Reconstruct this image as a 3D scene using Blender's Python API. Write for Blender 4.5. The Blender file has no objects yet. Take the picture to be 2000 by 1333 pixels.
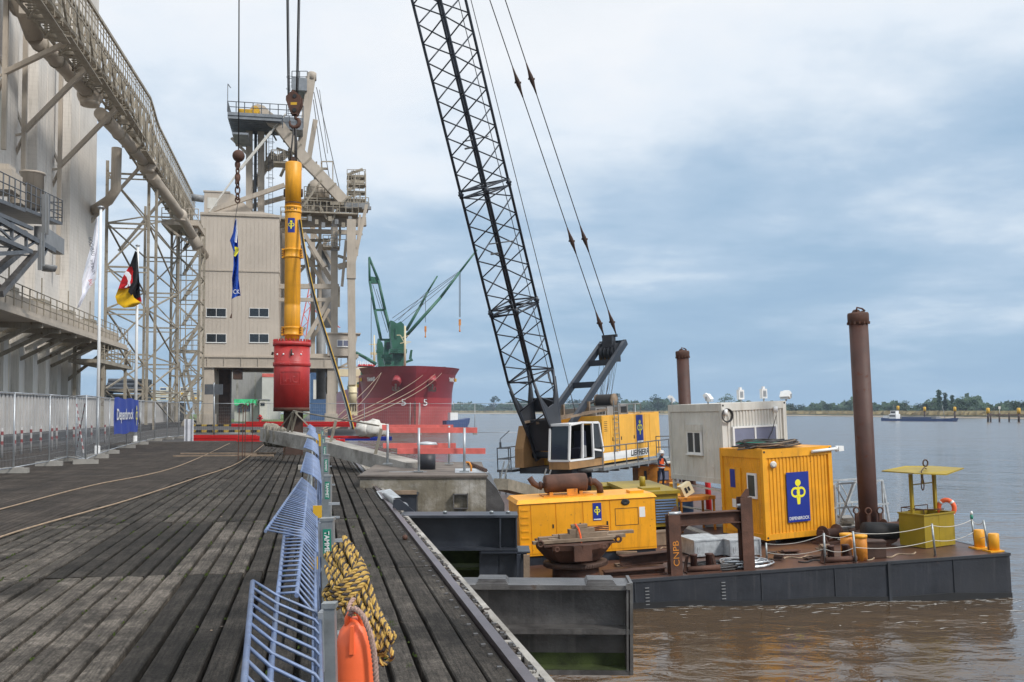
import bpy, math, random
from mathutils import Matrix, Vector, noise
R = math.radians
random.seed(7)
scene = bpy.context.scene
COL = scene.collection

# ------------------------------------------------------------------ camera
FPX, PITCH = 1900.0, R(2.0)
CAMH = 1.55
PY0 = 802 - FPX*math.tan(PITCH)
cam_d = bpy.data.cameras.new('camera'); cam = bpy.data.objects.new('camera', cam_d); COL.objects.link(cam)
cam.location = (0, 0, CAMH); cam.rotation_euler = (R(90)+PITCH, 0, 0)
cam_d.sensor_width = 36; cam_d.lens = 36*FPX/2000; cam_d.shift_y = (PY0-666.5)/2000
cam_d.clip_start = .05; cam_d.clip_end = 20000
scene.camera = cam
scene.render.resolution_x = 1024; scene.render.resolution_y = 682

# ------------------------------------------------------------------ world
SUN_EL, SUN_AZ = R(42), R(128)      # azimuth measured clockwise from +Y
w = bpy.data.worlds.new('World'); scene.world = w; w.use_nodes = True
nt = w.node_tree; nt.nodes.clear(); N = nt.nodes.new; L = nt.links.new
out = N('ShaderNodeOutputWorld'); bg = N('ShaderNodeBackground'); bg.inputs[1].default_value = .1
sky = N('ShaderNodeTexSky'); sky.sky_type = 'NISHITA'; sky.sun_disc = False
sky.sun_elevation = SUN_EL; sky.sun_rotation = SUN_AZ
tc = N('ShaderNodeTexCoord'); nrm = N('ShaderNodeVectorMath'); nrm.operation = 'NORMALIZE'
L(tc.outputs['Generated'], nrm.inputs[0])
sep = N('ShaderNodeSeparateXYZ'); L(nrm.outputs[0], sep.inputs[0])
def wmath(op, a, b=None, c=None):
    m = N('ShaderNodeMath'); m.operation = op
    for i, v in enumerate((a, b, c)):
        if v is None: continue
        if isinstance(v, (int, float)): m.inputs[i].default_value = v
        else: L(v, m.inputs[i])
    return m.outputs[0]
zc = wmath('ADD', wmath('MAXIMUM', sep.outputs[2], 0), .13)
cx_ = wmath('DIVIDE', sep.outputs[0], zc); cy_ = wmath('DIVIDE', sep.outputs[1], zc)
cmb = N('ShaderNodeCombineXYZ'); L(cx_, cmb.inputs[0]); L(wmath('MULTIPLY', cy_, 1.0), cmb.inputs[1])
n1 = N('ShaderNodeTexNoise'); n1.inputs['Scale'].default_value = .75; n1.inputs['Detail'].default_value = 7; n1.inputs['Roughness'].default_value = .52
n1.inputs['Distortion'].default_value = .35
L(cmb.outputs[0], n1.inputs['Vector'])
nf = N('ShaderNodeTexNoise'); nf.inputs['Scale'].default_value = 2.6; nf.inputs['Detail'].default_value = 6; nf.inputs['Roughness'].default_value = .6
L(cmb.outputs[0], nf.inputs['Vector'])
el = wmath('ADD', wmath('ADD', wmath('MULTIPLY_ADD', sep.outputs[2], 1.75, .045), wmath('MULTIPLY', wmath('SUBTRACT', n1.outputs[0], .5), 1.35)),
           wmath('ADD', wmath('MULTIPLY', wmath('SUBTRACT', nf.outputs[0], .5), .38), wmath('MULTIPLY', sep.outputs[0], -.10)))
rp = N('ShaderNodeValToRGB'); L(el, rp.inputs[0]); e = rp.color_ramp.elements
e[0].position = 0; e[0].color = (.31, .46, .64, 1); e[1].position = 1; e[1].color = (.80, .85, .90, 1)
for p, c in ((.17, (.35, .50, .67, 1)), (.32, (.45, .585, .74, 1)), (.44, (.62, .725, .84, 1)), (.56, (.78, .85, .93, 1)), (.75, (.88, .91, .95, 1))):
    x = e.new(p); x.color = c
sc_ = N('ShaderNodeVectorMath'); sc_.operation = 'SCALE'; sc_.inputs[3].default_value = 10.0; L(rp.outputs[0], sc_.inputs[0]); zen = wmath('MULTIPLY_ADD', wmath('MAXIMUM', wmath('SUBTRACT', sep.outputs[2], .42), 0), 14.0, 10.0); L(zen, sc_.inputs[3])
mx = N('ShaderNodeMix'); mx.data_type = 'RGBA'; mx.inputs[0].default_value = .95
L(sky.outputs[0], mx.inputs[6]); L(sc_.outputs[0], mx.inputs[7])
L(mx.outputs[2], bg.inputs[0]); L(bg.outputs[0], out.inputs[0])

sd = bpy.data.lights.new('sun', 'SUN'); sd.energy = 2.6; sd.angle = R(10); sd.color = (1, .96, .9)
sun = bpy.data.objects.new('sun', sd); COL.objects.link(sun)
dirv = Vector((math.sin(SUN_AZ)*math.cos(SUN_EL), math.cos(SUN_AZ)*math.cos(SUN_EL), math.sin(SUN_EL)))
sun.rotation_euler = dirv.to_track_quat('Z', 'Y').to_euler(); sun.location = (20, -20, 60)
scene.view_settings.view_transform = 'Standard'; scene.view_settings.look = 'None'
scene.view_settings.exposure = .1; scene.view_settings.gamma = 1

# ------------------------------------------------------------------ picture geometry
def ray(px, py):
    a = (px-1000)/FPX; b = (PY0-py)/FPX
    y = math.cos(PITCH)-b*math.sin(PITCH); z = math.sin(PITCH)+b*math.cos(PITCH)
    return a/y, z/y
def at(px, py, D):
    a, b = ray(px, py); return Vector((a*D, D, CAMH+b*D))
def gz(px, py, z=0.0):
    a, b = ray(px, py); D = (z-CAMH)/b; return Vector((a*D, D, z))
TH = math.atan(385/FPX); CT, ST = math.cos(TH), math.sin(TH)
Q = Matrix.Rotation(TH, 4, 'Z')          # quay frame: x = across the quay (r), y = along it (s)
def toq(p): return Vector((p[0]*CT+p[1]*ST, -p[0]*ST+p[1]*CT, p[2]))
def fq(r, s, z=0): return Vector((r*CT-s*ST, r*ST+s*CT, z))
def ps(px, py, S):                        # pixel -> quay coordinates on the plane s = S
    a, b = ray(px, py); D = S/(-a*ST+CT); return Vector((a*D*CT+D*ST, S, CAMH+b*D))
def pr(px, py, RR):                       # pixel -> quay coordinates on the plane r = RR
    a, b = ray(px, py); D = RR/(a*CT+ST); return Vector((RR, -a*D*ST+D*CT, CAMH+b*D))
I4 = Matrix.Identity(4)
def frame(p, yaw=0, roll=0):              # yaw about z, then list about the local long (y) axis
    return Matrix.Translation(p) @ Matrix.Rotation(R(yaw), 4, 'Z') @ Matrix.Rotation(R(roll), 4, 'Y')

# ------------------------------------------------------------------ mesh builder
class MB:
    def __init__(s, M=I4): s.v = []; s.f = []; s.mi = []; s.sm = []; s.M = M; s.cur = 0; s.tone = []; s.t = 1.0
    def add(s, vs, fs, smooth=False):
        o = len(s.v); s.v.extend(Vector(x) for x in vs)
        for f in fs: s.f.append(tuple(o+i for i in f)); s.mi.append(s.cur); s.sm.append(smooth); s.tone.append(s.t)
        return s
    def box(s, c, d, rot=None):
        x, y, z = d[0]/2, d[1]/2, d[2]/2
        vs = [Vector(p) for p in ((-x,-y,-z),(x,-y,-z),(x,y,-z),(-x,y,-z),(-x,-y,z),(x,-y,z),(x,y,z),(-x,y,z))]
        if rot is not None: vs = [rot @ v for v in vs]
        c = Vector(c)
        return s.add([v+c for v in vs], [(0,3,2,1),(4,5,6,7),(0,1,5,4),(1,2,6,5),(2,3,7,6),(3,0,4,7)])
    def bb(s, a, b):                      # box from min to max corner
        return s.box([(a[i]+b[i])/2 for i in range(3)], [abs(b[i]-a[i]) for i in range(3)])
    def bar(s, a, b, w, h=None, up=(0,0,1)):
        a, b = Vector(a), Vector(b); h = h or w; d = b-a
        if d.length < 1e-6: return s
        y = d.normalized(); u = Vector(up)
        if abs(y.dot(u)) > .98: u = Vector((1,0,0)) if abs(y.x) < .9 else Vector((0,1,0))
        x = y.cross(u).normalized(); z = x.cross(y)
        vs = [p+x*i*w/2+z*j*h/2 for p in (a, b) for i, j in ((-1,-1),(1,-1),(1,1),(-1,1))]
        return s.add(vs, [(0,1,2,3),(7,6,5,4),(0,4,5,1),(1,5,6,2),(2,6,7,3),(3,7,4,0)])
    def poly(s, pts, r, n=8, cap=True, closed=False):
        pts = [Vector(p) for p in pts]; k = len(pts); rr = r if isinstance(r, (list, tuple)) else [r]*k
        rings = []; prev = None
        for i, p in enumerate(pts):
            if closed: d = pts[(i+1) % k]-pts[i-1]
            else: d = pts[min(i+1, k-1)]-pts[max(i-1, 0)]
            d = d.normalized() if d.length > 1e-9 else Vector((0,0,1))
            if prev is None:
                u = Vector((0,0,1)) if abs(d.z) < .9 else Vector((1,0,0)); x = d.cross(u).normalized()
            else:
                x = (prev-d*prev.dot(d)); x = x.normalized() if x.length > 1e-6 else d.orthogonal().normalized()
            prev = x; y = d.cross(x)
            rings.append([p+(x*math.cos(t)+y*math.sin(t))*rr[i] for t in (2*math.pi*j/n for j in range(n))])
        vs = [v for ring in rings for v in ring]; fs = []
        m = k if closed else k-1
        for i in range(m):
            i2 = (i+1) % k
            for j in range(n):
                j2 = (j+1) % n; fs.append((i*n+j, i*n+j2, i2*n+j2, i2*n+j))
        s.add(vs, fs, n >= 6)
        if cap and not closed:
            o = len(s.v)-len(vs)
            for f in (tuple(range(n))[::-1], tuple(range((k-1)*n, k*n))):
                s.f.append(tuple(o+i for i in f)); s.mi.append(s.cur); s.sm.append(False); s.tone.append(s.t)
        return s
    def tube(s, a, b, r, n=8, r2=None): return s.poly([a, b], [r, r if r2 is None else r2], n)
    def lathe(s, prof, c=(0,0,0), n=24, axis='z', cap=True, smooth=True):
        c = Vector(c); vs = []; k = len(prof)
        for r, h in prof:
            for j in range(n):
                t = 2*math.pi*j/n; a, b = r*math.cos(t), r*math.sin(t)
                vs.append(c+Vector((a,b,h) if axis == 'z' else (a,h,b) if axis == 'y' else (h,a,b)))
        fs = [(i*n+j, i*n+(j+1) % n, (i+1)*n+(j+1) % n, (i+1)*n+j) for i in range(k-1) for j in range(n)]
        if axis == 'y': fs = [f[::-1] for f in fs]
        s.add(vs, fs, smooth)
        if cap:
            o = len(s.v)-len(vs)
            for f in (tuple(range(n))[::-1], tuple(range((k-1)*n, k*n))):
                s.f.append(tuple(o+i for i in f)); s.mi.append(s.cur); s.sm.append(False); s.tone.append(s.t)
        return s
    def prism(s, pts, t, off=(0,0,0), plane='xz'):   # outline in a plane, extruded +-t/2 across it
        n = len(pts); vs = []
        for q in (-t/2, t/2):
            for a, b in pts:
                p = (a, q, b) if plane == 'xz' else (q, a, b) if plane == 'yz' else (a, b, q)
                vs.append(Vector(p)+Vector(off))
        fs = [tuple(range(n)), tuple(range(2*n-1, n-1, -1))]
        fs += [(i, (i+1) % n, n+(i+1) % n, n+i)[::-1] for i in range(n)]
        return s.add(vs, fs)
    def quad(s, *p): return s.add(p, [tuple(range(len(p)))])
    def ball(s, c, r, n=12, sz=1.0):
        prof = [(max(r*math.sin(math.pi*i/(n//2)), 1e-4), -r*sz*math.cos(math.pi*i/(n//2))) for i in range(n//2+1)]
        return s.lathe(prof, c, n, cap=False)
    def ibeam(s, a, b, w, h, tf=.02, tw=.015, up=(0,0,1)):
        a, b = Vector(a), Vector(b); y = (b-a).normalized(); u = Vector(up); x = y.cross(u).normalized(); z = x.cross(y)
        s.bar(a+z*(h/2-tf/2), b+z*(h/2-tf/2), w, tf, z); s.bar(a-z*(h/2-tf/2), b-z*(h/2-tf/2), w, tf, z)
        return s.bar(a, b, tw, h-2*tf, z)
    def rail(s, pts, h=1.1, step=1.5, r=.022, rails=(.5, 1.0), up=Vector((0,0,1)), n=4):
        pts = [Vector(p) for p in pts]
        for a, b in zip(pts, pts[1:]):
            for k in rails: s.tube(a+up*h*k, b+up*h*k, r, n)
            m = max(1, round((b-a).length/step))
            for i in range(m+1): p = a.lerp(b, i/m); s.tube(p, p+up*h, r*1.1, n)
        return s
    def build(s, name, mats, parent=None, **kw):
        mats = mats if isinstance(mats, (list, tuple)) else [mats]
        off = parent['_w'] if parent is not None and '_w' in parent else None
        off = Vector(WP.get(parent.name, (0,0,0))) if parent is not None else Vector((0,0,0))
        loc = Vector((0,0,0))
        vs = [s.M @ v for v in s.v]
        if parent is None and vs:        # top-level mesh: origin at the base centre
            mn = [min(v[i] for v in vs) for i in range(3)]; mxx = [max(v[i] for v in vs) for i in range(3)]
            loc = Vector(((mn[0]+mxx[0])/2, (mn[1]+mxx[1])/2, mn[2])) if not kw.pop('origin0', False) else loc
            off = loc
        me = bpy.data.meshes.new(name); me.from_pydata([v-off for v in vs], [], s.f)
        for m in mats: me.materials.append(m)
        me.polygons.foreach_set('material_index', s.mi); me.polygons.foreach_set('use_smooth', s.sm)
        if any(t != 1.0 for t in s.tone):
            at_ = me.attributes.new('tone', 'FLOAT', 'FACE'); at_.data.foreach_set('value', s.tone)
        me.update()
        o = bpy.data.objects.new(name, me); COL.objects.link(o); o.location = loc
        if parent is not None: o.parent = parent
        WP[o.name] = tuple(off)
        if kw: tag(o, **kw)
        return o
WP = {}                                   # world position of each object's origin, for parenting
def tag(o, label=None, cat=None, group=None, kind=None):
    if label: o['label'] = label
    if cat: o['category'] = cat
    if group: o['group'] = group
    if kind: o['kind'] = kind
    return o
def thing(name, label, cat, p, group=None):
    o = bpy.data.objects.new(name, None); COL.objects.link(o); o.location = Vector(p); o.empty_display_size = .2
    WP[o.name] = tuple(Vector(p)); return tag(o, label, cat, group)
KIDS = {}
def copy_tree(o, loc=None, rot=None, label=None, parent=None):
    c = o.copy(); COL.objects.link(c)
    if parent is not None: c.parent = parent
    if loc is not None: c.location = loc
    if rot is not None: c.rotation_euler = rot
    if label: c['label'] = label
    for ch in list(o.children):
        copy_tree(ch, parent=c)
    WP[c.name] = tuple(c.location)
    return c

# ------------------------------------------------------------------ materials
def mat(name, col, rough=.6, metal=0.0, var=.18, scale=2.0, bump=.12, bscale=None, rust=0.0, rcol=(.13,.05,.022), rscale=2.5,
        streak=0.0, scol=None, spec=.5, tone=False, zstretch=1.0, dirt=None, emit=None, speck=0, chip=None, lines=0, grain=0):
    m = bpy.data.materials.new(name); m.use_nodes = True; t = m.node_tree; b = t.nodes['Principled BSDF']
    n = t.nodes.new; l = t.links.new
    b.inputs['Roughness'].default_value = rough; b.inputs['Metallic'].default_value = metal; b.inputs['Specular IOR Level'].default_value = spec
    tc = n('ShaderNodeTexCoord'); mp = n('ShaderNodeMapping'); mp.inputs['Scale'].default_value = (1, 1, zstretch); l(tc.outputs['Object'], mp.inputs[0])
    def noi(sc, det=5, ro=.6, vec=None):
        x = n('ShaderNodeTexNoise'); x.inputs['Scale'].default_value = sc; x.inputs['Detail'].default_value = det; x.inputs['Roughness'].default_value = ro
        l(vec or mp.outputs[0], x.inputs['Vector']); return x.outputs[0]
    def mr(v, a, c, d=0.0, e=1.0):
        x = n('ShaderNodeMapRange'); x.inputs[1].default_value = a; x.inputs[2].default_value = c; x.inputs[3].default_value = d; x.inputs[4].default_value = e
        l(v, x.inputs[0]); return x.outputs[0]
    def mul(v, k):
        x = n('ShaderNodeVectorMath'); x.operation = 'SCALE'
        if isinstance(v, tuple): x.inputs[0].default_value = v[:3]
        else: l(v, x.inputs[0])
        l(k, x.inputs[3]); return x.outputs[0]
    def mixc(f, a, c):
        x = n('ShaderNodeMix'); x.data_type = 'RGBA'; l(f, x.inputs[0])
        for v, i in ((a, 6), (c, 7)):
            if isinstance(v, tuple): x.inputs[i].default_value = (*v[:3], 1)
            else: l(v, x.inputs[i])
        return x.outputs[2]
    base = mul(col, mr(noi(scale), .3, .7, 1-var, 1+var))
    if speck: base = mul(base, mr(noi(70, 3, .8), .35, .68, 1-speck, 1+speck)); base = mul(base, mr(noi(16, 4, .7), .35, .65, 1-speck*.5, 1+speck*.5))
    if tone:
        a = n('ShaderNodeAttribute'); a.attribute_name = 'tone'; base = mul(base, a.outputs['Fac'])
    if dirt: base = mixc(mr(noi(scale*.45, 6, .7), .48, .68, 0, dirt[1]), base, dirt[0])
    if streak:
        mp2 = n('ShaderNodeMapping'); mp2.inputs['Scale'].default_value = (1, 1, .06); l(tc.outputs['Object'], mp2.inputs[0])
        base = mixc(mr(noi(9, 4, .65, mp2.outputs[0]), .52, .72, 0, streak), base, scol or (col[0]*.35, col[1]*.32, col[2]*.3))
    gv = None
    if grain:
        mg = n('ShaderNodeMapping'); mg.inputs['Rotation'].default_value = (0, 0, -TH); l(tc.outputs['Object'], mg.inputs[0])
        mg2 = n('ShaderNodeMapping'); mg2.inputs['Scale'].default_value = (1, .045, 1); l(mg.outputs[0], mg2.inputs[0])
        gv = noi(55, 6, .75, mg2.outputs[0]); base = mul(base, mr(gv, .36, .62, 1-grain, 1+grain*.7))
        base = mul(base, mr(noi(.8, 6, .75), .35, .62, .72, 1.3))
    if lines:
        wv = n('ShaderNodeTexWave'); wv.bands_direction = 'Z'; wv.inputs['Scale'].default_value = lines; wv.inputs['Distortion'].default_value = .4; wv.inputs['Detail'].default_value = 2; l(tc.outputs['Object'], wv.inputs[0])
        base = mul(base, mr(wv.outputs['Fac'], 0, .3, .955, 1.0))
    if chip:
        base = mixc(mr(noi(chip[1], 5, .75), chip[2], chip[2]+.03), base, chip[0])
    if rust:
        f = mr(noi(rscale, 8, .72), .72-.35*rust, .80-.35*rust)
        base = mixc(f, base, mixc(noi(rscale*5, 3), rcol, (rcol[0]*2.1, rcol[1]*1.9, rcol[2]*1.6)))
        x = n('ShaderNodeMapRange'); l(f, x.inputs[0]); x.inputs[3].default_value = rough; x.inputs[4].default_value = .9; l(x.outputs[0], b.inputs['Roughness'])
    l(base, b.inputs['Base Color'])
    if bump:
        bp = n('ShaderNodeBump'); bp.inputs['Strength'].default_value = bump; bp.inputs['Distance'].default_value = .02
        l(noi(bscale or scale*12, 6, .65), bp.inputs['Height']); l(bp.outputs[0], b.inputs['Normal'])
    if emit: b.inputs['Emission Color'].default_value = (*emit[0], 1); b.inputs['Emission Strength'].default_value = emit[1]
    return m
M = {}
def dm(k, *a, **kw): M[k] = mat(k, *a, **kw)
dm('beige', (.43,.375,.31), .65, var=.14, scale=.6, streak=.35, scol=(.2,.16,.12), rust=.12, bscale=20)
dm('beige_dark', (.30,.265,.21), .7, var=.3, scale=.8, rust=.42, rcol=(.07,.045,.025), streak=.4)
dm('beige_wall', (.50,.44,.375), .55, var=.1, scale=.25, streak=.32, scol=(.3,.26,.2), bump=.03)
dm('concrete_silo', (.62,.585,.54), .85, var=.12, scale=.25, lines=1.1, streak=.6, scol=(.27,.245,.215), bump=.25, bscale=3)
dm('concrete_silo_low', (.72,.69,.64), .85, var=.12, scale=.3, streak=.5, scol=(.3,.28,.22), bump=.2, bscale=3)
dm('concrete', (.30,.285,.26), .85, var=.25, scale=1.2, bump=.5, bscale=14, dirt=((.10,.09,.07), .8), streak=.3)
dm('concrete_pale', (.33,.31,.28), .85, var=.3, scale=2, bump=.6, bscale=30, dirt=((.12,.105,.085), .9)); dm('grit', (.075,.06,.05), .95, var=.5, scale=6, bump=1, bscale=30, speck=.5)
dm('head_top', (.16,.135,.115), .85, var=.35, scale=1.3, bump=.6, bscale=20, dirt=((.07,.058,.05), .9))
dm('concrete_old', (.17,.148,.11), .85, var=.35, scale=1.8, bump=.9, bscale=9, dirt=((.46,.44,.41), .95), streak=.6, scol=(.08,.065,.04), rust=.22, rcol=(.12,.065,.03))
dm('plank', (.072,.062,.052), .82, spec=.22, var=.45, scale=2.2, bump=1.0, bscale=60, tone=True, dirt=((.014,.012,.010), .85), speck=.55, grain=.55)
dm('plank_fine', (.060,.049,.041), .85, spec=.22, var=.45, scale=1.2, bump=1.0, bscale=60, tone=True, speck=.45, dirt=((.03,.026,.024), .6))
dm('asphalt', (.06,.056,.055), .85, var=.2, scale=.4, bump=.4, bscale=30)
dm('moss', (.055,.085,.012), .9, var=.5, scale=30, bump=0)
dm('rail_steel', (.16,.13,.135), .32, metal=.75, var=.25, scale=3, bump=.1)
dm('dark_gap', (.015,.014,.012), .95, bump=0)
dm('galv', (.42,.44,.46), .45, metal=.65, var=.2, scale=5, bump=.08)
dm('galv_box', (.47,.50,.52), .5, metal=.35, var=.25, scale=6, bump=.06, dirt=((.25,.26,.27), .6))
dm('galv_dark', (.125,.135,.15), .55, metal=.3, var=.25, scale=1.5, rust=.18)
dm('white_paint', (.74,.74,.73), .45, var=.06, scale=3, bump=.03)
dm('white_box', (.60,.585,.54), .5, var=.12, scale=1.2, streak=.4, scol=(.33,.27,.19), rust=.24, rcol=(.20,.085,.03), bump=.05)
dm('yellow', (.76,.34,.014), .45, var=.16, scale=1.5, streak=.5, scol=(.36,.17,.03), rust=.2, rcol=(.14,.05,.02), rscale=5, bump=.05, chip=((.13,.06,.03), 12, .665))
dm('yellow_gen', (.82,.35,.010), .4, var=.14, scale=1.2, streak=.42, scol=(.40,.17,.02), rust=.27, rcol=(.12,.045,.02), rscale=7, bump=.04, chip=((.13,.05,.02), 16, .66))
dm('yellow_crane', (.76,.40,.05), .4, var=.1, scale=1.2, bump=.04, streak=.3, scol=(.45,.25,.07)); dm('tan_dusty_shaded', (.36,.20,.08), .6, var=.2, scale=1.5, bump=.08, streak=.4, scol=(.2,.12,.06), dirt=((.2,.12,.06), .6))  # tan: dusty crane yellow with the front block's shade put into the colour
dm('orange_rusty', (.60,.22,.02), .6, var=.25, scale=3, rust=.5, rcol=(.16,.055,.02), bump=.2)
dm('yellow_band', (.62,.36,.02), .6, var=.2, scale=3, rust=.2, bump=.1); dm('yellow_dirty', (.38,.25,.04), .7, var=.4, scale=2, rust=.4, bump=.1)
dm('olive', (.30,.212,.012), .5, var=.15, scale=1.5, streak=.5, scol=(.16,.14,.02), rust=.2, rcol=(.10,.05,.02), bump=.1)
dm('blue_sign', (.012,.03,.25), .4, var=.06, bump=0)
dm('sign_yellow', (.80,.72,.03), .4, var=.03, bump=0)
dm('red_ihc', (.42,.030,.028), .42, var=.2, scale=1.4, streak=.35, scol=(.22,.02,.02), rust=.18, rcol=(.13,.05,.03), rscale=3, bump=.12, chip=((.55,.35,.30), 9, .655))
dm('red_paint', (.50,.012,.012), .5, var=.15, scale=2, bump=.05, streak=.2)
dm('red_timber', (.62,.13,.11), .75, var=.22, scale=3, bump=.4, bscale=40, dirt=((.28,.07,.05), .6))
dm('rust', (.085,.038,.024), .75, var=.45, scale=2.5, bump=.5, bscale=25, rust=.35, rcol=(.075,.026,.014), rscale=3)
dm('rust_spud', (.064,.026,.018), .6, var=.3, scale=1.3, bump=.35, bscale=18, rust=.4, rcol=(.055,.02,.012), rscale=4, streak=.5, scol=(.035,.014,.009))
dm('rust_dark', (.060,.032,.022), .7, var=.4, scale=2.5, bump=.4)
dm('rust_deck', (.085,.040,.026), .45, var=.45, scale=1.1, bump=.3, bscale=12, dirt=((.06,.03,.02), .8))
dm('hull_black', (.021,.023,.029), .42, var=.5, scale=.9, bump=.5, bscale=5, rust=.22, rcol=(.10,.045,.025), streak=.6, scol=(.055,.055,.06), dirt=((.034,.035,.040), .9))
dm('steel_black', (.030,.033,.040), .5, var=.3, scale=1, bump=.1)
dm('steel_beam', (.078,.072,.070), .38, metal=.25, var=.5, scale=2.6, bump=.3, rust=.22, rcol=(.06,.04,.03), streak=.5, scol=(.16,.15,.14), dirt=((.15,.145,.14), .9))
dm('steel_navy', (.022,.026,.036), .38, var=.3, scale=2, bump=.08, dirt=((.06,.065,.075), .7))
dm('algae', (.035,.050,.010), .8, var=.5, scale=5, bump=.4)
dm('boom', (.024,.030,.042), .45, var=.3, scale=.6, bump=.05)
dm('rope_dark', (.045,.042,.042), .7, bump=0)
dm('rope_tan', (.30,.22,.15), .9, var=.25, scale=8, bump=.2)
dm('rope_white', (.55,.53,.48), .9, bump=0)
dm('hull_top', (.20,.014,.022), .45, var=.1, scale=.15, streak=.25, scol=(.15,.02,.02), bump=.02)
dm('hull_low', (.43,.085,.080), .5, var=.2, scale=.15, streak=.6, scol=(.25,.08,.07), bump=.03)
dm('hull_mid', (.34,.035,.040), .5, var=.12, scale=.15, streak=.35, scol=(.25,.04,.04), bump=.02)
dm('ship_green', (.022,.105,.062), .45, var=.2, scale=.2, streak=.3, bump=.02)
dm('cream', (.62,.53,.34), .5, var=.08, scale=.3, bump=.02)
dm('glass_dark', (.022,.026,.03), .12, var=.2, scale=1, bump=0, spec=.7)
dm('glass_blue', (.19,.20,.28), .15, var=.2, scale=1, bump=0, spec=.7)
dm('glass_grey', (.045,.05,.055), .25, var=.3, scale=1, bump=0, spec=.7)
dm('black', (.018,.018,.019), .5, bump=0)
dm('black_rubber', (.02,.02,.021), .8, var=.2, bump=.1)
dm('grey_paint', (.22,.225,.23), .5, var=.15, scale=2, bump=.04)
dm('barrier_blue', (.135,.185,.31), .45, metal=.25, var=.3, scale=14, bump=.1, dirt=((.20,.22,.25), .5), rust=.12, rcol=(.12,.07,.05), rscale=14)
dm('galv_post', (.30,.32,.325), .42, metal=.6, var=.3, scale=10, bump=.06)
dm('label_green', (.015,.20,.13), .4, bump=0)
dm('buoy', (.86,.145,.045), .42, var=.05, scale=5, bump=.06, bscale=60)
dm('orange_vest', (.9,.12,.02), .7, bump=0); dm('navy_cloth', (.02,.025,.05), .85, bump=0); dm('skin', (.5,.28,.2), .6, bump=0)
dm('flag_white', (.88,.88,.93), .8, bump=0); dm('flag_black', (.016,.016,.02), .8, bump=0); dm('flag_red', (.6,.015,.02), .8, bump=0)
dm('flag_gold', (.85,.50,.01), .8, bump=0); dm('flag_blue', (.01,.07,.42), .8, bump=0)
dm('banner', (.022,.055,.33), .6, var=.1, bump=.05)
dm('green_cloth', (.02,.35,.13), .7, bump=0); dm('pale_wall', (.50,.49,.46), .8, var=.1, scale=.5)
dm('grey_wall', (.27,.26,.255), .85, var=.2, scale=.2, streak=.5, bump=.1)
dm('blue_machine', (.05,.10,.20), .6, bump=0)
dm('wood', (.20,.145,.10), .8, var=.35, scale=3, bump=.5, bscale=30)
dm('wood_wrap', (.24,.215,.17), .85, var=.35, scale=3, bump=.6, bscale=14, dirt=((.10,.085,.06), .7))
dm('sheet_plastic', (.55,.56,.60), .45, bump=.1)
dm('red_white', (.65,.65,.63), .5, bump=0)
dm('wall_rib', (.50,.48,.46), .85, var=.15, scale=.5, streak=.5, scol=(.2,.19,.18)); dm('platform_steel', (.20,.22,.245), .6, var=.2, scale=2, rust=.1); dm('foam', (.62,.62,.6), .8, bump=0); dm('post_white', (.38,.37,.36), .7, var=.2, scale=4); dm('post_red', (.22,.03,.03), .7, var=.2, scale=4)
dm('sand', (.36,.30,.22), .9, var=.2, scale=.02, bump=0)
dm('far_grass', (.10,.115,.045), .9, var=.35, scale=.03, bump=0, dirt=((.22,.18,.09), .8))
dm('reeds', (.26,.205,.10), .9, var=.3, scale=.06, bump=0)
dm('grass', (.07,.11,.02), .9, var=.3, scale=2)
for i, c in enumerate(((.035,.068,.022), (.050,.085,.030), (.028,.055,.024))): dm('leaf%d' % i, c, .85, var=.6, scale=.18, bump=0)
dm('bark', (.06,.045,.03), .9, bump=0)
dm('barge_blue', (.03,.06,.17), .5, bump=0)

def text(parent, s, M4, width, height, m, ext=.002, name='lettering', bold=.0, shear=0, slant=0):
    """letters in the local xz plane of M4, facing -y, centred"""
    c = bpy.data.curves.new('t', 'FONT'); c.body = s; c.size = 1; c.extrude = 0; c.offset = bold; c.shear = slant
    o = bpy.data.objects.new('t', c); COL.objects.link(o); bpy.context.view_layer.update()
    me = bpy.data.meshes.new_from_object(o.evaluated_get(bpy.context.evaluated_depsgraph_get()))
    bpy.data.objects.remove(o); bpy.data.curves.remove(c)
    xs = [v.co.x for v in me.vertices]; ys = [v.co.y for v in me.vertices]
    kx = width/(max(xs)-min(xs)); ky = height/(max(ys)-min(ys)); cx, cy = (max(xs)+min(xs))/2, (max(ys)+min(ys))/2
    off = Vector(WP.get(parent.name, (0,0,0)))
    for v in me.vertices: v.co = (M4 @ Vector(((v.co.x-cx)*kx, 0, (v.co.y-cy)*ky)))-off
    me.name = name; me.materials.clear(); me.materials.append(m)
    r = bpy.data.objects.new(name, me); COL.objects.link(r); r.parent = parent; return r
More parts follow.
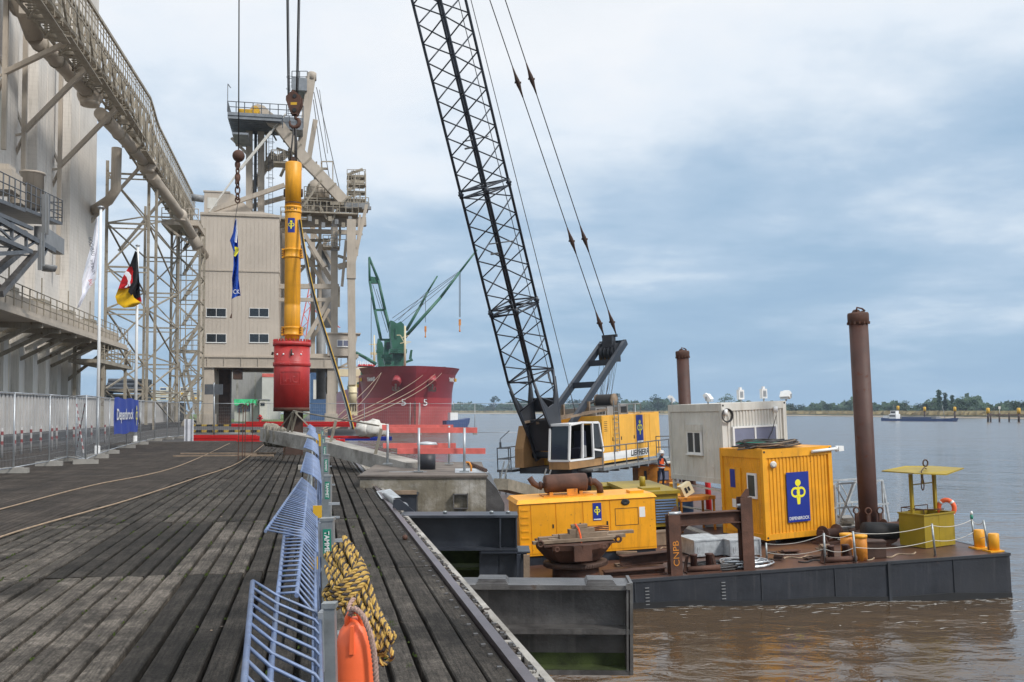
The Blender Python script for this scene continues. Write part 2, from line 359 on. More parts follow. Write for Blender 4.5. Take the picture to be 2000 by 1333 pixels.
def emblem(parent, M4, h, m, name='emblem'):
    """disc over two half rings on a tapering stem, local xz plane, total height h, centred"""
    b = MB(M4); u = h/10.0
    def arc(cx, cz, r, a0, a1, n=18): return [(cx+r*math.cos(R(a0+(a1-a0)*i/n)), cz+r*math.sin(R(a0+(a1-a0)*i/n))) for i in range(n+1)]
    def flat(p): b.add([Vector((x, 0, z)) for x, z in p], [tuple(range(len(p)))])
    flat([p for p in arc(0, 3.7*u, 1.35*u, 0, 360, 20)][:-1])
    for sgn in (-1, 1):
        o1 = arc(sgn*1.35*u, -.1*u, 2.15*u, 0, 360, 24)[:-1]; i1 = arc(sgn*1.45*u, -.1*u, 1.25*u, 0, 360, 24)[:-1]
        vs = [Vector((x, -.001*sgn-.001, z)) for x, z in o1+i1]; n = 24
        b.add(vs, [(i, (i+1) % n, n+(i+1) % n, n+i) for i in range(n)])
    b.add([Vector((x*u, -.003, z*u)) for x, z in ((-.42, 2.2), (.42, 2.2), (.42, -2.2), (-.42, -2.2))], [(0,1,2,3)])
    b.add([Vector((x*u, -.003, z*u)) for x, z in ((-.95, -1.9), (.95, -1.9), (.62, -5), (-.62, -5))], [(0,1,2,3)])
    return b.build(name, m, parent)
# ================================================================== THE SETTING
QEDGE = 1.36
WZ = -3.3
def water_mat():
    m = bpy.data.materials.new('water'); m.use_nodes = True; t = m.node_tree; b = t.nodes['Principled BSDF']; n = t.nodes.new; l = t.links.new
    b.inputs['Base Color'].default_value = (.075, .047, .024, 1); b.inputs['IOR'].default_value = 1.5
    geo = n('ShaderNodeNewGeometry'); cd = n('ShaderNodeVectorMath'); cd.operation = 'DISTANCE'; cd.inputs[1].default_value = (6, 18, WZ)
    l(geo.outputs['Position'], cd.inputs[0])
    mr = n('ShaderNodeMapRange'); l(cd.outputs['Value'], mr.inputs[0]); mr.inputs[1].default_value = 10; mr.inputs[2].default_value = 140; mr.inputs[3].default_value = .03; mr.inputs[4].default_value = .17
    l(mr.outputs[0], b.inputs['Roughness'])
    tc = n('ShaderNodeTexCoord')
    dmr = n('ShaderNodeMapRange'); l(cd.outputs['Value'], dmr.inputs[0]); dmr.inputs[1].default_value = 12; dmr.inputs[2].default_value = 160; dmr.inputs[3].default_value = .10; dmr.inputs[4].default_value = 1.4
    prev = None
    for sx, sy, sc, st, dist, rot in ((1, 1, .14, .6, 1.3, .2), (1, 1.8, 1.15, .5, .10, -.15), (1, 1.5, 5.0, .5, .018, .3)):
        mp = n('ShaderNodeMapping'); mp.inputs['Scale'].default_value = (sx, sy, 1); mp.inputs['Rotation'].default_value = (0, 0, rot); l(geo.outputs['Position'], mp.inputs[0])
        x = n('ShaderNodeTexNoise'); x.inputs['Scale'].default_value = sc; x.inputs['Detail'].default_value = 4; x.inputs['Distortion'].default_value = .6; l(mp.outputs[0], x.inputs['Vector'])
        bp = n('ShaderNodeBump'); bp.inputs['Strength'].default_value = st; bp.inputs['Distance'].default_value = dist; l(x.outputs[0], bp.inputs['Height'])
        if prev: l(prev.outputs[0], bp.inputs['Normal'])
        else: l(dmr.outputs[0], bp.inputs['Distance'])
        prev = bp
    l(prev.outputs[0], b.inputs['Normal'])
    return m
M['water'] = water_mat()
# water: fine waves near the quay, one sheet out to the horizon
def wave(x, y):
    return 1.5*(.028*noise.noise(Vector((x*.35, y*.7, 0)))+.014*noise.noise(Vector((x*1.1+.4*y, y*1.9, 3)))+.008*noise.noise(Vector((x*2.6, y*4.2, 7))))
b = MB(); x0, x1, y0, y1, st = -6.0, 34.0, 6.0, 46.0, .14
nx = int((x1-x0)/st); ny = int((y1-y0)/st); vs = []
for j in range(ny+1):
    for i in range(nx+1):
        x, y = x0+i*st, y0+j*st; e_ = min((x-x0)/2, (x1-x)/2, (y-y0)/2, (y1-y)/2, 1)
        vs.append((x, y, WZ+wave(x, y)*max(e_, 0)))
b.add(vs, [(j*(nx+1)+i, j*(nx+1)+i+1, (j+1)*(nx+1)+i+1, (j+1)*(nx+1)+i) for j in range(ny) for i in range(nx)], True)
BX = 9000
b.quad((-BX, -300, WZ), (BX, -300, WZ), (BX, y0, WZ), (-BX, y0, WZ))
b.quad((-BX, y1, WZ), (BX, y1, WZ), (BX, 12000, WZ), (-BX, 12000, WZ))
b.quad((-BX, y0, WZ), (x0, y0, WZ), (x0, y1, WZ), (-BX, y1, WZ)); b.quad((x1, y0, WZ), (BX, y0, WZ), (BX, y1, WZ), (x1, y1, WZ))
b.build('river_water', M['water'], kind='structure', origin0=True)

# ---- quay deck: individual planks
b = MB(Q)
b.cur = 1; b.bb((-11.5, -6, -.6), (1.1, 50.3, -.11)); b.cur = 0
PW, PLEN = .181, 4.5
random.seed(3)
rows = [-3.8+PLEN*i for i in range(13)]
r = 1.08; ci = 0
holes = lambda r0, s0: False
while r > -11.3:
    for ri, s0 in enumerate(rows):
        if s0 < -4: continue
        s1 = min(s0+PLEN-.012, 50.2)
        tn = random.uniform(.55, .95)
        if ri == 2:   tn = random.uniform(1.25, 1.75) if r < -1.15 else random.uniform(.42, .58) if r < 0 else random.uniform(.8, 1.15)
        elif ri == 3: tn = random.uniform(1.0, 1.45) if r < -2.4 else random.uniform(.42, .6) if r < -1.4 else random.uniform(1.4, 1.8) if r < -.55 else random.uniform(.7, .95)
        elif ri == 4: tn = random.uniform(.6, 1.2) if r < -1.6 else random.uniform(.5, .8)
        elif ri <= 1: tn = random.uniform(.8, 1.1)
        if r > .75: tn = random.uniform(.62, .75)
        if r > -9: b.t = tn
        w_ = PW-(.030 if r < .72 else .010) - random.uniform(0, .006)
        dz = random.uniform(-.006, .004); dr = random.uniform(-.004, .004)
        if ri >= 7 and -4.6 < r < -1.4 and s0 < 36 < s1: # opening round the pile
            b.bb((r-w_/2+dr, s0, -.12), (r+w_/2+dr, 34.2, dz)); b.bb((r-w_/2+dr, 35.9, -.12), (r+w_/2+dr, s1, dz)); continue
        tl = random.gauss(0, .004); sk = random.gauss(0, .003); a_ = r-w_/2+dr; c_ = r+w_/2+dr; s0_ = s0+abs(random.gauss(0, .008)); s1_ = s1-abs(random.gauss(0, .006))
        ns = 9; vs_ = []
        for q_ in range(ns+1):
            s_q = s0_+(s1_-s0_)*q_/ns; e0_ = random.gauss(0, .0022); e1_ = random.gauss(0, .0022); zq_ = random.gauss(0, .0012)
            vs_ += [(a_+sk*q_/ns+e0_, s_q, -.12), (c_+sk*q_/ns+e1_, s_q, -.12), (c_+sk*q_/ns+e1_, s_q, dz+tl-.010), (c_+sk*q_/ns+e1_-.008, s_q, dz+tl+zq_), (a_+sk*q_/ns+e0_+.008, s_q, dz-tl+zq_), (a_+sk*q_/ns+e0_, s_q, dz-tl-.010)]
        fs_ = [(0,1,2,3,4,5), tuple(6*ns+k_ for k_ in (5,4,3,2,1,0))]
        for q_ in range(ns):
            for k_ in range(1, 6): o0 = q_*6; fs_.append((o0+k_, o0+6+k_, o0+6+(k_+1) % 6, o0+(k_+1) % 6)[::-1])
        b.add(vs_, fs_)
    r -= PW; b.t = 1.0
b.t = 1.0
b.build('quay_deck', [M['plank'], M['dark_gap']], kind='structure', origin0=True)
# ---- finer planking inland of the curved rail
curve1 = [gz(*p) for p in ((-260,1168), (0,1053), (249,980), (382,936), (467,905), (516,869))]
curve2 = [gz(*p) for p in ((-200,1050), (0,998), (178,951), (347,913), (449,867))]
def interp(pts, s):
    q = [toq(p) for p in pts]
    for a, c in zip(q, q[1:]):
        if a.y <= s <= c.y: return a.x+(c.x-a.x)*(s-a.y)/(c.y-a.y)
    return q[0].x if s < q[0].y else q[-1].x
b = MB(Q); r = -11.6; fw = .105
while r < -1.2:
    s = 4.0
    while s < 50:
        L_ = random.choice((1.2, 1.6, 2.0)); s2 = min(s+L_, 50.1)
        if r < interp(curve1, (s+s2)/2)-.1:
            b.t = random.uniform(.8, 1.15)
            b.quad((r-fw/2+.006, s+.006, .010), (r+fw/2-.006, s+.006, .010), (r+fw/2-.006, s2-.006, .010), (r-fw/2+.006, s2-.006, .010))
        s = s2
    r -= -fw
b.t = 1
b.build('inner_paving', M['plank_fine'], kind='structure', origin0=True)
def smooth(pts, k=6):
    out = []
    P = [pts[0]]+list(pts)+[pts[-1]]
    for i in range(1, len(P)-2):
        for j in range(k):
            t = j/k; p0, p1, p2, p3 = P[i-1], P[i], P[i+1], P[i+2]
            out.append(.5*((2*p1)+(-p0+p2)*t+(2*p0-5*p1+4*p2-p3)*t*t+(-p0+3*p1-3*p2+p3)*t**3))
    return out+[pts[-1]]
for cv, lab in ((curve1, 'tan rope laid in a long curve on the deck, end nearest the pile'), (curve2, 'thinner tan rope curving across the paving towards the red barrier')):
    pts = smooth(cv, 8)
    MB().poly([p+Vector((0,0,.022)) for p in pts], .013, 6).build('ground_rope', M['rope_tan'], label=lab, cat='rope', group='long ropes lying on the quay')
# ---- asphalt yard, quay body, far quay
b = MB(Q)
b.bb((-260, -80, -.5), (-11.5, 420, -.012)); b.bb((-11.5, 50.3, -.5), (1.36, 420, -.012)); b.bb((1.36, 97, -.5), (3.2, 420, -.012))
b.bb((-11.5, -80, -.5), (1.1, -6, -.012))
b.build('yard_ground', M['asphalt'], kind='structure', origin0=True)
b = MB(Q)
b.bb((-200, 130, -.01), (-2, 400, .02)); b.build('grass_verge', M['grass'], kind='structure', origin0=True)
b = MB(Q); b.bb((-11.5, -6, -6), (1.22, 66, -.6)); b.bb((-11.5, 66, -6), (1.22, 97, -.6)); b.cur = 1; b.bb((1.22, 97, -6), (3.2, 420, -.5))
s = -6
while s < 97: b.bb((1.22, s, -6), (1.30, s+.3, -.62)); s += .6
b.build('quay_wall', [M['algae'], M['concrete']], kind='structure', origin0=True)
# concrete edge strip with broken surface, crane rail and its clips
b = MB(Q); random.seed(5); s = -6.0
while s < 97:
    l_ = random.uniform(.1, .3); ww = QEDGE-random.uniform(0, .012)
    b.cur = 0; b.bb((1.31+random.uniform(-.012,.012), s, -.6), (QEDGE, s+l_, -.004)); b.cur = 1; b.bb((1.10, s, -.6), (1.325, s+l_, random.uniform(-.055, -.03)))
    for k in range(3):
        q = random.uniform(1.25, 1.33); b.cur = random.choice((0, 1)); b.box((q, s+random.uniform(0, l_), random.uniform(-.03, -.012)), (random.uniform(.01,.05), random.uniform(.02,.09), .03), Matrix.Rotation(random.uniform(-.5,.5), 4, 'Z'))
    s += l_
b.build('quay_edge', [M['concrete_pale'], M['grit']], kind='structure', origin0=True)
t = thing('crane_rail', 'long steel crane rail bolted along the concrete quay edge', 'rail', fq(1.2, 2, -.05))
b = MB(Q); b.bb((1.165, -6, -.045), (1.235, 97, .035)); b.bb((1.13, -6, -.06), (1.27, 97, -.043)); b.build('rail_head', M['rail_steel'], t)
b0 = MB(Q); b0.box((1.10, 4.9, -.02), (.07, .06, .03)); b0.box((1.10, 4.9, .0), (.03, .03, .022)); clip = b0.build('rail_clip', M['steel_beam'], t)
s = 5.2; k = 1
while k < 100:
    for side in (0, .185):
        c = clip.copy(); COL.objects.link(c); c.parent = t; c.location = fq(1.10+side, s+random.uniform(-.02,.02))-fq(1.10, 4.9); k += 1
    s += .30
b = MB(Q)
while s < 46:
    for side in (1.10, 1.285): b.box((side, s, -.02), (.07, .06, .03)); b.box((side, s, .0), (.03, .03, .022))
    s += .30
tag(b.build('far_rail_clips', M['galv_post'], t), kind='stuff')
# moss in the gaps, small tufts
b = MB(); random.seed(11)
for k in range(560):
    rr = 1.08-PW*(random.randint(0, 40)+.5); s = random.choice((5.2, 9.7, 14.2, 18.7)) + random.gauss(0, .05) if random.random() < .3 else random.uniform(4.9, 16)
    if random.random() < .3: rr += random.uniform(-.09, .09)
    if rr > .74: continue
    for j in range(random.randint(2, 6)):
        c = fq(rr+random.gauss(0,.006), s+random.gauss(0,.05), -.012); h = random.uniform(.004, .02); a = random.uniform(0, 6.3); d = Vector((math.cos(a), math.sin(a), 0))*random.uniform(.006, .014)
        b.quad(c-d, c+d, c+d*.4+Vector((0,0,h)), c-d*.4+Vector((0,0,h)))
for px, py in ((765, 1217), (768, 1222), (800, 1302), (690, 1030), (722, 1105)):
    g0 = gz(px, py)
    for j in range(60):
        c = g0+Vector((random.gauss(0,.008), random.gauss(0,.02), -.02)); a = random.uniform(0, 6.3); d = Vector((math.cos(a), math.sin(a), 0))
        b.quad(c-d*.0015, c+d*.0015, c+d*.012+Vector((0,0,random.uniform(.02,.05))))
b.build('moss', M['moss'], kind='stuff', label='green moss and grass tufts in the plank gaps', cat='moss', origin0=True)

b = MB(); random.seed(19)
for k in range(420):
    s = random.uniform(5, 34)**1.0; c = fq(random.uniform(-6, 1.0), s, .008); a = random.uniform(0, 6.3); w_ = random.uniform(.004, .022); u = Vector((math.cos(a), math.sin(a), 0))*w_; v = Vector((-math.sin(a), math.cos(a), .3))*w_*random.uniform(.3, .8)
    b.cur = random.choice((0, 0, 1)); b.quad(c-u, c-v, c+u, c+v)
b.build('litter', [M['grit'], M['wood']], kind='stuff', label='small chips and dead leaves scattered on the planks', cat='litter', origin0=True)
# ---- far bank of the river
random.seed(21)
shore = [(-900, 2600), (-400, 1900), (-120, 1560), (0, 1450), (150, 1200), (230, 1000), (270, 830), (292, 640), (300, 540), (330, 420), (420, 250), (700, 60), (1500, -300)]
b = MB()
def strip(off0, z0, off1, z1, mi):
    b.cur = mi
    for (xa, ya), (xb, yb) in zip(shore, shore[1:]):
        d = Vector((xb-xa, yb-ya, 0)).normalized(); nn = Vector((-d.y, d.x, 0))
        nn = nn if nn.x*1+nn.y*.6 > 0 else -nn
        b.quad(Vector((xa,ya,z0))+nn*off0, Vector((xb,yb,z0))+nn*off0, Vector((xb,yb,z1))+nn*off1, Vector((xa,ya,z1))+nn*off1)
strip(-3, WZ-.4, 14, WZ+1.0, 0); strip(14, WZ+1.0, 60, WZ+3.2, 1); strip(60, WZ+3.2, 3500, WZ+4.5, 1)
b.build('far_bank', [M['sand'], M['far_grass']], kind='structure', origin0=True)
def shore_pt(px, back):
    """point on the far bank seen at column px, `back` metres behind the shoreline"""
    a = (px-1000)/FPX
    for (xa, ya), (xb, yb) in zip(shore, shore[1:]):
        fa, fb = xa-a*ya, xb-a*yb
        if fa*fb <= 0 and ya > 0 and yb > 0:
            t = fa/(fa-fb); x, y = xa+(xb-xa)*t, ya+(yb-ya)*t; k = 1+back/math.hypot(x, y); return Vector((x*k, y*k, WZ+3.0))
    return Vector((a*1500, 1500, WZ+3))
# reeds as one mass
b = MB()
for k in range(5200):
    px = random.uniform(1380, 2150) if random.random() < .75 else random.uniform(880, 1380)
    p = shore_pt(px, random.uniform(15, 60)); p.z = WZ+1.6
    h = random.uniform(1.2, 3.2); ww = random.uniform(1, 3)
    b.quad(p+Vector((-ww,0,0)), p+Vector((ww,0,0)), p+Vector((ww*.6,random.uniform(-1,1),h)), p+Vector((-ww*.7,random.uniform(-1,1),h*.9)))
b.build('reed_belt', M['reeds'], kind='stuff', label='pale reed belt along the far river bank', cat='reeds', origin0=True)
# low distant woodland, one mass
b = MB()
for k in range(15000):
    px = random.uniform(860, 2150); back = random.uniform(120, 420)
    p = shore_pt(px, back); hh = (13 if px < 1350 else 8.5)+3*math.sin(px*.031)+2.5*math.sin(px*.083+1)+1.5*math.sin(px*.31)
    c = p+Vector((0, 0, random.uniform(0, max(hh, 2)))); s_ = random.uniform(1.2, 3.2)
    u = Vector((random.gauss(0,1), random.gauss(0,1), random.gauss(0,1))).normalized(); v = u.orthogonal().normalized()
    b.quad(c-u*s_, c-v*s_, c+u*s_, c+v*s_)
b.build('distant_woodland', M['leaf2'], kind='stuff', label='low bluish woodland beyond the far bank', cat='woodland', origin0=True)
# trees one by one
def tree_mesh(kind, seed):
    random.seed(seed); t = MB(); c = MB()
    H = 1.0
    t.poly([(0,0,0), (.01,.01,.3), (0,.02,.7)], [.035, .025, .008], 6)
    cl = []
    nb = {'round': 12, 'tall': 11, 'poplar': 12, 'bush': 11}[kind]
    for i in range(nb):
        a = random.uniform(0, 6.3)
        if kind == 'round': z = random.uniform(.25, .85); rr = .36*math.sin(math.pi*min(z, .95))**.6*random.uniform(.4, 1); sz = random.uniform(.13, .22)
        elif kind == 'tall': z = random.uniform(.18, .9); rr = .24*random.uniform(.2, 1); sz = random.uniform(.1, .17)
        elif kind == 'poplar': z = .12+.8*i/nb; rr = .05*random.uniform(.2, 1); sz = random.uniform(.07, .11)
        else: z = random.uniform(.15, .7); rr = .62*random.uniform(.2, 1)*(1-.5*z); sz = random.uniform(.16, .26)
        p = Vector((rr*math.cos(a), rr*math.sin(a), z)); cl.append((p, sz)); t.tube((0, .01, max(z-.25, .1)), p, .012, 4, .004)
    for p, sz in cl:
        for k in range(64):
            d = Vector((random.gauss(0,1), random.gauss(0,1), random.gauss(0,1))).normalized()*sz*random.uniform(.45, 1.08)
            d.z *= .8; q = p+d; u = Vector((random.gauss(0,1), random.gauss(0,1), random.gauss(0,1))).normalized(); v = u.orthogonal().normalized(); s_ = random.uniform(.018, .04)
            c.quad(q-u*s_, q-v*s_*.8, q+u*s_, q+v*s_*.8)
    return t, c
protos = {}
kinds = {'round': 'broad rounded tree', 'tall': 'tall loose crowned tree', 'poplar': 'slim upright poplar', 'bush': 'low spreading bushy tree'}
for kd in kinds:
    for sdd in (1, 2):
        t_, c_ = tree_mesh(kd, sdd*13+len(kd)); o1 = t_.build('trunk', M['bark'], origin0=True); o2 = c_.build('crown', M['leaf%d' % ((sdd+len(kd)) % 3)], origin0=True)
        protos[(kd, sdd)] = (o1.data, o2.data); bpy.data.objects.remove(o1); bpy.data.objects.remove(o2)
# column, crown-top row, kind, distance behind the shoreline, width factor, where (for the label)
TREES = [(912,797,'bush',60,'at the far left of the bank beside the red ship'), (928,797,'bush',90,'second from the red ship'), (965,780,'tall',60,'standing tallest between the ship and the lattice boom'),
 (948,791,'bush',70,'just left of the tallest tree near the ship'), (985,790,'round',80,'just right of the tallest tree near the ship'), (1000,785,'round',60,'behind the left edge of the lattice boom'),
 (1018,783,'round',90,'behind the left chord of the lattice boom'), (1040,783,'bush',70,'behind the foot of the lattice boom'), (1062,786,'round',60,'behind the right chord of the boom foot'),
 (1098,786,'round',70,'between boom foot and A-frame'), (1120,781,'round',90,'behind the lower end of the A-frame'), (1148,784,'round',60,'behind the middle of the A-frame'),
 (1172,790,'bush',80,'behind the hoist ropes over the crane cab'), (1186,779,'round',60,'left of the rope bundle'), (1205,776,'tall',70,'behind the rope bundle'), (1236,790,'bush',60,'right of the rope winch'),
 (1262,793,'bush',80,'above the rear of the yellow crane house'), (1285,777,'round',60,'left of the distant rusty spud'), (1300,790,'bush',80,'left of the floodlight on the white container'),
 (1416,776,'round',60,'above the white container beside the first floodlight'), (1440,790,'bush',80,'above the white container roof'), (1548,788,'bush',40,'right of the white container'), (1566,793,'bush',60,'second right of the white container'),
 (1590,794,'bush',60,'third right of the white container'), (1615,789,'round',80,'standing alone over the reeds left of the large spud'), (1640,795,'bush',60,'left of the large rusty spud'), (1657,787,'poplar',120,'just left of the large spud'),
 (1661,789,'poplar',120,'touching the left side of the large spud'), (1714,794,'bush',40,'just right of the large spud'), (1735,793,'bush',50,'behind the stern of the blue cargo barge'),
 (1752,786,'round',60,'behind the wheelhouse of the cargo barge'), (1770,787,'round',50,'behind the forward hold of the cargo barge'), (1800,789,'round',40,'between two yellow topped dolphins'), (1818,783,'round',60,'left of the tall poplars'),
 (1834,767,'poplar',50,'first and tallest of the poplar row'), (1846,772,'poplar',55,'second of the poplar row'), (1859,776,'poplar',60,'last of the poplar row'), (1874,781,'round',50,'behind the bow of the cargo barge'),
 (1888,779,'round',60,'the biggest crown right of the poplars'), (1915,796,'bush',40,'small, right of the bank grove'), (1941,792,'round',60,'small and dark over the jetty'), (1955,796,'bush',90,'between the jetty piles'), (1992,783,'round',40,'at the right edge over the jetty'), (2020,786,'round',40,'beyond the right end of the jetty')]
for i, (px, py, kd, back, where) in enumerate(TREES):
    p = shore_pt(px, back); p.z = WZ+2.6
    dist = p.y; top = at(px, py, dist); h = top.z-p.z
    t1, c1 = protos[(kd, 1+i % 2)]
    o = thing('tree', '%s %s' % (kinds[kd], where), 'tree', p, 'trees on the far river bank')
    wf = {'bush': 2.0, 'round': 1.5, 'tall': 1.25, 'poplar': .95}[kd]
    h *= 1.22; o.scale = (h*wf, h*wf, h); o.rotation_euler = (0, 0, i*1.7)
    for nm, me in (('trunk', t1), ('crown', c1)):
        ch = bpy.data.objects.new(nm, me); COL.objects.link(ch); ch.parent = o
# ================================================================== THE WORK BARGE
LIST = Matrix.Rotation(R(8.5), 4, 'Z') @ Matrix.Rotation(R(-2.45), 4, 'Y') @ Matrix.Rotation(R(-8.5), 4, 'Z')
def bf(p, yaw=8.5): return Matrix.Translation(p) @ LIST @ Matrix.Rotation(R(yaw), 4, 'Z')
BO = Vector((2.9, 23.9, -2.60)); B0 = bf(BO)
def onplane(Mf, px, py, axis=1, val=0.0):
    a, b = ray(px, py); inv = Mf.inverted(); o = inv @ Vector((0, 0, CAMH)); d = (inv.to_3x3() @ Vector((a, 1, b)))
    t = (val-o[axis])/d[axis]; return o+d*t
def dk(px, py, h=0): return B0 @ onplane(B0, px, py, 2, h)
t = thing('barge', 'long flat black hulled work barge with a rusty deck, listing to the left', 'barge', B0 @ Vector((2, 15, -.8)))
HX0, HX1, HY1 = -3.4, 10.15, 27.2
b = MB(B0); b.bb((HX0, .02, -2.0), (HX1, HY1, -.006)); b.build('hull', M['hull_black'], t)
b = MB(B0); b.bb((HX0+.05, .06, -.004), (HX1-.05, HY1-.05, .012)); b.build('deck', M['rust_deck'], t)
b = MB(B0)
for x in (.1, 3.35, 5.3, 6.75, 8.55): b.bb((x-.012, -.004, -1.9), (x+.012, .03, -.02))
b.bb((6.72, -.03, -1.9), (6.80, .03, .0)); b.bb((HX0, -.012, -.05), (HX1+.012, .05, .02)); b.bb((HX1-.05, 0, -.05), (HX1+.012, HY1, .02))
b.build('rubbing_strip', M['steel_black'], t)
b = MB(B0)
b.prism([(HX0, -1.9), (HX1, -1.9), (HX1, -.58-.0428*HX1), (8.5, -.53-.0428*8.5), (7, -.59-.0428*7), (5, -.53-.0428*5), (3.4, -.60-.0428*3.4), (1.6, -.53-.0428*1.6), (HX0, -.57-.0428*HX0)], .026, (0, .007, 0)); b.build('waterline_band', M['black'], t)
b = MB(B0)
for x in (.4, 2.35):
    for k in range(6): b.bb((x-.05, -.01, -.62+k*.08), (x+.05, .01, -.6+k*.08))
b.build('draft_marks', M['grey_paint'], t)

b = MB(); random.seed(91)
for k in range(170):
    xx = random.uniform(.2, 10.3); dd = -abs(random.gauss(.05, .35)) if random.random() < .7 else -random.uniform(0, 3); q = B0 @ Vector((xx, dd, 0)); cx, cy = q.x, q.y
    z = WZ+wave(cx, cy)+.012; a = random.gauss(.15, .3); l_ = random.uniform(.02, .22); w_ = random.uniform(.003, .012); u = Vector((math.cos(a), math.sin(a), 0)); v = Vector((-math.sin(a), math.cos(a), 0))
    c = Vector((cx, cy, z)); b.add([c-u*l_, c-u*l_*.3-v*w_, c+u*l_*.5-v*w_*.7, c+u*l_, c+u*l_*.3+v*w_, c-u*l_*.6+v*w_*.8], [(0,1,2,3,4,5)])
b.build('foam', M['foam'], kind='stuff', label='small white foam flecks on the water along the barge', cat='foam', origin0=True)
# spuds
def spud(name, label, base, top, rr, M4):
    t = thing(name, label, 'pile', base, 'round spud piles of the barge')
    h = (Vector(top)-Vector(base)).length; m = bf(base, 0)
    MB(m).lathe([(rr, -3.2), (rr, h-.02)], n=28).build('tube', M['rust_spud'], t)
    b = MB(m); b.lathe([(rr, h-.36), (rr*1.12, h-.35), (rr*1.13, h-.05), (rr*1.05, h), (rr*.6, h+.02)], n=28)
    b.ball((-.05, 0, h+.02), .14, 8, .7); b.ball((.16, .05, h+.0), .09, 8, .8); b.poly([(-.1, -.1, h), (-.06, -.12, h+.16), (.1, -.1, h+.12), (.2, -.05, h+.05)], .03, 6)
    for k in range(14):
        a = k*2*math.pi/14; b.box((math.cos(a)*rr*1.12, math.sin(a)*rr*1.12, h-.32), (.04, .04, .08))
    b.build('cap', M['rust'], t)
    b = MB(m)
    for a0 in (-110, -60, 200):
        a = R(a0); c = Vector((math.cos(a)*(rr+.16), math.sin(a)*(rr+.16), 0)); b.bar(c, c+Vector((0,0,.62)), .10, .10)
        b.poly([c+Vector((.09*math.cos(q), 0, .70+.10*math.sin(q))) for q in (i*2*math.pi/12 for i in range(12))], .025, 6, closed=True)
    b.lathe([(rr+.32, .0), (rr+.30, .08), (rr+.1, .14)], n=20); b.build('guide', M['rust'], t)
    return t
p1 = dk(1698, 1040); spud('spud_pile', 'tall rusty round spud pile at the right of the barge', p1, at(1672, 612, p1.y), .285, None)
p2 = at(1345, 905, 49); p2.z = -2.3
spud('spud_pile', 'shorter looking distant rusty spud pile behind the white container', p2, at(1337, 686, 49), .31, None)

# ------------------------------------------------ containers
def corr(b, x0, x1, y, z0, z1, pitch=.12, d=.025, axis='x', out=-1):
    """trapezoid corrugated sheet facing out"""
    n = max(1, int(round((x1-x0)/pitch))); p = (x1-x0)/n; pr = []
    for i in range(n): s = x0+i*p; pr += [(s, 0), (s+p*.38, 0), (s+p*.5, d), (s+p*.88, d)]
    pr.append((x1, 0)); f = []
    vs = []
    for s, dd in pr:
        for z in (z0, z1): vs.append((s, y-out*dd, z) if axis == 'x' else (y-out*dd, s, z))
    b.add(vs, [(2*i, 2*i+2, 2*i+3, 2*i+1) for i in range(len(pr)-1)])
def container_shell(t, Mf, W_, L_, H_, m, mcor):
    b = MB(Mf); e = .03
    corr(b, .12, W_-.12, .03, .17, H_-.24); corr(b, .12, L_-.12, .03, .17, H_-.24, .10, .018, 'y')
    b.bb((W_-.05, .1, .1), (W_-.03, L_-.1, H_-.1)); b.bb((.1, L_-.05, .1), (W_-.1, L_-.03, H_-.1)); b.build('wall', m, t)
    b = MB(Mf)
    for x in (0, W_-.13):
        for y in (0, L_-.13): b.bb((x, y, .0), (x+.13, y+.13, H_))
    for z0, z1 in ((.004, .17), (H_-.25, H_-.004)):
        b.bb((.13, .006, z0), (W_-.13, .11, z1)); b.bb((.13, L_-.11, z0), (W_-.13, L_-.006, z1)); b.bb((.006, .13, z0), (.11, L_-.13, z1)); b.bb((W_-.11, .13, z0), (W_-.006, L_-.13, z1))
    b.build('corner_frame', mcor, t)
    b = MB(Mf); b.bb((.1, .1, H_-.05), (W_-.1, L_-.1, H_-.012)); b.bb((.1, .1, .02), (W_-.1, L_-.1, .06)); b.build('roof', m, t)
    b = MB(Mf)
    for x in (.065, W_-.065):
        for z in (.07, H_-.07):
            b.lathe([(.035, -.003), (.001, -.0035)], (x, 0, z), 10, 'y')
    b.build('corner_holes', M['black'], t)
YP = at(1497, 1057, 28.2); YC = bf(YP, 20.5); YW, YL, YH = 2.44, 2.25, 2.62
t = thing('container', 'yellow corrugated site container with blue company sign on its end', 'container', YP)
container_shell(t, YC, YW, YL, YH, M['yellow'], M['yellow'])
a_, c_ = onplane(YC, 1535, 924, 1, -.01), onplane(YC, 1583, 1017, 1, -.01)
def signboard(t, Mf, x0, x1, z0, z1, y, word=True, name='sign', eh=.5):
    b = MB(Mf); b.bb((x0, y, z0), (x1, y+.02, z1)); s = b.build(name, M['blue_sign'], t)
    WP[s.name] = WP[t.name]
    h = z1-z0; w_ = x1-x0
    emblem(s, Mf @ Matrix.Translation(((x0+x1)/2, y-.004, z0+h*(.60 if word else .56))), h*eh, M['sign_yellow'])
    if word: text(s, 'DEPENBROCK', Mf @ Matrix.Translation(((x0+x1)/2, y-.004, z0+h*.075)), w_*.90, h*.065, M['white_paint'], bold=.012)
    else: MB(Mf).bb((x0+w_*.06, y-.003, z0+h*.03), (x1-w_*.06, y-.001, z0+h*.09)).build('lettering', M['white_paint'], s)
    return s
signboard(t, YC, a_.x, c_.x, c_.z, a_.z, -.02)
v = onplane(YC, 1510, 908, 1, -.01)
MB(YC).lathe([(.10, 0), (.10, -.03), (.06, -.04)], v, 16, 'y').build('vent', M['white_box'], t)
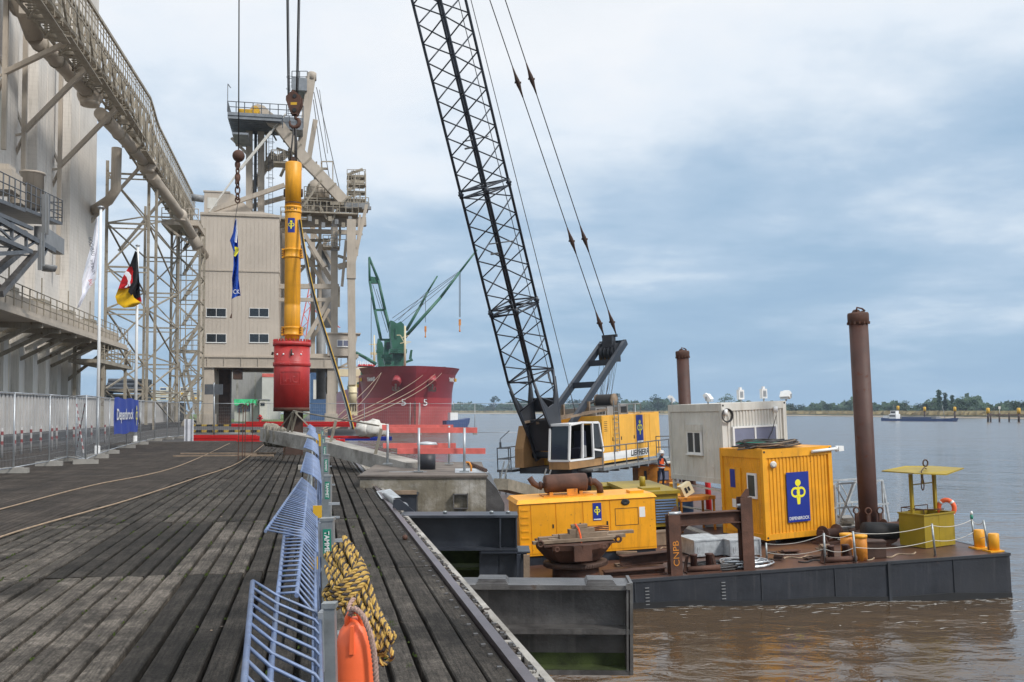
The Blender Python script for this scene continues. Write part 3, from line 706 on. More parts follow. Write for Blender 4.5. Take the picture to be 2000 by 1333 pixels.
# door and window on the side
b = MB(YC); d0, d1 = onplane(YC, 1432, 915, 0, -.01), onplane(YC, 1452, 1000, 0, -.01)
b.bb((-.02, 1.15, .12), (.02, 1.95, 2.05)); d = b.build('door', M['yellow'], t); WP[d.name] = WP[t.name]
MB(YC).bb((-.05, 1.24, 1.0), (-.02, 1.36, 1.06)).build('handle', M['galv'], d)
MB(YC).bb((-.03, 1.42, 1.45), (-.022, 1.68, 2.0)).build('notice', M['blue_sign'], d)
MB(YC).bb((-.03, 1.42, .85), (-.022, 1.62, 1.1)).build('notice', M['white_paint'], d)
b = MB(YC); b.bb((-.03, .35, 1.18), (.02, .80, 1.92)); wn = b.build('window', M['white_paint'], t); WP[wn.name] = WP[t.name]
MB(YC).bb((-.034, .41, 1.25), (-.02, .74, 1.86)).build('pane', M['glass_grey'], wn)
b = MB(YC); b.bb((.2, .2, -.14), (.45, 2.0, 0)); b.bb((1.9, .2, -.14), (2.2, 2.0, 0)); b.build('bearer', M['rust'], t)
# hoses coiled on its roof
random.seed(4)
t = thing('hose_coil', 'tangle of dark hoses and ropes coiled on the yellow container roof', 'hose', YC @ Vector((.9, 1.2, YH)))
for k, (mn, nn) in enumerate((('rope_dark', 20), ('wood', 10), ('label_green', 1))):
    b = MB(YC)
    for i in range(nn):
        cx, cy = .85+random.gauss(0,.12), .95+random.gauss(0,.12); rx, ry = random.uniform(.45,.9), random.uniform(.4,.75); z = YH+.02+random.random()*.20*(1-.6*abs(rx-.6))
        b.poly([(cx+rx*math.cos(q), min(max(cy+ry*math.sin(q), -.05), 2.1), z+.03*math.sin(q*2+i)) for q in (j*2*math.pi/22 for j in range(22))], .018, 5, closed=True)
    b.poly([(-.5, .5, YH+.02), (-.2, .3, YH+.06), (.2, .5, YH+.1)], .02, 5) if k == 0 else None
    b.build('hose', M[mn], t)
def flood(t_lab, Mf, p, yaw, arm=None, group='white floodlights on the containers', tall=False):
    t = thing('floodlight', t_lab, 'floodlight', Mf @ Vector(p), group)
    m = Mf @ Matrix.Translation(p) @ Matrix.Rotation(R(yaw), 4, 'Z')
    b = MB(m)
    if tall:
        b.bb((-.10, -.07, .1), (.10, .07, .42)); b.bb((-.04, -.04, .42), (.04, .04, .5)); b.build('housing', M['white_paint'], t)
        b = MB(m); b.tube((0, 0, 0), (0, 0, .1), .03, 8); b.bb((-.06, -.075, .16), (.06, -.07, .36)); b.build('bracket', M['galv'], t)
    else:
        rot = Matrix.Rotation(R(-35), 4, 'X')
        b.box((0, 0, .20), (.34, .16, .22), rot); b.box((0, .08, .27), (.20, .12, .14), rot); b.build('housing', M['white_paint'], t)
        b = MB(m); b.box((0, -.075, .145), (.29, .02, .17), rot); b.build('lens', M['galv'], t)
        b = MB(m); b.tube((0, .02, 0), (0, .02, .14), .025, 8); b.bb((-.2, -.01, .12), (-.18, .05, .24)); b.bb((.18, -.01, .12), (.2, .05, .24)); b.bb((-.2, -.01, .10), (.2, .05, .12)); b.build('bracket', M['galv'], t)
WPt = at(1416, 947, 31.5); WC = bf(WPt, 20.5); WW, WL, WH = 2.5, 3.45, 2.62
t = thing('container', 'weathered white office container raised on legs, wide windows in its end', 'container', at(1416, 1040, 31.5))
container_shell(t, WC, WW, WL, WH, M['white_box'], M['white_box'])
def window(t, Mf, axis, u0, u1, z0, z1, off, panes, glass, fr=.05, sill=True):
    """framed window on the plane axis=off; u along the other axis"""
    def bx(b, ua, ub, za, zb, da, db):
        b.bb((ua, da, za), (ub, db, zb)) if axis == 1 else b.bb((da, ua, za), (db, ub, zb))
    b = MB(Mf)
    bx(b, u0, u1, z0, z0+fr, off-.04, off+.02); bx(b, u0, u1, z1-fr, z1, off-.04, off+.02)
    xs = [u0+(u1-u0)*i/panes for i in range(panes+1)]
    for i, x in enumerate(xs):
        a = x if i == 0 else x-fr/2 if i < panes else x-fr
        bx(b, a, a+fr, z0+fr, z1-fr, off-.042, off+.02)
    if sill: bx(b, u0-.04, u1+.04, z0-.04, z0-.001, off-.08, off+.02)
    wn = b.build('window', M['white_paint'], t); WP[wn.name] = WP[t.name]
    for i in range(panes):
        b = MB(Mf); bx(b, xs[i]+fr*.6, xs[i+1]-fr*.6, z0+fr, z1-fr, off-.02, off+.01); b.build('pane', glass, wn)
    return wn
a_, c_ = onplane(WC, 1430, 834, 1), onplane(WC, 1519, 876, 1)
window(t, WC, 1, max(a_.x, .16), c_.x, c_.z, a_.z, 0.0, 2, M['glass_blue'], .06)
a_, c_ = onplane(WC, 1342, 842, 0), onplane(WC, 1372, 888, 0)
wn = window(t, WC, 0, c_.y, a_.y, c_.z, a_.z, 0.0, 2, M['glass_grey'], .06)
MB(WC).bb((-.06, c_.y-.03, a_.z), (.02, a_.y+.03, a_.z+.22)).build('shutter_box', M['white_box'], wn)
b = MB(WC)
for x, y in ((.03, .03), (.03, WL-.15), (WW-.15, WL-.15), (WW-.15, .03)): b.bb((x, y, -1.72), (x+.11, y+.11, 0))
b.bar((.08, .1, -.25), (.08, WL-.1, -.12), .05); b.bar((.08, .1, -.95), (.08, WL-.1, -.95), .05); b.build('leg', M['white_box'], t)
b = MB(WC)
for px_ in (1417, 1515):
    v = onplane(WC, px_, 800 if px_ == 1515 else 806, 1, -.08); b.tube((v.x, -.08, v.z-.1), (v.x, -.08, v.z+.1), .07, 10)
b.build('lamp', M['white_paint'], t)
b = MB(WC); v = onplane(WC, 1421, 812, 1, -.1)
for k in range(5): b.poly([(v.x+(.17+.01*k)*math.cos(q), -.06-.01*k, v.z+(.19+.008*k)*math.sin(q)) for q in (j*2*math.pi/18 for j in range(18))], .014, 5, closed=True)
v2 = onplane(WC, 1516, 812, 1, -.05); v3 = onplane(WC, 1495, 868, 1, -.05); b.poly([v2, v2.lerp(v3, .5)+Vector((.05,0,-.05)), v3], .012, 5)
b.build('cable', M['rope_dark'], t)
flood('white floodlight on the left rear roof corner of the white container', WC, (.1, WL-.15, WH), 60)
flood('white floodlight on the middle of the white container roof edge', WC, (.1, .9, WH), 40)
flood('upright white lamp box left of its twin on the white container roof', WC, (.95, .3, WH), 0, tall=True)
flood('upright white lamp box near the right roof corner of the white container', WC, (1.85, .3, WH), 0, tall=True)
flood('white floodlight sticking out at the right roof corner of the white container', WC, (WW+.08, .1, WH-.02), -60)
t = thing('floodlight', 'white floodlight on a horizontal pole at the yellow container roof corner', 'floodlight', YC @ Vector((2.2, 0, YH-.12)), 'white floodlights on the containers')
b = MB(YC); b.tube((1.7, -.05, YH-.14), (2.62, -.05, YH-.10), .045, 10); b.build('pole', M['white_paint'], t)
b = MB(YC); b.tube((2.60, -.05, YH-.19), (2.60, -.05, YH-.02), .05, 10); b.bb((2.62, -.12, YH-.18), (2.80, .04, YH-.03)); b.build('housing', M['white_paint'], t)
# workbench under the white container
wb = dk(1362, 1040)
t = thing('workbench', 'orange steel workbench with tools under the white container', 'workbench', wb); m = bf(wb, 20.5)
b = MB(m); b.bb((-.6, 0, 1.02), (.75, .8, 1.14)); b.build('bench_top', M['orange_rusty'], t)
for x, y in ((-.55, .03), (.68, .03), (.68, .72), (-.55, .72)): MB(m).bb((x, y, 0), (x+.06, y+.06, 1.02)).build('leg', M['orange_rusty'], t)
t = thing('jerrycan', 'tan jerrycan lying tilted on the orange workbench', 'can', m @ Vector((-.1, .3, 1.15)))
b = MB(m @ Matrix.Translation((-.15, .35, 1.38)) @ Matrix.Rotation(R(-25), 4, 'Y')); b.bb((-.2, -.12, -.2), (.2, .12, .2)); b.build('can_body', M['cream'], t)
b = MB(m @ Matrix.Translation((-.15, .35, 1.38)) @ Matrix.Rotation(R(-25), 4, 'Y')); b.bb((-.1, -.135, -.09), (-.02, -.12, .1)); b.bb((.02, -.135, -.06), (.09, -.12, .08)); b.build('recess', M['black'], t)
wp_ = dk(1385, 1000)
t = thing('red_bottle', 'red gas bottle behind the workbench under the white container', 'gas bottle', wp_)
MB(bf(wp_)).lathe([(.11, 0), (.11, 1.15), (.07, 1.28), (.03, 1.33)], n=12).build('bottle', M['red_paint'], t)

# ------------------------------------------------ yellow generator
GR = dk(1284, 1090); GM = bf(GR, 8.5)
t = thing('generator', 'long yellow generator housing with rusty silencer on its roof', 'generator', GR)
gx = -4.05; g0 = onplane(GM, 1014, 1040, 1).x
b = MB(GM); b.bb((g0+.1, .05, 0), (-.02, 1.75, .27)); b.build('skid', M['steel_navy'], t)
b = MB(GM); b.bb((g0, 0, .27), (0, 1.8, 1.70)); b.build('body', M['yellow_gen'], t)
b = MB(GM); b.add([(g0-.05, -.05, 1.69), (.05, -.05, 1.69), (.05, 1.85, 1.69), (g0-.05, 1.85, 1.69), (g0+.02, .1, 1.79), (-.02, .1, 1.79), (-.02, 1.75, 1.79), (g0+.02, 1.75, 1.79)],
   [(0,3,2,1),(4,5,6,7),(0,1,5,4),(1,2,6,5),(2,3,7,6),(3,0,4,7)]); b.build('roof', M['yellow_gen'], t)
xs = [onplane(GM, p, 1030, 1).x for p in (1037, 1086, 1139, 1192)]
lo = g0
for i, (a, c) in enumerate(zip([g0]+xs, xs+[0.0])):
    d = MB(GM).bb((a+.015, -.014, .33), (c-.015, .01, 1.66)).build('door', M['yellow_gen'], t); WP[d.name] = WP[t.name]
    if i in (1, 2, 3): MB(GM).bb((c-.10, -.028, 1.0), (c-.06, -.015, 1.1)).build('handle', M['black'], d)
b = MB(GM)
for k in range(6): b.bb((g0+.06, -.03, .55+k*.19), (xs[0]-.06, -.016, .60+k*.19))
b.build('ladder_rungs', M['yellow_gen'], t)
a_, c_ = onplane(GM, 1157, 983, 1), onplane(GM, 1175, 1016, 1); signboard(t, GM, a_.x, c_.x, c_.z, a_.z, -.03, False)
a_, c_ = onplane(GM, 1145, 1028, 1), onplane(GM, 1190, 1056, 1)
b = MB(GM); b.bb((a_.x, -.018, c_.z), (c_.x, -.015, a_.z)); g = b.build('grille', M['black'], t); WP[g.name] = WP[t.name]
b = MB(GM)
for k in range(9):
    z = c_.z+(a_.z-c_.z)*(k+.5)/9; b.box(((a_.x+c_.x)/2, -.024, z), (c_.x-a_.x, .012, .018), Matrix.Rotation(R(-25), 4, 'X'))
b.build('louvre', M['orange_rusty'], g)
a_, c_ = onplane(GM, 1201, 994, 1), onplane(GM, 1247, 1024, 1)
b = MB(GM)
for q in (((a_.x, a_.z), (c_.x, a_.z)), ((a_.x, c_.z), (c_.x, c_.z)), ((a_.x, a_.z), (a_.x, c_.z)), ((c_.x, a_.z), (c_.x, c_.z))): b.bar((q[0][0], -.016, q[0][1]), (q[1][0], -.016, q[1][1]), .012)
b.build('hatch_seam', M['rust_dark'], t)
v = onplane(GM, 1221, 981, 1)
b = MB(GM @ Matrix.Translation((v.x, -.02, v.z)) @ Matrix.Diagonal((1.45, 1, 1, 1))); b.lathe([(.085, 0), (.085, -.01), (.06, -.012), (.001, -.008)], n=16, axis='y'); b.build('porthole', M['black'], t)
v = onplane(GM, 1254, 1000, 1); MB(GM).bb((v.x-.08, -.02, v.z-.14), (v.x+.08, -.015, v.z+.14)).build('paper_notice', M['white_paint'], t)
sx = onplane(GM, 1105, 960, 1, .9).x
b = MB(GM); b.lathe([(.02, -.62), (.24, -.60), (.26, -.55), (.26, .55), (.24, .60), (.02, .62)], (sx, .9, 2.13), 20, 'x')
b.poly([(sx+.6, .9, 2.13), (sx+.85, .9, 2.12), (sx+.98, .9, 2.0), (sx+1.0, .9, 1.80)], .10, 12); b.poly([(sx-.6, .9, 2.10), (sx-.78, .9, 2.08), (sx-.92, .9, 2.17), (sx-1.02, .9, 2.33)], .085, 12)
b.lathe([(.12, -.03), (.12, .03)], (sx-.72, .9, 2.09), 14, 'x'); b.lathe([(.13, -.03), (.13, .03)], (sx+.72, .9, 2.13), 14, 'x')
b.build('silencer', M['rust'], t)
b = MB(GM); b.bb((sx-.5, .7, 1.78), (sx-.4, 1.1, 1.9)); b.bb((sx+.35, .7, 1.78), (sx+.45, 1.1, 1.9)); b.bb((sx-.7, .5, 1.78), (sx+.7, 1.3, 1.82)); b.bb((sx-.02, .6, 1.78), (sx+.28, .66, 1.98)); b.build('silencer_saddle', M['orange_rusty'], t)
MB(GM).bb((-.62, .3, 1.78), (-.22, .7, 1.86)).build('roof_box', M['yellow_gen'], t)

# ------------------------------------------------ olive machine houses and rusty cabin behind
p = dk(1243, 1015); p.y = 30.6; p = at(1243, 1013, 30.6); OM = bf(p, 5)
t = thing('machine_house', 'low olive machine housing with blue louvres behind the generator', 'machine', p)
b = MB(OM); b.bb((-.02, 0, -.3), (1.35, 4.2, .72)); b.build('body', M['olive'], t)
b = MB(OM); b.bb((-.1, -.08, .72), (1.42, 4.3, .82)); b.build('roof', M['olive'], t)
b = MB(OM)
for k in range(9): b.box((.95, -.03, -.15+.085*k), (.66, .03, .05), Matrix.Rotation(R(-25), 4, 'X'))
b.build('louvres', M['blue_machine'], t)
MB(OM).lathe([(.10, .8), (.10, 1.15), (.08, 1.16)], (.62, 1.7, 0), 12).build('chimney', M['olive'], t)
MB(OM).bb((.3, .4, .82), (.9, 1.0, .9)).build('hatch', M['olive'], t)
p = at(1200, 985, 34.5); m = bf(p, 5)
t = thing('machine_box', 'dark olive box standing left of the olive machine housing', 'machine', p)
b = MB(m); b.bb((-.55, 0, -.3), (.75, 1.5, .62)); b.build('body', M['olive'], t); MB(m).bb((-.6, -.04, .62), (.8, 1.55, .66)).build('lid', M['olive'], t)
p = at(1278, 950, 50.4); p.z = -2.34; m = bf(p, 8.5)
t = thing('winch_cabin', 'small rusty orange cabin with white roof and window beside the worker', 'cabin', p)
b = MB(m); b.bb((-.82, 0, 0), (1.1, 1.1, 1.12)); b.build('wall', M['orange_rusty'], t)
MB(m).bb((-1.15, -.15, 1.12), (1.2, 1.2, 1.18)).build('roof', M['white_box'], t)
b = MB(m); b.bb((.2, -.02, .25), (.8, 0.01, .75)); wn = b.build('window', M['black'], t); WP[wn.name] = WP[t.name]; MB(m).bb((.24, -.03, .29), (.78, -.018, .71)).build('pane', M['glass_blue'], wn)
b = MB(m); b.bb((-.52, -.02, .3), (-.38, .01, .8)); b.build('opening', M['black'], t)

# ------------------------------------------------ rusty frame of H beams
a0, a1 = dk(1319, 1123), dk(1462, 1114); m = bf(a0, 8.5)
t = thing('beam_portal', 'rusty frame of two upright H beams joined by a crossbeam', 'steel frame', a0)
x1_ = (m.inverted() @ a1).x
for x, h in ((0, 1.62), (x1_, 1.95)):
    b = MB(m); b.ibeam((x, .0, 0), (x, .0, h-.12), .30, .30, .022, .016, up=(0, 1, 0) if x == 0 else (0, 1, 0))
    b.add([(x-.10,-.01,h-.12),(x+.14,-.01,h-.12),(x+.14,-.01,h+.08),(x+.06,-.01,h+.08),(x-.10,.01,h-.12),(x+.14,.01,h-.12),(x+.14,.01,h+.08),(x+.06,.01,h+.08)],
      [(0,1,2,3),(7,6,5,4),(0,4,5,1),(1,5,6,2),(2,6,7,3),(3,7,4,0)])
    b.build('post', M['rust'], t)
b = MB(m); b.ibeam((.15, 0, 1.36), (x1_-.15, 0, 1.36), .26, .30, .02, .014); b.prism([(.15, 1.2), (.4, 1.2), (.15, .98)], .02); b.prism([(x1_-.15, 1.2), (x1_-.4, 1.2), (x1_-.15, .98)], .02); b.build('crossbeam', M['rust'], t)
b = MB(m); b.lathe([(.05, -.16), (.05, .16)], (.05, -.02, 1.52), 10, 'x'); b.lathe([(.05, -.16), (.05, .16)], (x1_-.05, -.02, 1.62), 10, 'x'); b.build('pin', M['galv'], t)
text(t, 'CNPB', m @ Matrix.Translation((0.0, -.153, .55)) @ Matrix.Rotation(R(-90), 4, 'Y'), .62, .15, M['orange_rusty'], name='chalk_marks')

# ------------------------------------------------ galvanised boxes
for px, lab in ((1358, 'left of two galvanised steel boxes beside the rusty H beam frame'), (1428, 'right of two galvanised boxes, partly behind the right rusty post')):
    p = dk(px, 1092); m = bf(p, 12)
    t = thing('steel_box', lab, 'box', p, 'galvanised steel boxes')
    b = MB(m); b.bb((0, 0, .06), (.86, 1.15, .46)); b.build('box_body', M['galv_box'], t)
    b = MB(m); b.bb((-.02, -.02, .46), (.88, 1.17, .50)); b.build('lid', M['galv_box'], t)
    b = MB(m)
    for x in (0, .86):
        b.bb((x-.022, -.022, 0), (x+.022, .022, .47)); b.bb((x-.022, 1.13, 0), (x+.022, 1.17, .47))
    for x in (.06, .80): b.poly([(x, -.05, .32), (x, -.05, .18), (x+.03, -.05, .14), (x+.06, -.05, .18), (x+.06, -.05, .32)], .008, 5)
    b.bb((0, -.012, .05), (.86, .0, .09)); b.build('frame', M['galv'], t)

# ------------------------------------------------ rusty slewing ring with timbers
p = dk(1125, 1128); p = BO + (p-BO)*1.0; m = bf(p, 8.5)
t = thing('slewing_ring', 'rusty round slewing base loaded with old timbers', 'machine part', p)
b = MB(m); b.lathe([(.60, -.1), (.58, .32)], n=32); b.build('drum', M['rust'], t)
b = MB(m); b.lathe([(.62, .30), (.80, .32), (.80, .42), (.62, .43)], n=48)
for k in range(72): a = k*2*math.pi/72; b.box((.80*math.cos(a), .80*math.sin(a), .37), (.025, .025, .08), Matrix.Rotation(a, 4, 'Z'))
b.build('gear_ring', M['rust_dark'], t)
b = MB(m); b.lathe([(.62, .44), (.72, .5), (.98, .80), (1.0, .93), (.94, .93)], n=8, smooth=False); b.bb((-.9, -.7, .9), (.9, .7, .94)); b.bb((-.22, -.98, .55), (.22, -.86, .93))
for x, a in ((-.98, 30), (.98, -30)):
    b.poly([(x+.07*math.cos(q), -.62, .98+.07*math.sin(q)) for q in (i*2*math.pi/12 for i in range(12))], .03, 6, closed=True)
for x in (-.62, -.1, .55): b.poly([(x+.05*math.cos(q), -.88, .86+.05*math.sin(q)) for q in (i*2*math.pi/10 for i in range(10))], .018, 5, closed=True)
b.build('pan', M['rust'], t)
for i, (x0_, x1_b, y_, z_, th) in enumerate(((-1.15, .95, -.5, 1.0, .07), (-.7, 1.25, -.25, 1.0, .08), (-.9, .9, .1, 1.0, .09), (-.45, .75, -.3, 1.09, .10), (-.2, .45, -.3, 1.19, .12), (-.1, .3, -.15, 1.30, .08), (-.5, 1.6, .3, 1.02, .07))):
    tt = MB(m); tt.bar((x0_, y_, z_), (x1_b, y_+.06*math.sin(i*2), z_+.01), .2, th)
    tt.build('timber', M['wood'], label=('lowest front timber', 'long second timber', 'thick middle timber', 'raised timber under the strap', 'upper short timber', 'topmost short timber', 'longest rear timber')[i]+' on the rusty slewing base', cat='timber', group='timbers on the slewing base')
b = MB(m); b.poly([(.06, -.58, .9), (.05, -.50, 1.12), (.03, -.42, 1.27), (0, -.2, 1.36), (-.02, .1, 1.2)], .022, 4); b.build('strap', M['orange_vest'], t)

# rusty beams lying on the deck near the edge
for i, (pa, pb, z, hh, lab) in enumerate((((1212, 1122), (1312, 1112), .32, .26, 'upper rusty H beam lying left of the frame'), ((1180, 1132), (1300, 1123), .10, .16, 'lower rusty beam under the H beam'), ((1085, 1085), (1130, 1120), .3, .24, 'rusty beam end left of the slewing base'))):
    A, C = dk(*pa)+Vector((0, .15, z)), dk(*pb)+Vector((0, .15, z))
    MB().ibeam(A, C, .32, hh, .02, .02).build('steel_beam', M['rust'], label=lab, cat='steel beam', group='rusty beams on the barge')
random.seed(14)
for i in range(7):
    px, py = random.uniform(1190, 1300), random.uniform(1085, 1118); A = dk(px, py)
    MB().bar(A+Vector((0,0,.06+.03*i)), A+Vector((random.uniform(.5, 1.3), random.uniform(-.2, .5), .06+.03*i)), .16, .06).build('loose_plank', M['wood'], label='loose brown plank between the rusty beams, %s of seven laid out' % ('first','second','third','fourth','fifth','sixth','seventh')[i], cat='plank', group='loose planks among the rusty beams')
# twin bollards
def bollards(px, py, lab, hh=.42):
    p = dk(px, py); m = bf(p, 8.5); t = thing('bollard', lab, 'bollard', p, 'rusty twin bollards')
    for x in (-.2, .2): MB(m).lathe([(.085, 0), (.085, hh), (.10, hh+.01), (.10, hh+.04), (.02, hh+.05)], (x, 0, 0), 14).build('post', M['rust_spud'], t)
    b = MB(m); b.lathe([(.07, -.42), (.07, .42)], (0, -.14, .12), 12, 'x'); b.bb((-.45, -.2, 0), (.45, .2, .04))
    b.prism([(-.46, 0), (-.38, 0), (-.3, hh), (-.36, hh)], .06, (0, .1, 0)); b.prism([(.46, 0), (.38, 0), (.3, hh), (.36, hh)], .06, (0, .1, 0)); b.build('base', M['rust'], t)
bollards(1371, 1118, 'rusty twin bollard between the posts of the H beam frame')
bollards(1638, 1100, 'rusty twin bollard below the right edge of the yellow container')
for px, py, lab in ((1655, 1092, 'left of two orange posts beside the large spud'), (1683, 1096, 'right of two orange posts beside the large spud')):
    p = dk(px, py); t = thing('mooring_post', lab, 'post', p, 'orange rusty posts by the spud')
    m = bf(p); MB(m).lathe([(.155, 0), (.155, .64), (.05, .66)], n=18).build('tube', M['orange_rusty'], t); MB(m).lathe([(.17, .60), (.17, .67), (.05, .68)], n=18).build('rim', M['yellow'], t)
for px, py, h, lab in ((1914, 1072, .50, 'left of two yellow bollards at the right barge corner'), (1942, 1078, .47, 'right of two yellow bollards at the right barge corner')):
    p = dk(px, py); t = thing('mooring_post', lab, 'post', p, 'yellow corner bollards')
    m = bf(p); MB(m).lathe([(.135, 0), (.135, h), (.12, h+.01), (.03, h+.012)], n=18).build('tube', M['yellow'], t); MB(m).bb((-.22, -.18, 0), (.17, .18, .05)).build('foot', M['yellow'], t)
# big rubber fender + crank by the spud
p = dk(1718, 1066); m = bf(p, 8.5)
t = thing('rubber_roll', 'black rubber roll lying beside the foot of the large spud', 'rubber roll', p)
b = MB(m @ Matrix.Rotation(R(6), 4, 'Y')); b.lathe([(.05, -.5), (.22, -.5), (.24, 0), (.22, .5), (.08, .52)], (0, 0, .42), 16, 'x'); b.build('roll', M['black_rubber'], t)
b = MB(m); b.prism([(.25, .0), (.5, .1), (.62, .38), (.5, .3), (.4, .16), (.1, .1)], .12); b.bb((-.45, -.1, 0), (.3, .25, .16)); b.build('cradle', M['rust'], t)
# hoses / chains / clutter
random.seed(8)
for cx, cy, mn, nn, lab, rr_ in ((1450, 1108, 'galv', 9, 'grey hose coil on deck between the rusty posts', .55), (1405, 1112, 'rope_dark', 7, 'dark cable coil on deck under the crossbeam', .45), (1660, 1060, 'rope_white', 5, 'pale rope heap beside the orange posts', .3)):
    c = dk(cx, cy); m = bf(c, 8.5); b = MB(m)
    for k in range(nn):
        r1 = rr_*random.uniform(.6, 1.1); ox, oy = random.gauss(0,.06), random.gauss(0,.06)
        b.poly([(ox+r1*1.4*math.cos(q), oy+r1*math.sin(q)*.8, .03+.02*k+.01*math.sin(3*q+k)) for q in (i*2*math.pi/20 for i in range(20))], .022, 5, closed=True)
    b.build('hose_coil', M[mn], label=lab, cat='hose')
for i, (px, py, dx, dy, dz, mn, lab) in enumerate(((1545, 1082, .5, .3, .12, 'rust', 'rusty plate pile under the yellow container front'), (1590, 1092, .7, .25, .10, 'rust_dark', 'dark steel plates on deck right of the yellow container front'),
     (1735, 1045, .5, .4, .3, 'rust_dark', 'dark winch lump behind the rubber roll'), (1395, 1060, .5, .3, .12, 'rust_dark', 'dark steel offcut behind the galvanised boxes'), (1515, 1095, .3, .25, .22, 'rust_dark', 'dark valve block below the yellow container corner'),
     (1655, 1030, .9, .4, .35, 'concrete', 'grey concrete lump left of the large spud'), (1610, 1075, .6, .3, .14, 'wood', 'short timber pile behind the twin bollard'))):
    p = dk(px, py); m = bf(p, 8.5+i*13)
    b = MB(m)
    for k in range(4): b.box((random.uniform(-.1,.1), random.uniform(-.1,.1), dz*(k+.5)/4), (dx*random.uniform(.7,1), dy*random.uniform(.7,1), dz/4*.9), Matrix.Rotation(random.uniform(-.2,.2), 4, 'Z'))
    b.build('plate_stack', M[mn], label=lab, cat='scrap')
# more deck clutter between the generator, the frame and the crane
random.seed(77)
CL = [('oil_drum','blue oil drum beside the workbench under the white container',1340,1020,'blue_machine','drum'), ('oil_drum','rusty oil drum behind the right rusty post',1430,1045,'rust','drum'),
      ('tool_chest','grey tool chest under the white container',1400,1030,'grey_paint','box'), ('crate','brown wooden crate left of the galvanised boxes',1296,1065,'wood','box'), ('crate','dark crate behind the generator right end',1300,1040,'rust_dark','box'),
      ('ramp_plate','pale grey steel ramp plate lying under the white container',1350,1048,'concrete_pale','plate'), ('oil_drum','yellow drum right of the worker on the far deck',1322,985,'yellow','drum'), ('winch','rusty deck winch behind the large spud foot',1745,1048,'rust','winch'),
      ('winch','rusty winch on deck left of the orange posts',1622,1062,'rust','winch'), ('anchor_shoe','small dark anchor block before the orange posts',1705,1090,'rust_dark','box'), ('crate','low olive crate behind the basket',1770,1045,'olive','box')]
for nm, lab, px, py, mn, kd in CL:
    p = dk(px, py); m = bf(p, random.uniform(-20, 40)); t = thing(nm, lab, nm.replace('_', ' '), p)
    if kd == 'drum':
        b = MB(m); b.lathe([(.28, 0), (.29, .02), (.28, .04), (.28, .28), (.295, .30), (.28, .32), (.28, .58), (.295, .60), (.28, .62), (.28, .86), (.29, .88), (.26, .88), (.26, .86)], n=20); b.build('shell', M[mn], t)
    elif kd == 'plate':
        b = MB(m); b.box((0, 0, .25), (1.3, .9, .03), Matrix.Rotation(R(22), 4, 'Y')); b.build('sheet', M[mn], t)
    elif kd == 'winch':
        b = MB(m); b.lathe([(.24, -.3), (.24, -.27), (.14, -.26), (.14, .26), (.24, .27), (.24, .3)], (0, 0, .3), 16, 'x'); b.build('drum', M[mn], t)
        b = MB(m); b.bb((-.42, -.3, 0), (.42, .3, .08)); b.prism([(-.25, .05), (.25, .05), (.08, .42), (-.08, .42)], .04, (-.36, 0, 0), 'yz'); b.prism([(-.25, .05), (.25, .05), (.08, .42), (-.08, .42)], .04, (.36, 0, 0), 'yz'); b.build('bed', M[mn], t)
    else:
        w_, d_, h_ = random.uniform(.5, .8), random.uniform(.4, .5), random.uniform(.3, .45)
        b = MB(m); b.bb((-w_/2, -d_/2, .03), (w_/2, d_/2, h_)); b.build('box_body', M[mn], t)
        b = MB(m); b.bb((-w_/2-.015, -d_/2-.015, h_), (w_/2+.015, d_/2+.015, h_+.04)); b.build('lid', M[mn], t)
for i, (pa, pb) in enumerate((((1290, 1075), (1330, 1060)), ((1320, 1100), (1440, 1108)), ((1505, 1095), (1600, 1088)), ((1560, 1100), (1660, 1094)), ((1690, 1096), (1790, 1082)))):
    A, C = dk(*pa), dk(*pb); A.z += .03; C.z += .03; pts = [A.lerp(C, k/9)+Vector((0, .14*math.sin(k*1.7+i), 0)) for k in range(10)]
    MB().poly(smooth(pts, 3), .022, 6).build('deck_cable', M['rope_dark' if i % 2 else 'rope_tan'], label=('short cable left of the rusty frame','cable lying under the rusty crossbeam','dark cable along the deck edge under the yellow container','tan rope snaking towards the orange posts','dark cable running towards the basket')[i], cat='cable')
# stanchions and ropes
def stanchion(pb, h, lab, lean=0):
    p = dk(*pb); t = thing('stanchion', lab, 'rail post', p, 'stanchions along the barge edge'); m = bf(p)
    b = MB(m); b.poly([(0, 0, 0), (lean, 0, h)], .028, 8); b.build('tube', M['galv_post'], t)
    b = MB(m); b.lathe([(.05, 0), (.05, .03)], n=10); b.build('socket', M['rust'], t)
    return [m @ Vector((lean*k, 0, h*k)) for k in (.95, .5)]
S1 = stanchion((1612, 1103), .80, 'stanchion below the yellow container right corner')
S2 = stanchion((1672, 1101), .82, 'stanchion in front of the orange posts', -.04)
S3 = stanchion((1827, 1088), .86, 'stanchion in front of the olive basket', -.05)
S4 = stanchion((1905, 1067), .76, 'left stanchion at the yellow corner bollards', -.07)
S5 = stanchion((1932, 1078), .84, 'right stanchion at the yellow corner bollards', -.12)
S0 = stanchion((1498, 1098), .5, 'short stanchion under the yellow container left corner')
def sag(a, c, s, n=10): return [a.lerp(c, i/n)-Vector((0, 0, 4*s*(i/n)*(1-i/n))) for i in range(n+1)]
for k in (0, 1):
    b = MB()
    for A, C in ((S0, S1), (S1, S2), (S2, S3), (S3, S4), (S4, S5)): b.poly(sag(A[k], C[k], .10), .008, 5)
    b.build('guard_rope', M['rope_white'], label=('upper', 'lower')[k]+' white guard rope strung between the barge stanchions', cat='rope')
t = thing('marker_lamp', 'small green and white marker bottle on the corner stanchion', 'marker', S4[0])
MB().lathe([(.035, .02), (.04, .06), (.04, .14)], S4[0], 10).build('base', M['label_green'], t); MB().lathe([(.035, .14), (.035, .2), (.012, .24)], S4[0], 10).build('top', M['white_paint'], t)
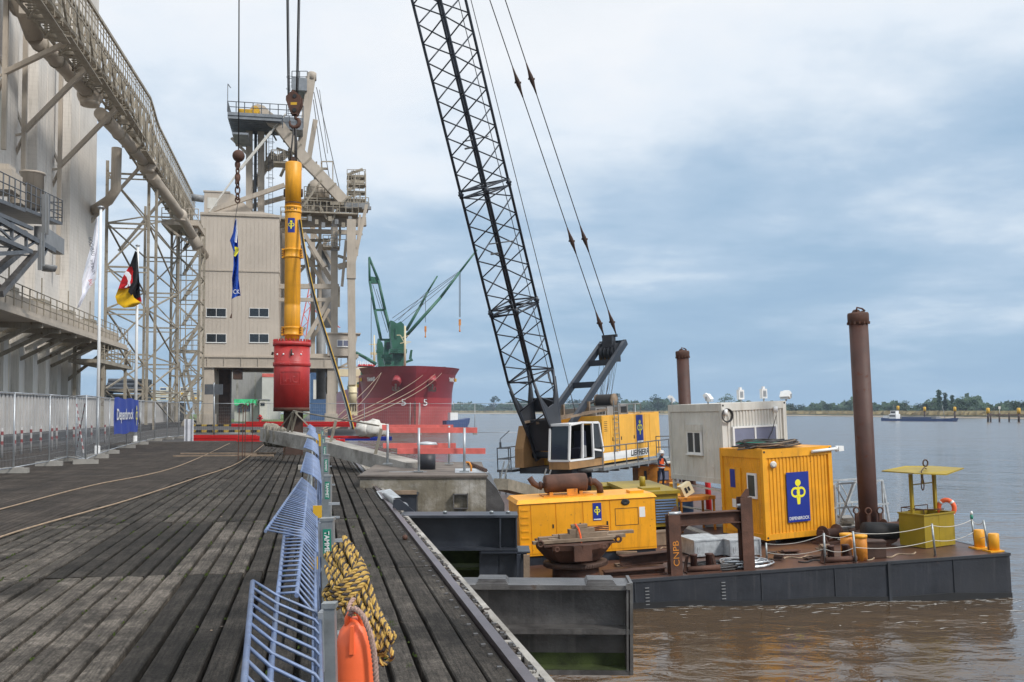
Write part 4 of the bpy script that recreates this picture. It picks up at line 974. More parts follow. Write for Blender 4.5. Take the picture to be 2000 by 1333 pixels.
# ------------------------------------------------ personnel basket
p = dk(1812, 1066); m = bf(p, 24)
t = thing('work_basket', 'olive personnel basket with flat roof standing near the barge corner', 'basket', p)
b = MB(m); b.bb((-.56, -.45, .06), (.56, -.42, .92)); b.bb((-.56, .42, .06), (.56, .45, .92)); b.bb((-.56, -.42, .06), (-.53, .42, .92)); b.bb((.53, -.42, .06), (.56, .42, .92)); b.bb((-.56, -.45, .03), (.56, .45, .06))
b.bb((-.585, -.475, .90), (.585, -.43, .94)); b.bb((-.585, -.43, .90), (-.53, .475, .94)); b.bb((.53, -.43, .90), (.585, .475, .94)); b.bb((-.53, .43, .90), (.53, .475, .94)); b.bb((-.02, -.456, .06), (.0, -.45, .9))
b.bb((-.4, -.3, -.02), (-.25, .3, .03)); b.bb((.25, -.3, -.02), (.4, .3, .03)); b.build('tub', M['olive'], t)
for x, y in ((-.5, .0), (.48, .1)): MB(m).bb((x-.04, y-.04, .92), (x+.04, y+.04, 2.02)).build('post', M['olive'], t)
b = MB(m); b.bar((-.5, 0, 1.72), (.48, .1, 1.72), .03); b.bar((-.02, .05, 1.72), (-.02, .05, 2.0), .05); b.build('brace', M['olive'], t)
b = MB(m); b.add([(-.95,-.55,2.08),(0.1,-.68,1.98),(.98,-.5,2.09),(.98,.6,2.10),(.0,.66,2.16),(-.95,.6,2.09)]+[(-.95,-.55,2.11),(0.1,-.68,2.01),(.98,-.5,2.12),(.98,.6,2.13),(.0,.66,2.19),(-.95,.6,2.12)],
   [(5,4,3,2,1,0),(6,7,8,9,10,11)]+[(i,(i+1)%6,6+(i+1)%6,6+i) for i in range(6)]); b.build('roof', M['olive'], t)
b = MB(m); b.poly([(.08+.09*math.cos(q), 0, 2.29+.09*math.sin(q)) for q in (i*2*math.pi/14 for i in range(14))], .022, 6, closed=True); b.poly([(.0, -.1, 2.14), (-.3, -.3, 2.2), (-.62, -.5, 2.13), (-.66, -.56, 1.95)], .016, 6)
b.poly([(-.66+.05*math.cos(q), -.56, 1.78+.16*math.sin(q)) for q in (i*2*math.pi/14 for i in range(14))], .016, 6, closed=True); b.build('lifting_ring', M['rust_dark'], t)
b = MB(m); b.rail([(-.5, -.4, .93), (-.5, .4, .93), (.5, .4, .93)], .14, .5, .014, (1,)); b.bar((-.45, .2, 1.0), (.3, -.35, 1.02), .03); b.build('inner_rail', M['rust'], t)
t = thing('lifebuoy', 'orange lifebuoy hanging on the right side of the olive basket', 'lifebuoy', m @ Vector((.62, .2, .95)))
MB(m @ Matrix.Translation((.68, -.1, 1.0)) @ Matrix.Rotation(R(-55), 4, 'Z')).poly([(.20*math.cos(q), 0, .22*math.sin(q)) for q in (i*2*math.pi/24 for i in range(24))], .065, 10, closed=True).build('ring', M['buoy'], t)
b = MB(m @ Matrix.Translation((.68, -.1, 1.0)) @ Matrix.Rotation(R(-55), 4, 'Z'))
for a in (45, 135, 225, 315): b.poly([((.20)*math.cos(R(a+q)), 0, (.22)*math.sin(R(a+q))) for q in (-8, 0, 8)], .068, 10)
b.build('band', M['white_paint'], t)
# ------------------------------------------------ gangway
p = dk(1738, 1030); m = bf(p, 8.5+10)
t = thing('gangway', 'white lattice gangway lying behind the yellow container and spud', 'gangway', p)
for y, nm in ((0, 'side_truss'), (1.0, 'side_truss')):
    b = MB(m); L_ = 2.9
    for z in (.12, .75, 1.5): b.bar((-L_, y, z+.0), (-.0 if z < 1 else -.18, y, z), .055)
    b.bar((-.0, y, .1), (-.2, y, 1.5), .06)
    for k in range(4):
        x = -.2-k*.9; b.bar((x, y, .12), (x, y, 1.5), .05)
        if k < 3: b.bar((x-.9, y, .12), (x-.2, y, 1.5), .045); b.bar((x-.1, y, .12), (x-.9, y, 1.5), .03)
    b.build(nm, M['galv_box'], t)
MB(m).bb((-2.9, 0, .0), (0, 1.0, .1)).build('walkway', M['concrete_pale'], t)

# ------------------------------------------------ worker
def skinned(name, nodes, edges, M4, m, parent=None, sub=2):
    me = bpy.data.meshes.new(name); me.from_pydata([n[0] for n in nodes], edges, [])
    o = bpy.data.objects.new(name, me); COL.objects.link(o)
    sk = o.modifiers.new('s', 'SKIN'); me.skin_vertices.new() if not me.skin_vertices else None
    for i, n in enumerate(nodes):
        r_ = n[1] if isinstance(n[1], tuple) else (n[1], n[1]); me.skin_vertices[0].data[i].radius = r_; me.skin_vertices[0].data[i].use_root = (i == 0)
    ss = o.modifiers.new('u', 'SUBSURF'); ss.levels = sub; ss.render_levels = sub
    bpy.context.view_layer.update(); me2 = bpy.data.meshes.new_from_object(o.evaluated_get(bpy.context.evaluated_depsgraph_get()))
    bpy.data.objects.remove(o)
    off = Vector(WP.get(parent.name, (0,0,0))) if parent else Vector((0,0,0))
    for v in me2.vertices: v.co = (M4 @ v.co)-off
    me2.materials.clear(); me2.materials.append(m)
    for pl in me2.polygons: pl.use_smooth = True; pl.material_index = 0
    r_ = bpy.data.objects.new(name, me2); COL.objects.link(r_); r_.parent = parent; return r_
p = at(1292, 951, 49.6); m = Matrix.Translation(p) @ Matrix.Rotation(R(35), 4, 'Z')
t = thing('person', 'worker in orange vest and white helmet standing at the white container', 'person', p)
nodes = [((0,0,.95),(.15,.11)), ((0,0,1.18),(.14,.10)), ((0,0,1.40),(.17,.11)), ((0,-.0,1.52),(.06,.06)), ((0,-.03,1.66),(.095,.11)),
  ((.21,0,1.40),(.055,.055)), ((.27,-.10,1.16),(.045,.045)), ((.20,-.30,1.05),(.035,.035)), ((-.21,0,1.40),(.055,.055)), ((-.26,-.06,1.15),(.045,.045)), ((-.18,-.27,1.10),(.035,.035)),
  ((.10,0,.88),(.085,.09)), ((.12,-.04,.48),(.065,.065)), ((.12,.02,.09),(.045,.05)), ((-.10,0,.88),(.085,.09)), ((-.13,.05,.48),(.065,.065)), ((-.14,.12,.09),(.045,.05)), ((.13,-.12,.05),(.045,.03)), ((-.14,-.02,.05),(.045,.03)), ((.17,-.37,1.05),(.03,.02)), ((-.15,-.34,1.11),(.03,.02))]
edges = [(0,1),(1,2),(2,3),(3,4),(2,5),(5,6),(6,7),(2,8),(8,9),(9,10),(0,11),(11,12),(12,13),(0,14),(14,15),(15,16),(13,17),(16,18),(7,19),(10,20)]
skinned('body', nodes, edges, m, M['navy_cloth'], t)
skinned('vest', [((0,0,.86),(.185,.145)), ((0,0,1.15),(.175,.13)), ((0,0,1.40),(.19,.125)), ((0,0,1.47),(.12,.09))], [(0,1),(1,2),(2,3)], m, M['orange_vest'], t)
b = MB(m)
for z in (.98, 1.12): b.lathe([(.192, z-.025), (.192, z+.025)], n=16, cap=False)
b.build('reflective_band', M['white_paint'], t)
MB(m).ball((0, -.07, 1.64), .085, 12, 1.15).build('face', M['skin'], t)
b = MB(m); b.lathe([(.175, 1.70), (.14, 1.715), (.135, 1.78), (.10, 1.84), (.02, 1.865)], (0, -.03, 0), 16); b.build('helmet', M['white_paint'], t)
# ================================================================== THE CRANE ON THE BARGE
CF = Vector((1.85, 47, -1.15)); CM = bf(CF, -35.6)
t = thing('crane', 'large yellow lattice boom crane standing at the far end of the barge', 'crane', Vector((2.5, 48, -2.4)))
FOOT = CM @ Vector((0, 0, .55)); TIP = Vector((-7.9, 34.2, 38.0))
ax = (TIP-FOOT).normalized(); la = Vector((.81, -.58, 0)); la = (la-ax*la.dot(ax)).normalized(); na = la.cross(ax)
BL = (TIP-FOOT).length
BM = Matrix.Translation(FOOT) @ Matrix((( *(la[0], na[0], ax[0]), 0), (la[1], na[1], ax[1], 0), (la[2], na[2], ax[2], 0), (0,0,0,1)))
HL, HN = .72, .88
b = MB(BM); z0_ = 4.1; z1_ = BL-3
for sx_ in (-1, 1):
    for sy in (-1, 1):
        b.tube((sx_*HL, sy*HN, z0_), (sx_*HL, sy*HN, z1_), .062, 8); b.tube((sx_*HL, sy*HN, z0_), (sx_*HL*.98, sy*.16, .2), .068, 8)
        b.tube((sx_*HL, sy*HN, z1_), (sx_*.3, sy*.2, BL), .055, 8)
hb = .80
def zig(f0, f1, za, zb, ph):
    k = 0; z = za+ph*hb
    if ph: b.tube(f0(za), f1(z), .032, 6)
    while z < zb-.01:
        z2 = min(z+hb, zb); b.tube((f0 if (k+ph) % 2 == 0 else f1)(z), (f1 if (k+ph) % 2 == 0 else f0)(z2), .032, 6); z = z2; k += 1
for za, zb in ((4.1, 7.4), (7.6, 12.9), (13.15, 25.0), (25.2, z1_)):
    zig(lambda z: (-HL, -HN, z), lambda z: (HL, -HN, z), za, zb, 0); zig(lambda z: (-HL, HN, z), lambda z: (HL, HN, z), za, zb, 1)
    zig(lambda z: (-HL, -HN, z), lambda z: (-HL, HN, z), za, zb, 1); zig(lambda z: (HL, -HN, z), lambda z: (HL, HN, z), za, zb, 0)
def ringb(z, r=.04):
    c = [(-HL, -HN, z), (HL, -HN, z), (HL, HN, z), (-HL, HN, z)]
    for i in range(4): b.tube(c[i], c[(i+1) % 4], r, 6)
    b.tube(c[0], c[2], r*.8, 6); b.tube(c[1], c[3], r*.8, 6)
for z in (4.1, 7.38, 7.62, 12.88, 13.16, 25.0): ringb(z)
for z in (7.5, 13.02, 25.1):
    for sx_ in (-1, 1):
        for sy in (-1, 1): b.tube((sx_*HL, sy*HN, z-.16), (sx_*HL, sy*HN, z+.16), .095, 8); b.lathe([(.05, -.13), (.05, .13)], (sx_*HL, sy*HN, z), 8, 'x')
for z in (1.6, 2.5, 3.4):   # tapered foot bracing
    k = .16+(HN-.16)*(z-.2)/4.1
    for sy in (-1, 1): b.tube((-HL, sy*k, z), (HL, sy*(k+.2), z+.8), .032, 6)
    for sx_ in (-1, 1): b.tube((sx_*HL, -k, z), (sx_*HL, k+.18, z+.8), .032, 6)
bo = b.build('boom', M['boom'], t); WP[bo.name] = WP[t.name]
b = MB(BM)
for sx_ in (-1, 1): b.prism([(-.24, -.25), (.24, -.25), (.32, .8), (.74, 2.7), (.92, 3.7), (.62, 3.2), (.25, 2.55), (-.25, 2.55), (-.62, 3.2), (-.92, 3.7), (-.74, 2.7), (-.32, .8)], .09, (sx_*HL, 0, 0), 'yz')
b.bb((-.7, -.70, 2.0), (.7, -.62, 2.7)); b.bb((-.7, .1, .3), (.7, .2, 1.9)); b.lathe([(.16, -.95), (.16, .95)], (0, 0, .0), 14, 'x')
b.build('foot_plate', M['steel_black'], bo)
b = MB(BM)
for k in range(6): b.poly([(HL*.6+.02*k, -HN-.08+.02*k+.18*math.cos(q), 3.7+.42*math.sin(q)) for q in (i*2*math.pi/14 for i in range(14))], .022, 5, closed=True)
b.build('rope_bundle', M['grey_paint'], bo)
b = MB(BM)
for z in (10.5, 15.2, 22, 26.5): b.tube((-HL, HN*.0-.2, z), (HL, -HN*.2, z), .03, 6); b.bb((HL*.2, HN+.02, z-.3), (HL*.8, HN+.08, z-.22))
b.bb((-.2, -.3, 22.8), (.1, -.05, 23.0)); b.build('boom_fittings', M['grey_paint'], bo)
AT = CM @ Vector((0, 6.45, 6.0))
# A-frame
b = MB(CM)
for x in (-.78, .78): b.bar((x, .7, 1.9), (x*.92, 6.7, 6.15), .20, .32)
b.bar((-.75, 5.15, 5.05), (.75, 5.15, 5.05), .18, .3); b.bar((-.75, 3.5, 3.9), (.75, 3.5, 3.9), .18, .3); b.bar((-.75, 6.62, 6.1), (.75, 6.62, 6.1), .2, .3)
b.build('a_frame', M['boom'], t)
b = MB(CM)
for x in (-.35, -.12, .12, .35): b.lathe([(.42, -.06), (.30, 0), (.42, .06)], (x, 6.2, 5.55), 18, 'x')
b.bb((-.5, 5.9, 5.1), (-.44, 6.5, 6.1)); b.bb((.44, 5.9, 5.1), (.5, 6.5, 6.1)); b.bb((-.3, 6.0, 5.9), (.3, 6.4, 6.5)); b.build('sheave_block', M['steel_black'], t)
b = MB(CM); random.seed(2)
for k in range(14): x = -.5+k*.075; b.tube((x, 6.2+random.uniform(-.35,.35), 5.3), (x*.8, 5.35+random.uniform(-.2,.2), 3.0), .011, 4)
b.build('reeving_rope', M['rope_dark'], t)
# pendants, with sockets
for sx_ in (-1, 1):
    A = CM @ Vector((sx_*.38, 6.35, 6.55)); C = BM @ Vector((sx_*.42, -.3, BL-.2)); d = (C-A)
    b = MB(); b.tube(A, C, .026, 6); pn = b.build('pendant', M['rope_dark'], t); WP[pn.name] = WP[t.name]
    b = MB()
    for f in (.02, .145, .36):
        b = MB(); q = A+d*f; u = d.normalized(); b.poly([q-u*.75, q-u*.4, q-u*.1, q+u*.1, q+u*.4, q+u*.75], [.03, .06, .11, .11, .06, .03], 8); b.lathe([(.05, -.16), (.05, .16)], q, 8, 'x')
        b.build('socket', M['rust_dark'], pn)
b = MB(CM); b.bar((-.45, 6.3, 6.5), (.45, 6.3, 6.5), .14); b.bar((0, 6.3, 6.5), (0, 6.25, 5.9), .2); b.build('yoke', M['steel_black'], t)
HW = CM @ Vector((.25, 2.1, 2.5)); HW2 = CM @ Vector((-.2, 1.3, 2.4))
b = MB(); b.tube(HW, BM @ Vector((.35, -HN-.25, BL)), .019, 5); b.tube(HW2, BM @ Vector((.15, -HN-.15, BL)), .019, 5); b.build('hoist_rope', M['rope_dark'], t)
# house
LW = 1.81
b = MB(CM); b.bb((-1.55, 1.98, 0), (LW, 7.55, 2.32)); b.bb((-.98, .9, 0), (.7, 1.98, 1.9)); hs = b.build('house', M['yellow_crane'], t); WP[hs.name] = WP[t.name]
b = MB(CM); b.prism([(1.97, 0), (-.9, .0), (-.85, .9), (-.45, 2.0), (1.97, 2.0)], .50, (-1.2, 0, 0), 'yz'); b.build('front_housing', M['tan_dusty_shaded'], t)
b = MB(CM); b.add([(-1.5,7.6,.05),(LW-.05,7.6,.05),(LW-.05,8.2,.25),(-1.5,8.2,.25),(-1.5,7.6,2.35),(LW-.05,7.6,2.35),(LW-.05,8.15,2.35),(-1.5,8.15,2.35)], [(0,3,2,1),(4,5,6,7),(0,1,5,4),(1,2,6,5),(2,3,7,6),(3,0,4,7)]); b.build('counterweight', M['yellow_crane'], t)
ys = [2.05, 2.75, 3.65, 5.25, 6.35, 6.9, 7.5]
for a, c in zip(ys, ys[1:]):
    d = MB(CM).bb((LW-.01, a+.02, .55), (LW+.018, c-.02, 2.27)).build('panel', M['yellow_crane'], hs); WP[d.name] = WP[t.name]
for y in (2.9, 3.78, 5.12):
    MB(CM).bb((LW+.018, y, 1.05), (LW+.03, y+.08, 1.22)).build('latch', M['black'], hs)
b = MB(CM)
for k in range(6): b.bb((LW+.018, 2.15, 1.55+k*.09), (LW+.022, 2.45, 1.58+k*.09))
b.build('louvre', M['rust_dark'], hs)
MB(CM).bb((LW+.002, 1.99, .12), (LW+.012, 6.75, .50)).build('white_stripe', M['white_paint'], hs)
SM = CM @ Matrix.Translation((LW+.03, 0, 0)) @ Matrix.Rotation(R(90), 4, 'Z')      # local x runs along the side, -y points out
text(hs, 'LIEBHERR', SM @ Matrix.Translation((5.72, .012, .32)), 1.95, .30, M['black'], bold=.03, slant=.15)
signboard(hs, SM, 5.42, 6.12, .78, 2.24, -.012, False, eh=.52)
# cab
b = MB(CM); cx0, cx1, cy0, cy1 = .74, LW+.02, -1.16, 1.96
def post(a, c, w_=.09): b.bar(a, c, w_, w_)
F = [(cx0, cy0-.03, .35), (cx1, cy0-.03, .35), (cx1, cy0+.18, 2.0), (cx0, cy0+.18, 2.0)]
for i in range(4): post(F[i], F[(i+1) % 4])
post((cx1, -.0, .35), (cx1, .12, 2.05)); post((cx1, 1.0, .30), (cx1, 1.0, 2.05)); post((cx1, cy1, .62), (cx1, cy1-.35, 2.0)); post(F[2], (cx1, .1, 2.08)); post((cx1, .1, 2.08), (cx1, cy1-.35, 2.0)); post((cx1, 1.0, .75), (cx1, cy1, .62)); post((cx1, cy0, .35), (cx1, 1.0, .33))
post((cx0, cy0+.18, 2.0), (cx0, cy1-.3, 2.0)); b.bb((cx0-.03, cy0+.15, 2.0), (cx1-.02, cy1-.3, 2.07)); cb = b.build('cab', M['white_paint'], t); WP[cb.name] = WP[t.name]
MB(CM).quad((cx0+.04, cy0, .38), (cx1-.04, cy0, .38), (cx1-.04, cy0+.19, 1.97), (cx0+.04, cy0+.19, 1.97)).build('windscreen', M['glass_dark'], cb)
b = MB(CM); b.bb((cx1-.03, 1.06, .8), (cx1-.01, cy1-.12, 1.98)); b.build('side_window', M['glass_grey'], cb)
b = MB(CM); b.bb((cx0, .1, .35), (cx0+.03, cy1, 2.0)); b.bb((cx0, cy1-.1, .35), (cx1-.06, cy1-.02, 1.9)); b.bb((cx1-.05, 1.04, .33), (cx1-.015, cy1-.05, .74)); b.build('cab_inner', M['black'], cb)
b = MB(CM); b.bb((cx0+.2, .25, .35), (cx0+.75, .8, .85)); b.bb((cx0+.2, .75, .85), (cx0+.75, .95, 1.65)); b.build('seat', M['navy_cloth'], cb)
MB(CM).prism([(.0, .42), (.55, .42), (.55, .95), (.15, 1.05)], .04, (cx1-.12, 0, 0), 'yz').build('door_panel', M['grey_paint'], cb)
b = MB(CM); b.bb((cx0-.02, cy0-.05, -.05), (cx1+.02, -.05, .32)); b.bb((cx0, -.05, -.05), (cx1+.02, cy1, .28)); b.build('cab_floor', M['tan_dusty_shaded'], cb)
b = MB(CM); b.bar((-.1, -.9, 2.12), (2.0, 2.2, 2.62), .09, .12) ; b.bar((-.7, -1.15, 2.18), (1.2, 2.4, 2.55), .1, .12)
b.bar((.3, .9, 2.3), (.3, .9, 2.95), .12); b.bar((.9, 2.3, 2.5), (.9, 2.3, 3.05), .14); b.build('roof_beam', M['wood'], t)
# roof kit
b = MB(CM); b.bb((-.8, 2.3, 2.32), (1.3, 3.3, 2.72)); b.bb((-.8, 3.6, 2.32), (1.2, 4.2, 2.75)); b.bb((-.6, 4.6, 2.32), (1.3, 5.6, 2.80)); b.rail([(1.5, 4.4, 2.32), (1.5, 6.6, 2.32), (-.5, 6.6, 2.32)], .5, .8, .025, (1,)); b.build('roof_vent', M['grey_paint'], t)
b = MB(CM)
for k in range(3): b.bb((1.305, 2.4+k*.28, 2.38), (1.32, 2.62+k*.28, 2.66))
b.bb((1.305, 4.7, 2.4), (1.32, 5.5, 2.72)); b.build('vent_mesh', M['black'], t)
b = MB(CM); b.lathe([(.30, -.55), (.30, .38)], (.3, 5.2, 3.05), 24, 'x'); b.lathe([(.36, .38), (.36, .46), (.05, .47)], (.3, 5.2, 3.05), 24, 'x'); b.lathe([(.36, -.62), (.36, -.55)], (.3, 5.2, 3.05), 24, 'x')
b.bb((.0, 5.0, 2.4), (.1, 5.4, 3.0)); d = b.build('winch_drum', M['wood'], t)
b = MB(CM)
for k in range(16): b.lathe([(.34, -.02), (.34, .02)], (-.22+k*.055, 5.2, 3.05), 16, 'x')
b.build('drum_rope', M['rope_dark'], t)
b = MB(CM); b.ball((.6, 2.6, 2.95), .14, 8); b.tube((.3, 2.4, 2.85), (.9, 2.9, 3.05), .09, 8); b.tube((.6, 2.6, 2.7), (.6, 2.6, 2.95), .04, 6); b.build('work_lamp', M['black'], t)
# ladder
b = MB(CM)
for y in (3.0, 3.42): b.bar((LW+.12, y, .5), (LW+.12, y, 3.05), .04)
for k in range(9): b.bar((LW+.12, 3.0, .6+k*.27), (LW+.12, 3.42, .6+k*.27), .03)
for z in (.75, 2.1): b.bar((LW, 3.0, z), (LW+.12, 3.0, z), .03); b.bar((LW, 3.42, z), (LW+.12, 3.42, z), .03)
b.build('ladder', M['galv_post'], t)
# catwalk
b = MB(CM); b.bb((LW-.0, .5, -.24), (LW+.85, 8.6, -.10)); b.bb((LW-.5, -.05, -.22), (LW+.6, .5, -.12))
for y in range(1, 9): b.bb((LW-.6, y-.05, -.36), (LW+.85, y+.05, -.24))
cw = b.build('catwalk', M['galv_post'], t); WP[cw.name] = WP[t.name]
b = MB(CM); b.rail([(LW+.82, .5, -.12), (LW+.82, 8.6, -.12)], 1.0, 1.15, .028, (.0, 1.0)); b.rail([(LW+.82, 7.6, -.12), (LW+.0, 7.6, -.12)], 1.15, .8, .024, (.5, 1)); b.build('railing', M['galv_dark'], cw)
# front platform with ladder on the far side
b = MB(CM); b.bb((-2.55, -.9, -.22), (-1.62, 1.0, -.10)); b.rail([(-1.7, -.88, -.1), (-2.5, -.88, -.1), (-2.5, 1.0, -.1)], 1.05, .8, .028, (.5, 1.0)); b.poly([(-1.7, -.9, 1.8), (-2.2, -1.0, 1.4), (-2.2, -1.0, 1.0)], .02, 5); b.box((-2.2, -1.0, 1.1), (.1, .04, .3))
for y in (-.85, -.35): b.bar((-2.4, y, -.1), (-2.4, y-.1, -1.5), .04)
for k in range(5): b.bar((-2.4, -.85-.1*k/5, -.3-k*.28), (-2.4, -.35-.1*k/5, -.3-k*.28), .03)
b.build('front_platform', M['galv_dark'], t)
# pedestal
b = MB(bf(Vector((2.95, 48.4, -2.6)), 0)); b.lathe([(1.05, -.2), (1.05, 1.15)], n=28); b.lathe([(1.3, 1.1), (1.3, 1.28)], n=28); b.build('pedestal', M['steel_black'], t)
b = MB(CM); b.bb((-1.4, -.6, -.3), (1.6, 6.5, -.02)); b.build('base_frame', M['steel_black'], t)

# ================================================================== HAMMER, HOOKS AND PILE
HD = 34.0
hc = at(570, 735, HD); hx, hy = hc.x, hc.y
def zh(py, D=HD): return at(570, py, D).z
PXM = HD/FPX
t = thing('pile', 'dark rusty steel pile standing in the deck opening under the red casing', 'pile', (hx, hy+.15, -.3))
b = MB(frame(Vector((hx-.02, hy+.4, 0)), TH*57.3)); b.ibeam((0, 0, -3), (0, 0, zh(795)), .66, .62, .03, .03, up=(0, 1, 0)); b.build('h_section', M['rust_dark'], t)
b = MB(frame(Vector((hx-.02, hy+.4, 0)), TH*57.3)); b.bb((-.335, -.33, -3), (-.31, -.305, zh(800))); b.bb((.31, -.33, -3), (.335, -.305, zh(800))); b.build('edge_angle', M['rust'], t)
t = thing('pile_hammer', 'tall hanging pile hammer, yellow cylinder over a wide red casing', 'pile hammer', (hx, hy, zh(803)))
rr = 34.5*PXM
b = MB(Matrix.Translation((hx, hy, 0))); zb, zt = zh(800), zh(668)
b.lathe([(rr, zb), (rr, zt)], n=48); cs = b.build('casing', M['red_ihc'], t); WP[cs.name] = WP[t.name]
b = MB(Matrix.Translation((hx, hy, 0)))
for py, k in ((668, 1.06), (675, 1.06)): pass
b.lathe([(rr, zh(677)), (rr*1.06, zh(677)), (rr*1.06, zh(669)), (rr*.6, zh(668))], n=48); b.lathe([(rr, zh(717)), (rr*1.05, zh(716)), (rr*1.05, zh(709)), (rr, zh(708))], n=48); b.lathe([(rr*1.05, zh(713)+.003), (rr*1.055, zh(713))], n=48)
for k in range(30):
    a = k*2*math.pi/30; b.box((math.cos(a)*rr*1.0, math.sin(a)*rr*1.0, zh(666)), (.05, .05, .07))
b.build('flange', M['red_ihc'], cs)
MB(Matrix.Translation((hx, hy, 0))).lathe([(rr*1.01, zh(804)), (rr*1.01, zh(797)), (rr*.99, zh(796))], n=48).build('bottom_rim', M['rust'], cs)
# raised letters and plate on the curved casing
def curve_onto(o, rad):
    off = Vector(WP[t.name])
    for v in o.data.vertices:
        w_ = v.co+off; x = w_.x-hx; d = w_.y; a = x/rad; v.co = Vector((hx+math.sin(a)*(rad+(-d)), hy-math.cos(a)*(rad+(-d)), w_.z))-off
lt = text(cs, 'IHC', Matrix.Translation((hx+.10, -.012, zh(741))), .50, .26, M['red_ihc'], ext=.0, bold=.03, name='raised_letters'); curve_onto(lt, rr)
lt2 = text(cs, 'IHC', Matrix.Translation((hx+.115, -.006, zh(741)-.012)), .52, .28, M['rust_dark'], bold=.03, name='letter_shadow_edge'); bpy.data.objects.remove(lt2)
b = MB()
for (xa, za), (xb_, zb_) in (((-.26, .24), (.42, .24)), ((.42, .24), (.42, -.2)), ((.42, -.2), (-.26, -.2)), ((-.26, -.2), (-.26, .24))):
    n_ = 6
    for i in range(n_):
        p0 = (xa+(xb_-xa)*i/n_, za+(zb_-za)*i/n_); p1_ = (xa+(xb_-xa)*(i+1)/n_, za+(zb_-za)*(i+1)/n_)
        f = lambda q: (hx+math.sin(q[0]/rr)*(rr+.008), hy-math.cos(q[0]/rr)*(rr+.008), zh(741)+q[1])
        b.bar(f(p0), f(p1_), .018)
b.build('raised_plate', M['red_ihc'], cs)
b = MB(Matrix.Translation((hx, hy, 0)))
for a0 in (-130, -105, -75, -48): a = R(a0); b.ball((math.cos(a)*rr, math.sin(a)*rr, zh(694)), .035, 8)
b.build('bolt', M['white_paint'], cs)
b = MB(Matrix.Translation((hx, hy, 0))); b.poly([(.12, -rr-.03, zh(685)), (.14, -rr-.05, zh(690)), (.11, -rr-.03, zh(697))], .03, 6); b.poly([(-rr-.05, 0, zh(688)), (-rr-.08, 0, zh(694))], .04, 6); b.build('shackle', M['rust_dark'], cs)
# yellow cylinder
ry = 15.5*PXM
b = MB(Matrix.Translation((hx, hy, 0)))
b.lathe([(ry*.92, zh(668)), (ry*.92, zh(655)), (ry, zh(654)), (ry, zh(600)), (ry*.97, zh(599)), (ry*.97, zh(594)), (ry, zh(593)), (ry, zh(413)), (ry*.96, zh(408)), (ry, zh(404)), (ry*1.02, zh(404)), (ry*1.02, zh(320)), (ry*.9, zh(318))], n=36)
cy_o = b.build('cylinder', M['yellow'], t); WP[cy_o.name] = WP[t.name]
for ya, yb in ((417, 404), (505, 487), (656, 639)):
    b = MB(Matrix.Translation((hx, hy, 0))); b.lathe([(ry, zh(ya)), (ry*1.08, zh(ya)), (ry*1.08, zh(ya-3)), (ry*1.03, zh(ya-4)), (ry*1.03, zh(yb+4)), (ry*1.08, zh(yb+3)), (ry*1.08, zh(yb)), (ry, zh(yb))], n=36)
    if ya > 417:
        for x in (-1, 1): b.bb((x*ry*1.18-.03, -.13, zh(ya)), (x*ry*1.18+.03, .1, zh(yb)))
        for x in (-1, 1): b.bb((min(x*ry*.98, x*ry*1.15), -.12, zh(ya)), (max(x*ry*.98, x*ry*1.15), .09, zh(ya-2.5))); b.bb((min(x*ry*.98, x*ry*1.15), -.12, zh(yb+2.5)), (max(x*ry*.98, x*ry*1.15), .09, zh(yb)))
    cl = b.build('clamp', M['yellow'], cy_o); WP[cl.name] = WP[t.name]
b = MB(Matrix.Translation((hx, hy, 0)))
for ya in (646, 496):
    for x in (-1, 1):
        for k in range(3): b.lathe([(.022, -.15), (.022, -.12)], (x*ry*1.18, 0, zh(ya)+(k-1)*.085), 8, 'y')
for x in (-1, 1): b.poly([(x*ry*1.03, 0, zh(385)), (x*ry*1.06, 0, zh(378)), (x*ry*1.03, 0, zh(370))], .055, 6)
b.lathe([(ry*1.025, zh(399)), (ry*1.03, zh(398)), (ry*1.025, zh(397))], n=36, cap=False); b.build('bolt', M['rust_dark'], cy_o)
sg = text(cy_o, 'HCH', Matrix.Translation((hx+.02, -.01, zh(410.5))), .34, .11, M['rust_dark'], name='cast_letters'); curve_onto(sg, ry*1.04)
b = MB(); n_ = 10; z0q, z1q = zh(457), zh(429); wv = .125
for i in range(n_):
    xa, xb_ = -wv+2*wv*i/n_, -wv+2*wv*(i+1)/n_; f = lambda x, z: (hx+math.sin(x/ry)*(ry+.006), hy-math.cos(x/ry)*(ry+.006), z); b.quad(f(xa, z0q), f(xb_, z0q), f(xb_, z1q), f(xa, z1q))
sg = b.build('sign', M['blue_sign'], cy_o); WP[sg.name] = WP[t.name]
e_ = emblem(sg, Matrix.Translation((hx, -.012, (z0q+z1q)/2+.02)), .30, M['sign_yellow']); curve_onto(e_, ry)
b = MB(Matrix.Translation((hx, hy, 0))); b.bb((-.06, -.12, zh(320)), (.06, .12, zh(308))); b.lathe([(ry*.5, zh(319)), (ry*.4, zh(313))], n=16); b.build('lifting_lug', M['rust_dark'], cy_o)
# slings
hkz = zh(250)
b = MB()
for dx, dy in ((-.05, -.05), (.06, -.05), (0, .1)): b.poly([(hx+dx*2, hy+dy*2, zh(318)), (hx+dx*1.5+.03, hy+dy, zh(280)), (hx+.03+dx*.6, hy+dy*.4, hkz)], .028, 6)
b.build('lifting_sling', M['rope_dark'], label='dark wire slings between hook and yellow hammer top', cat='sling')
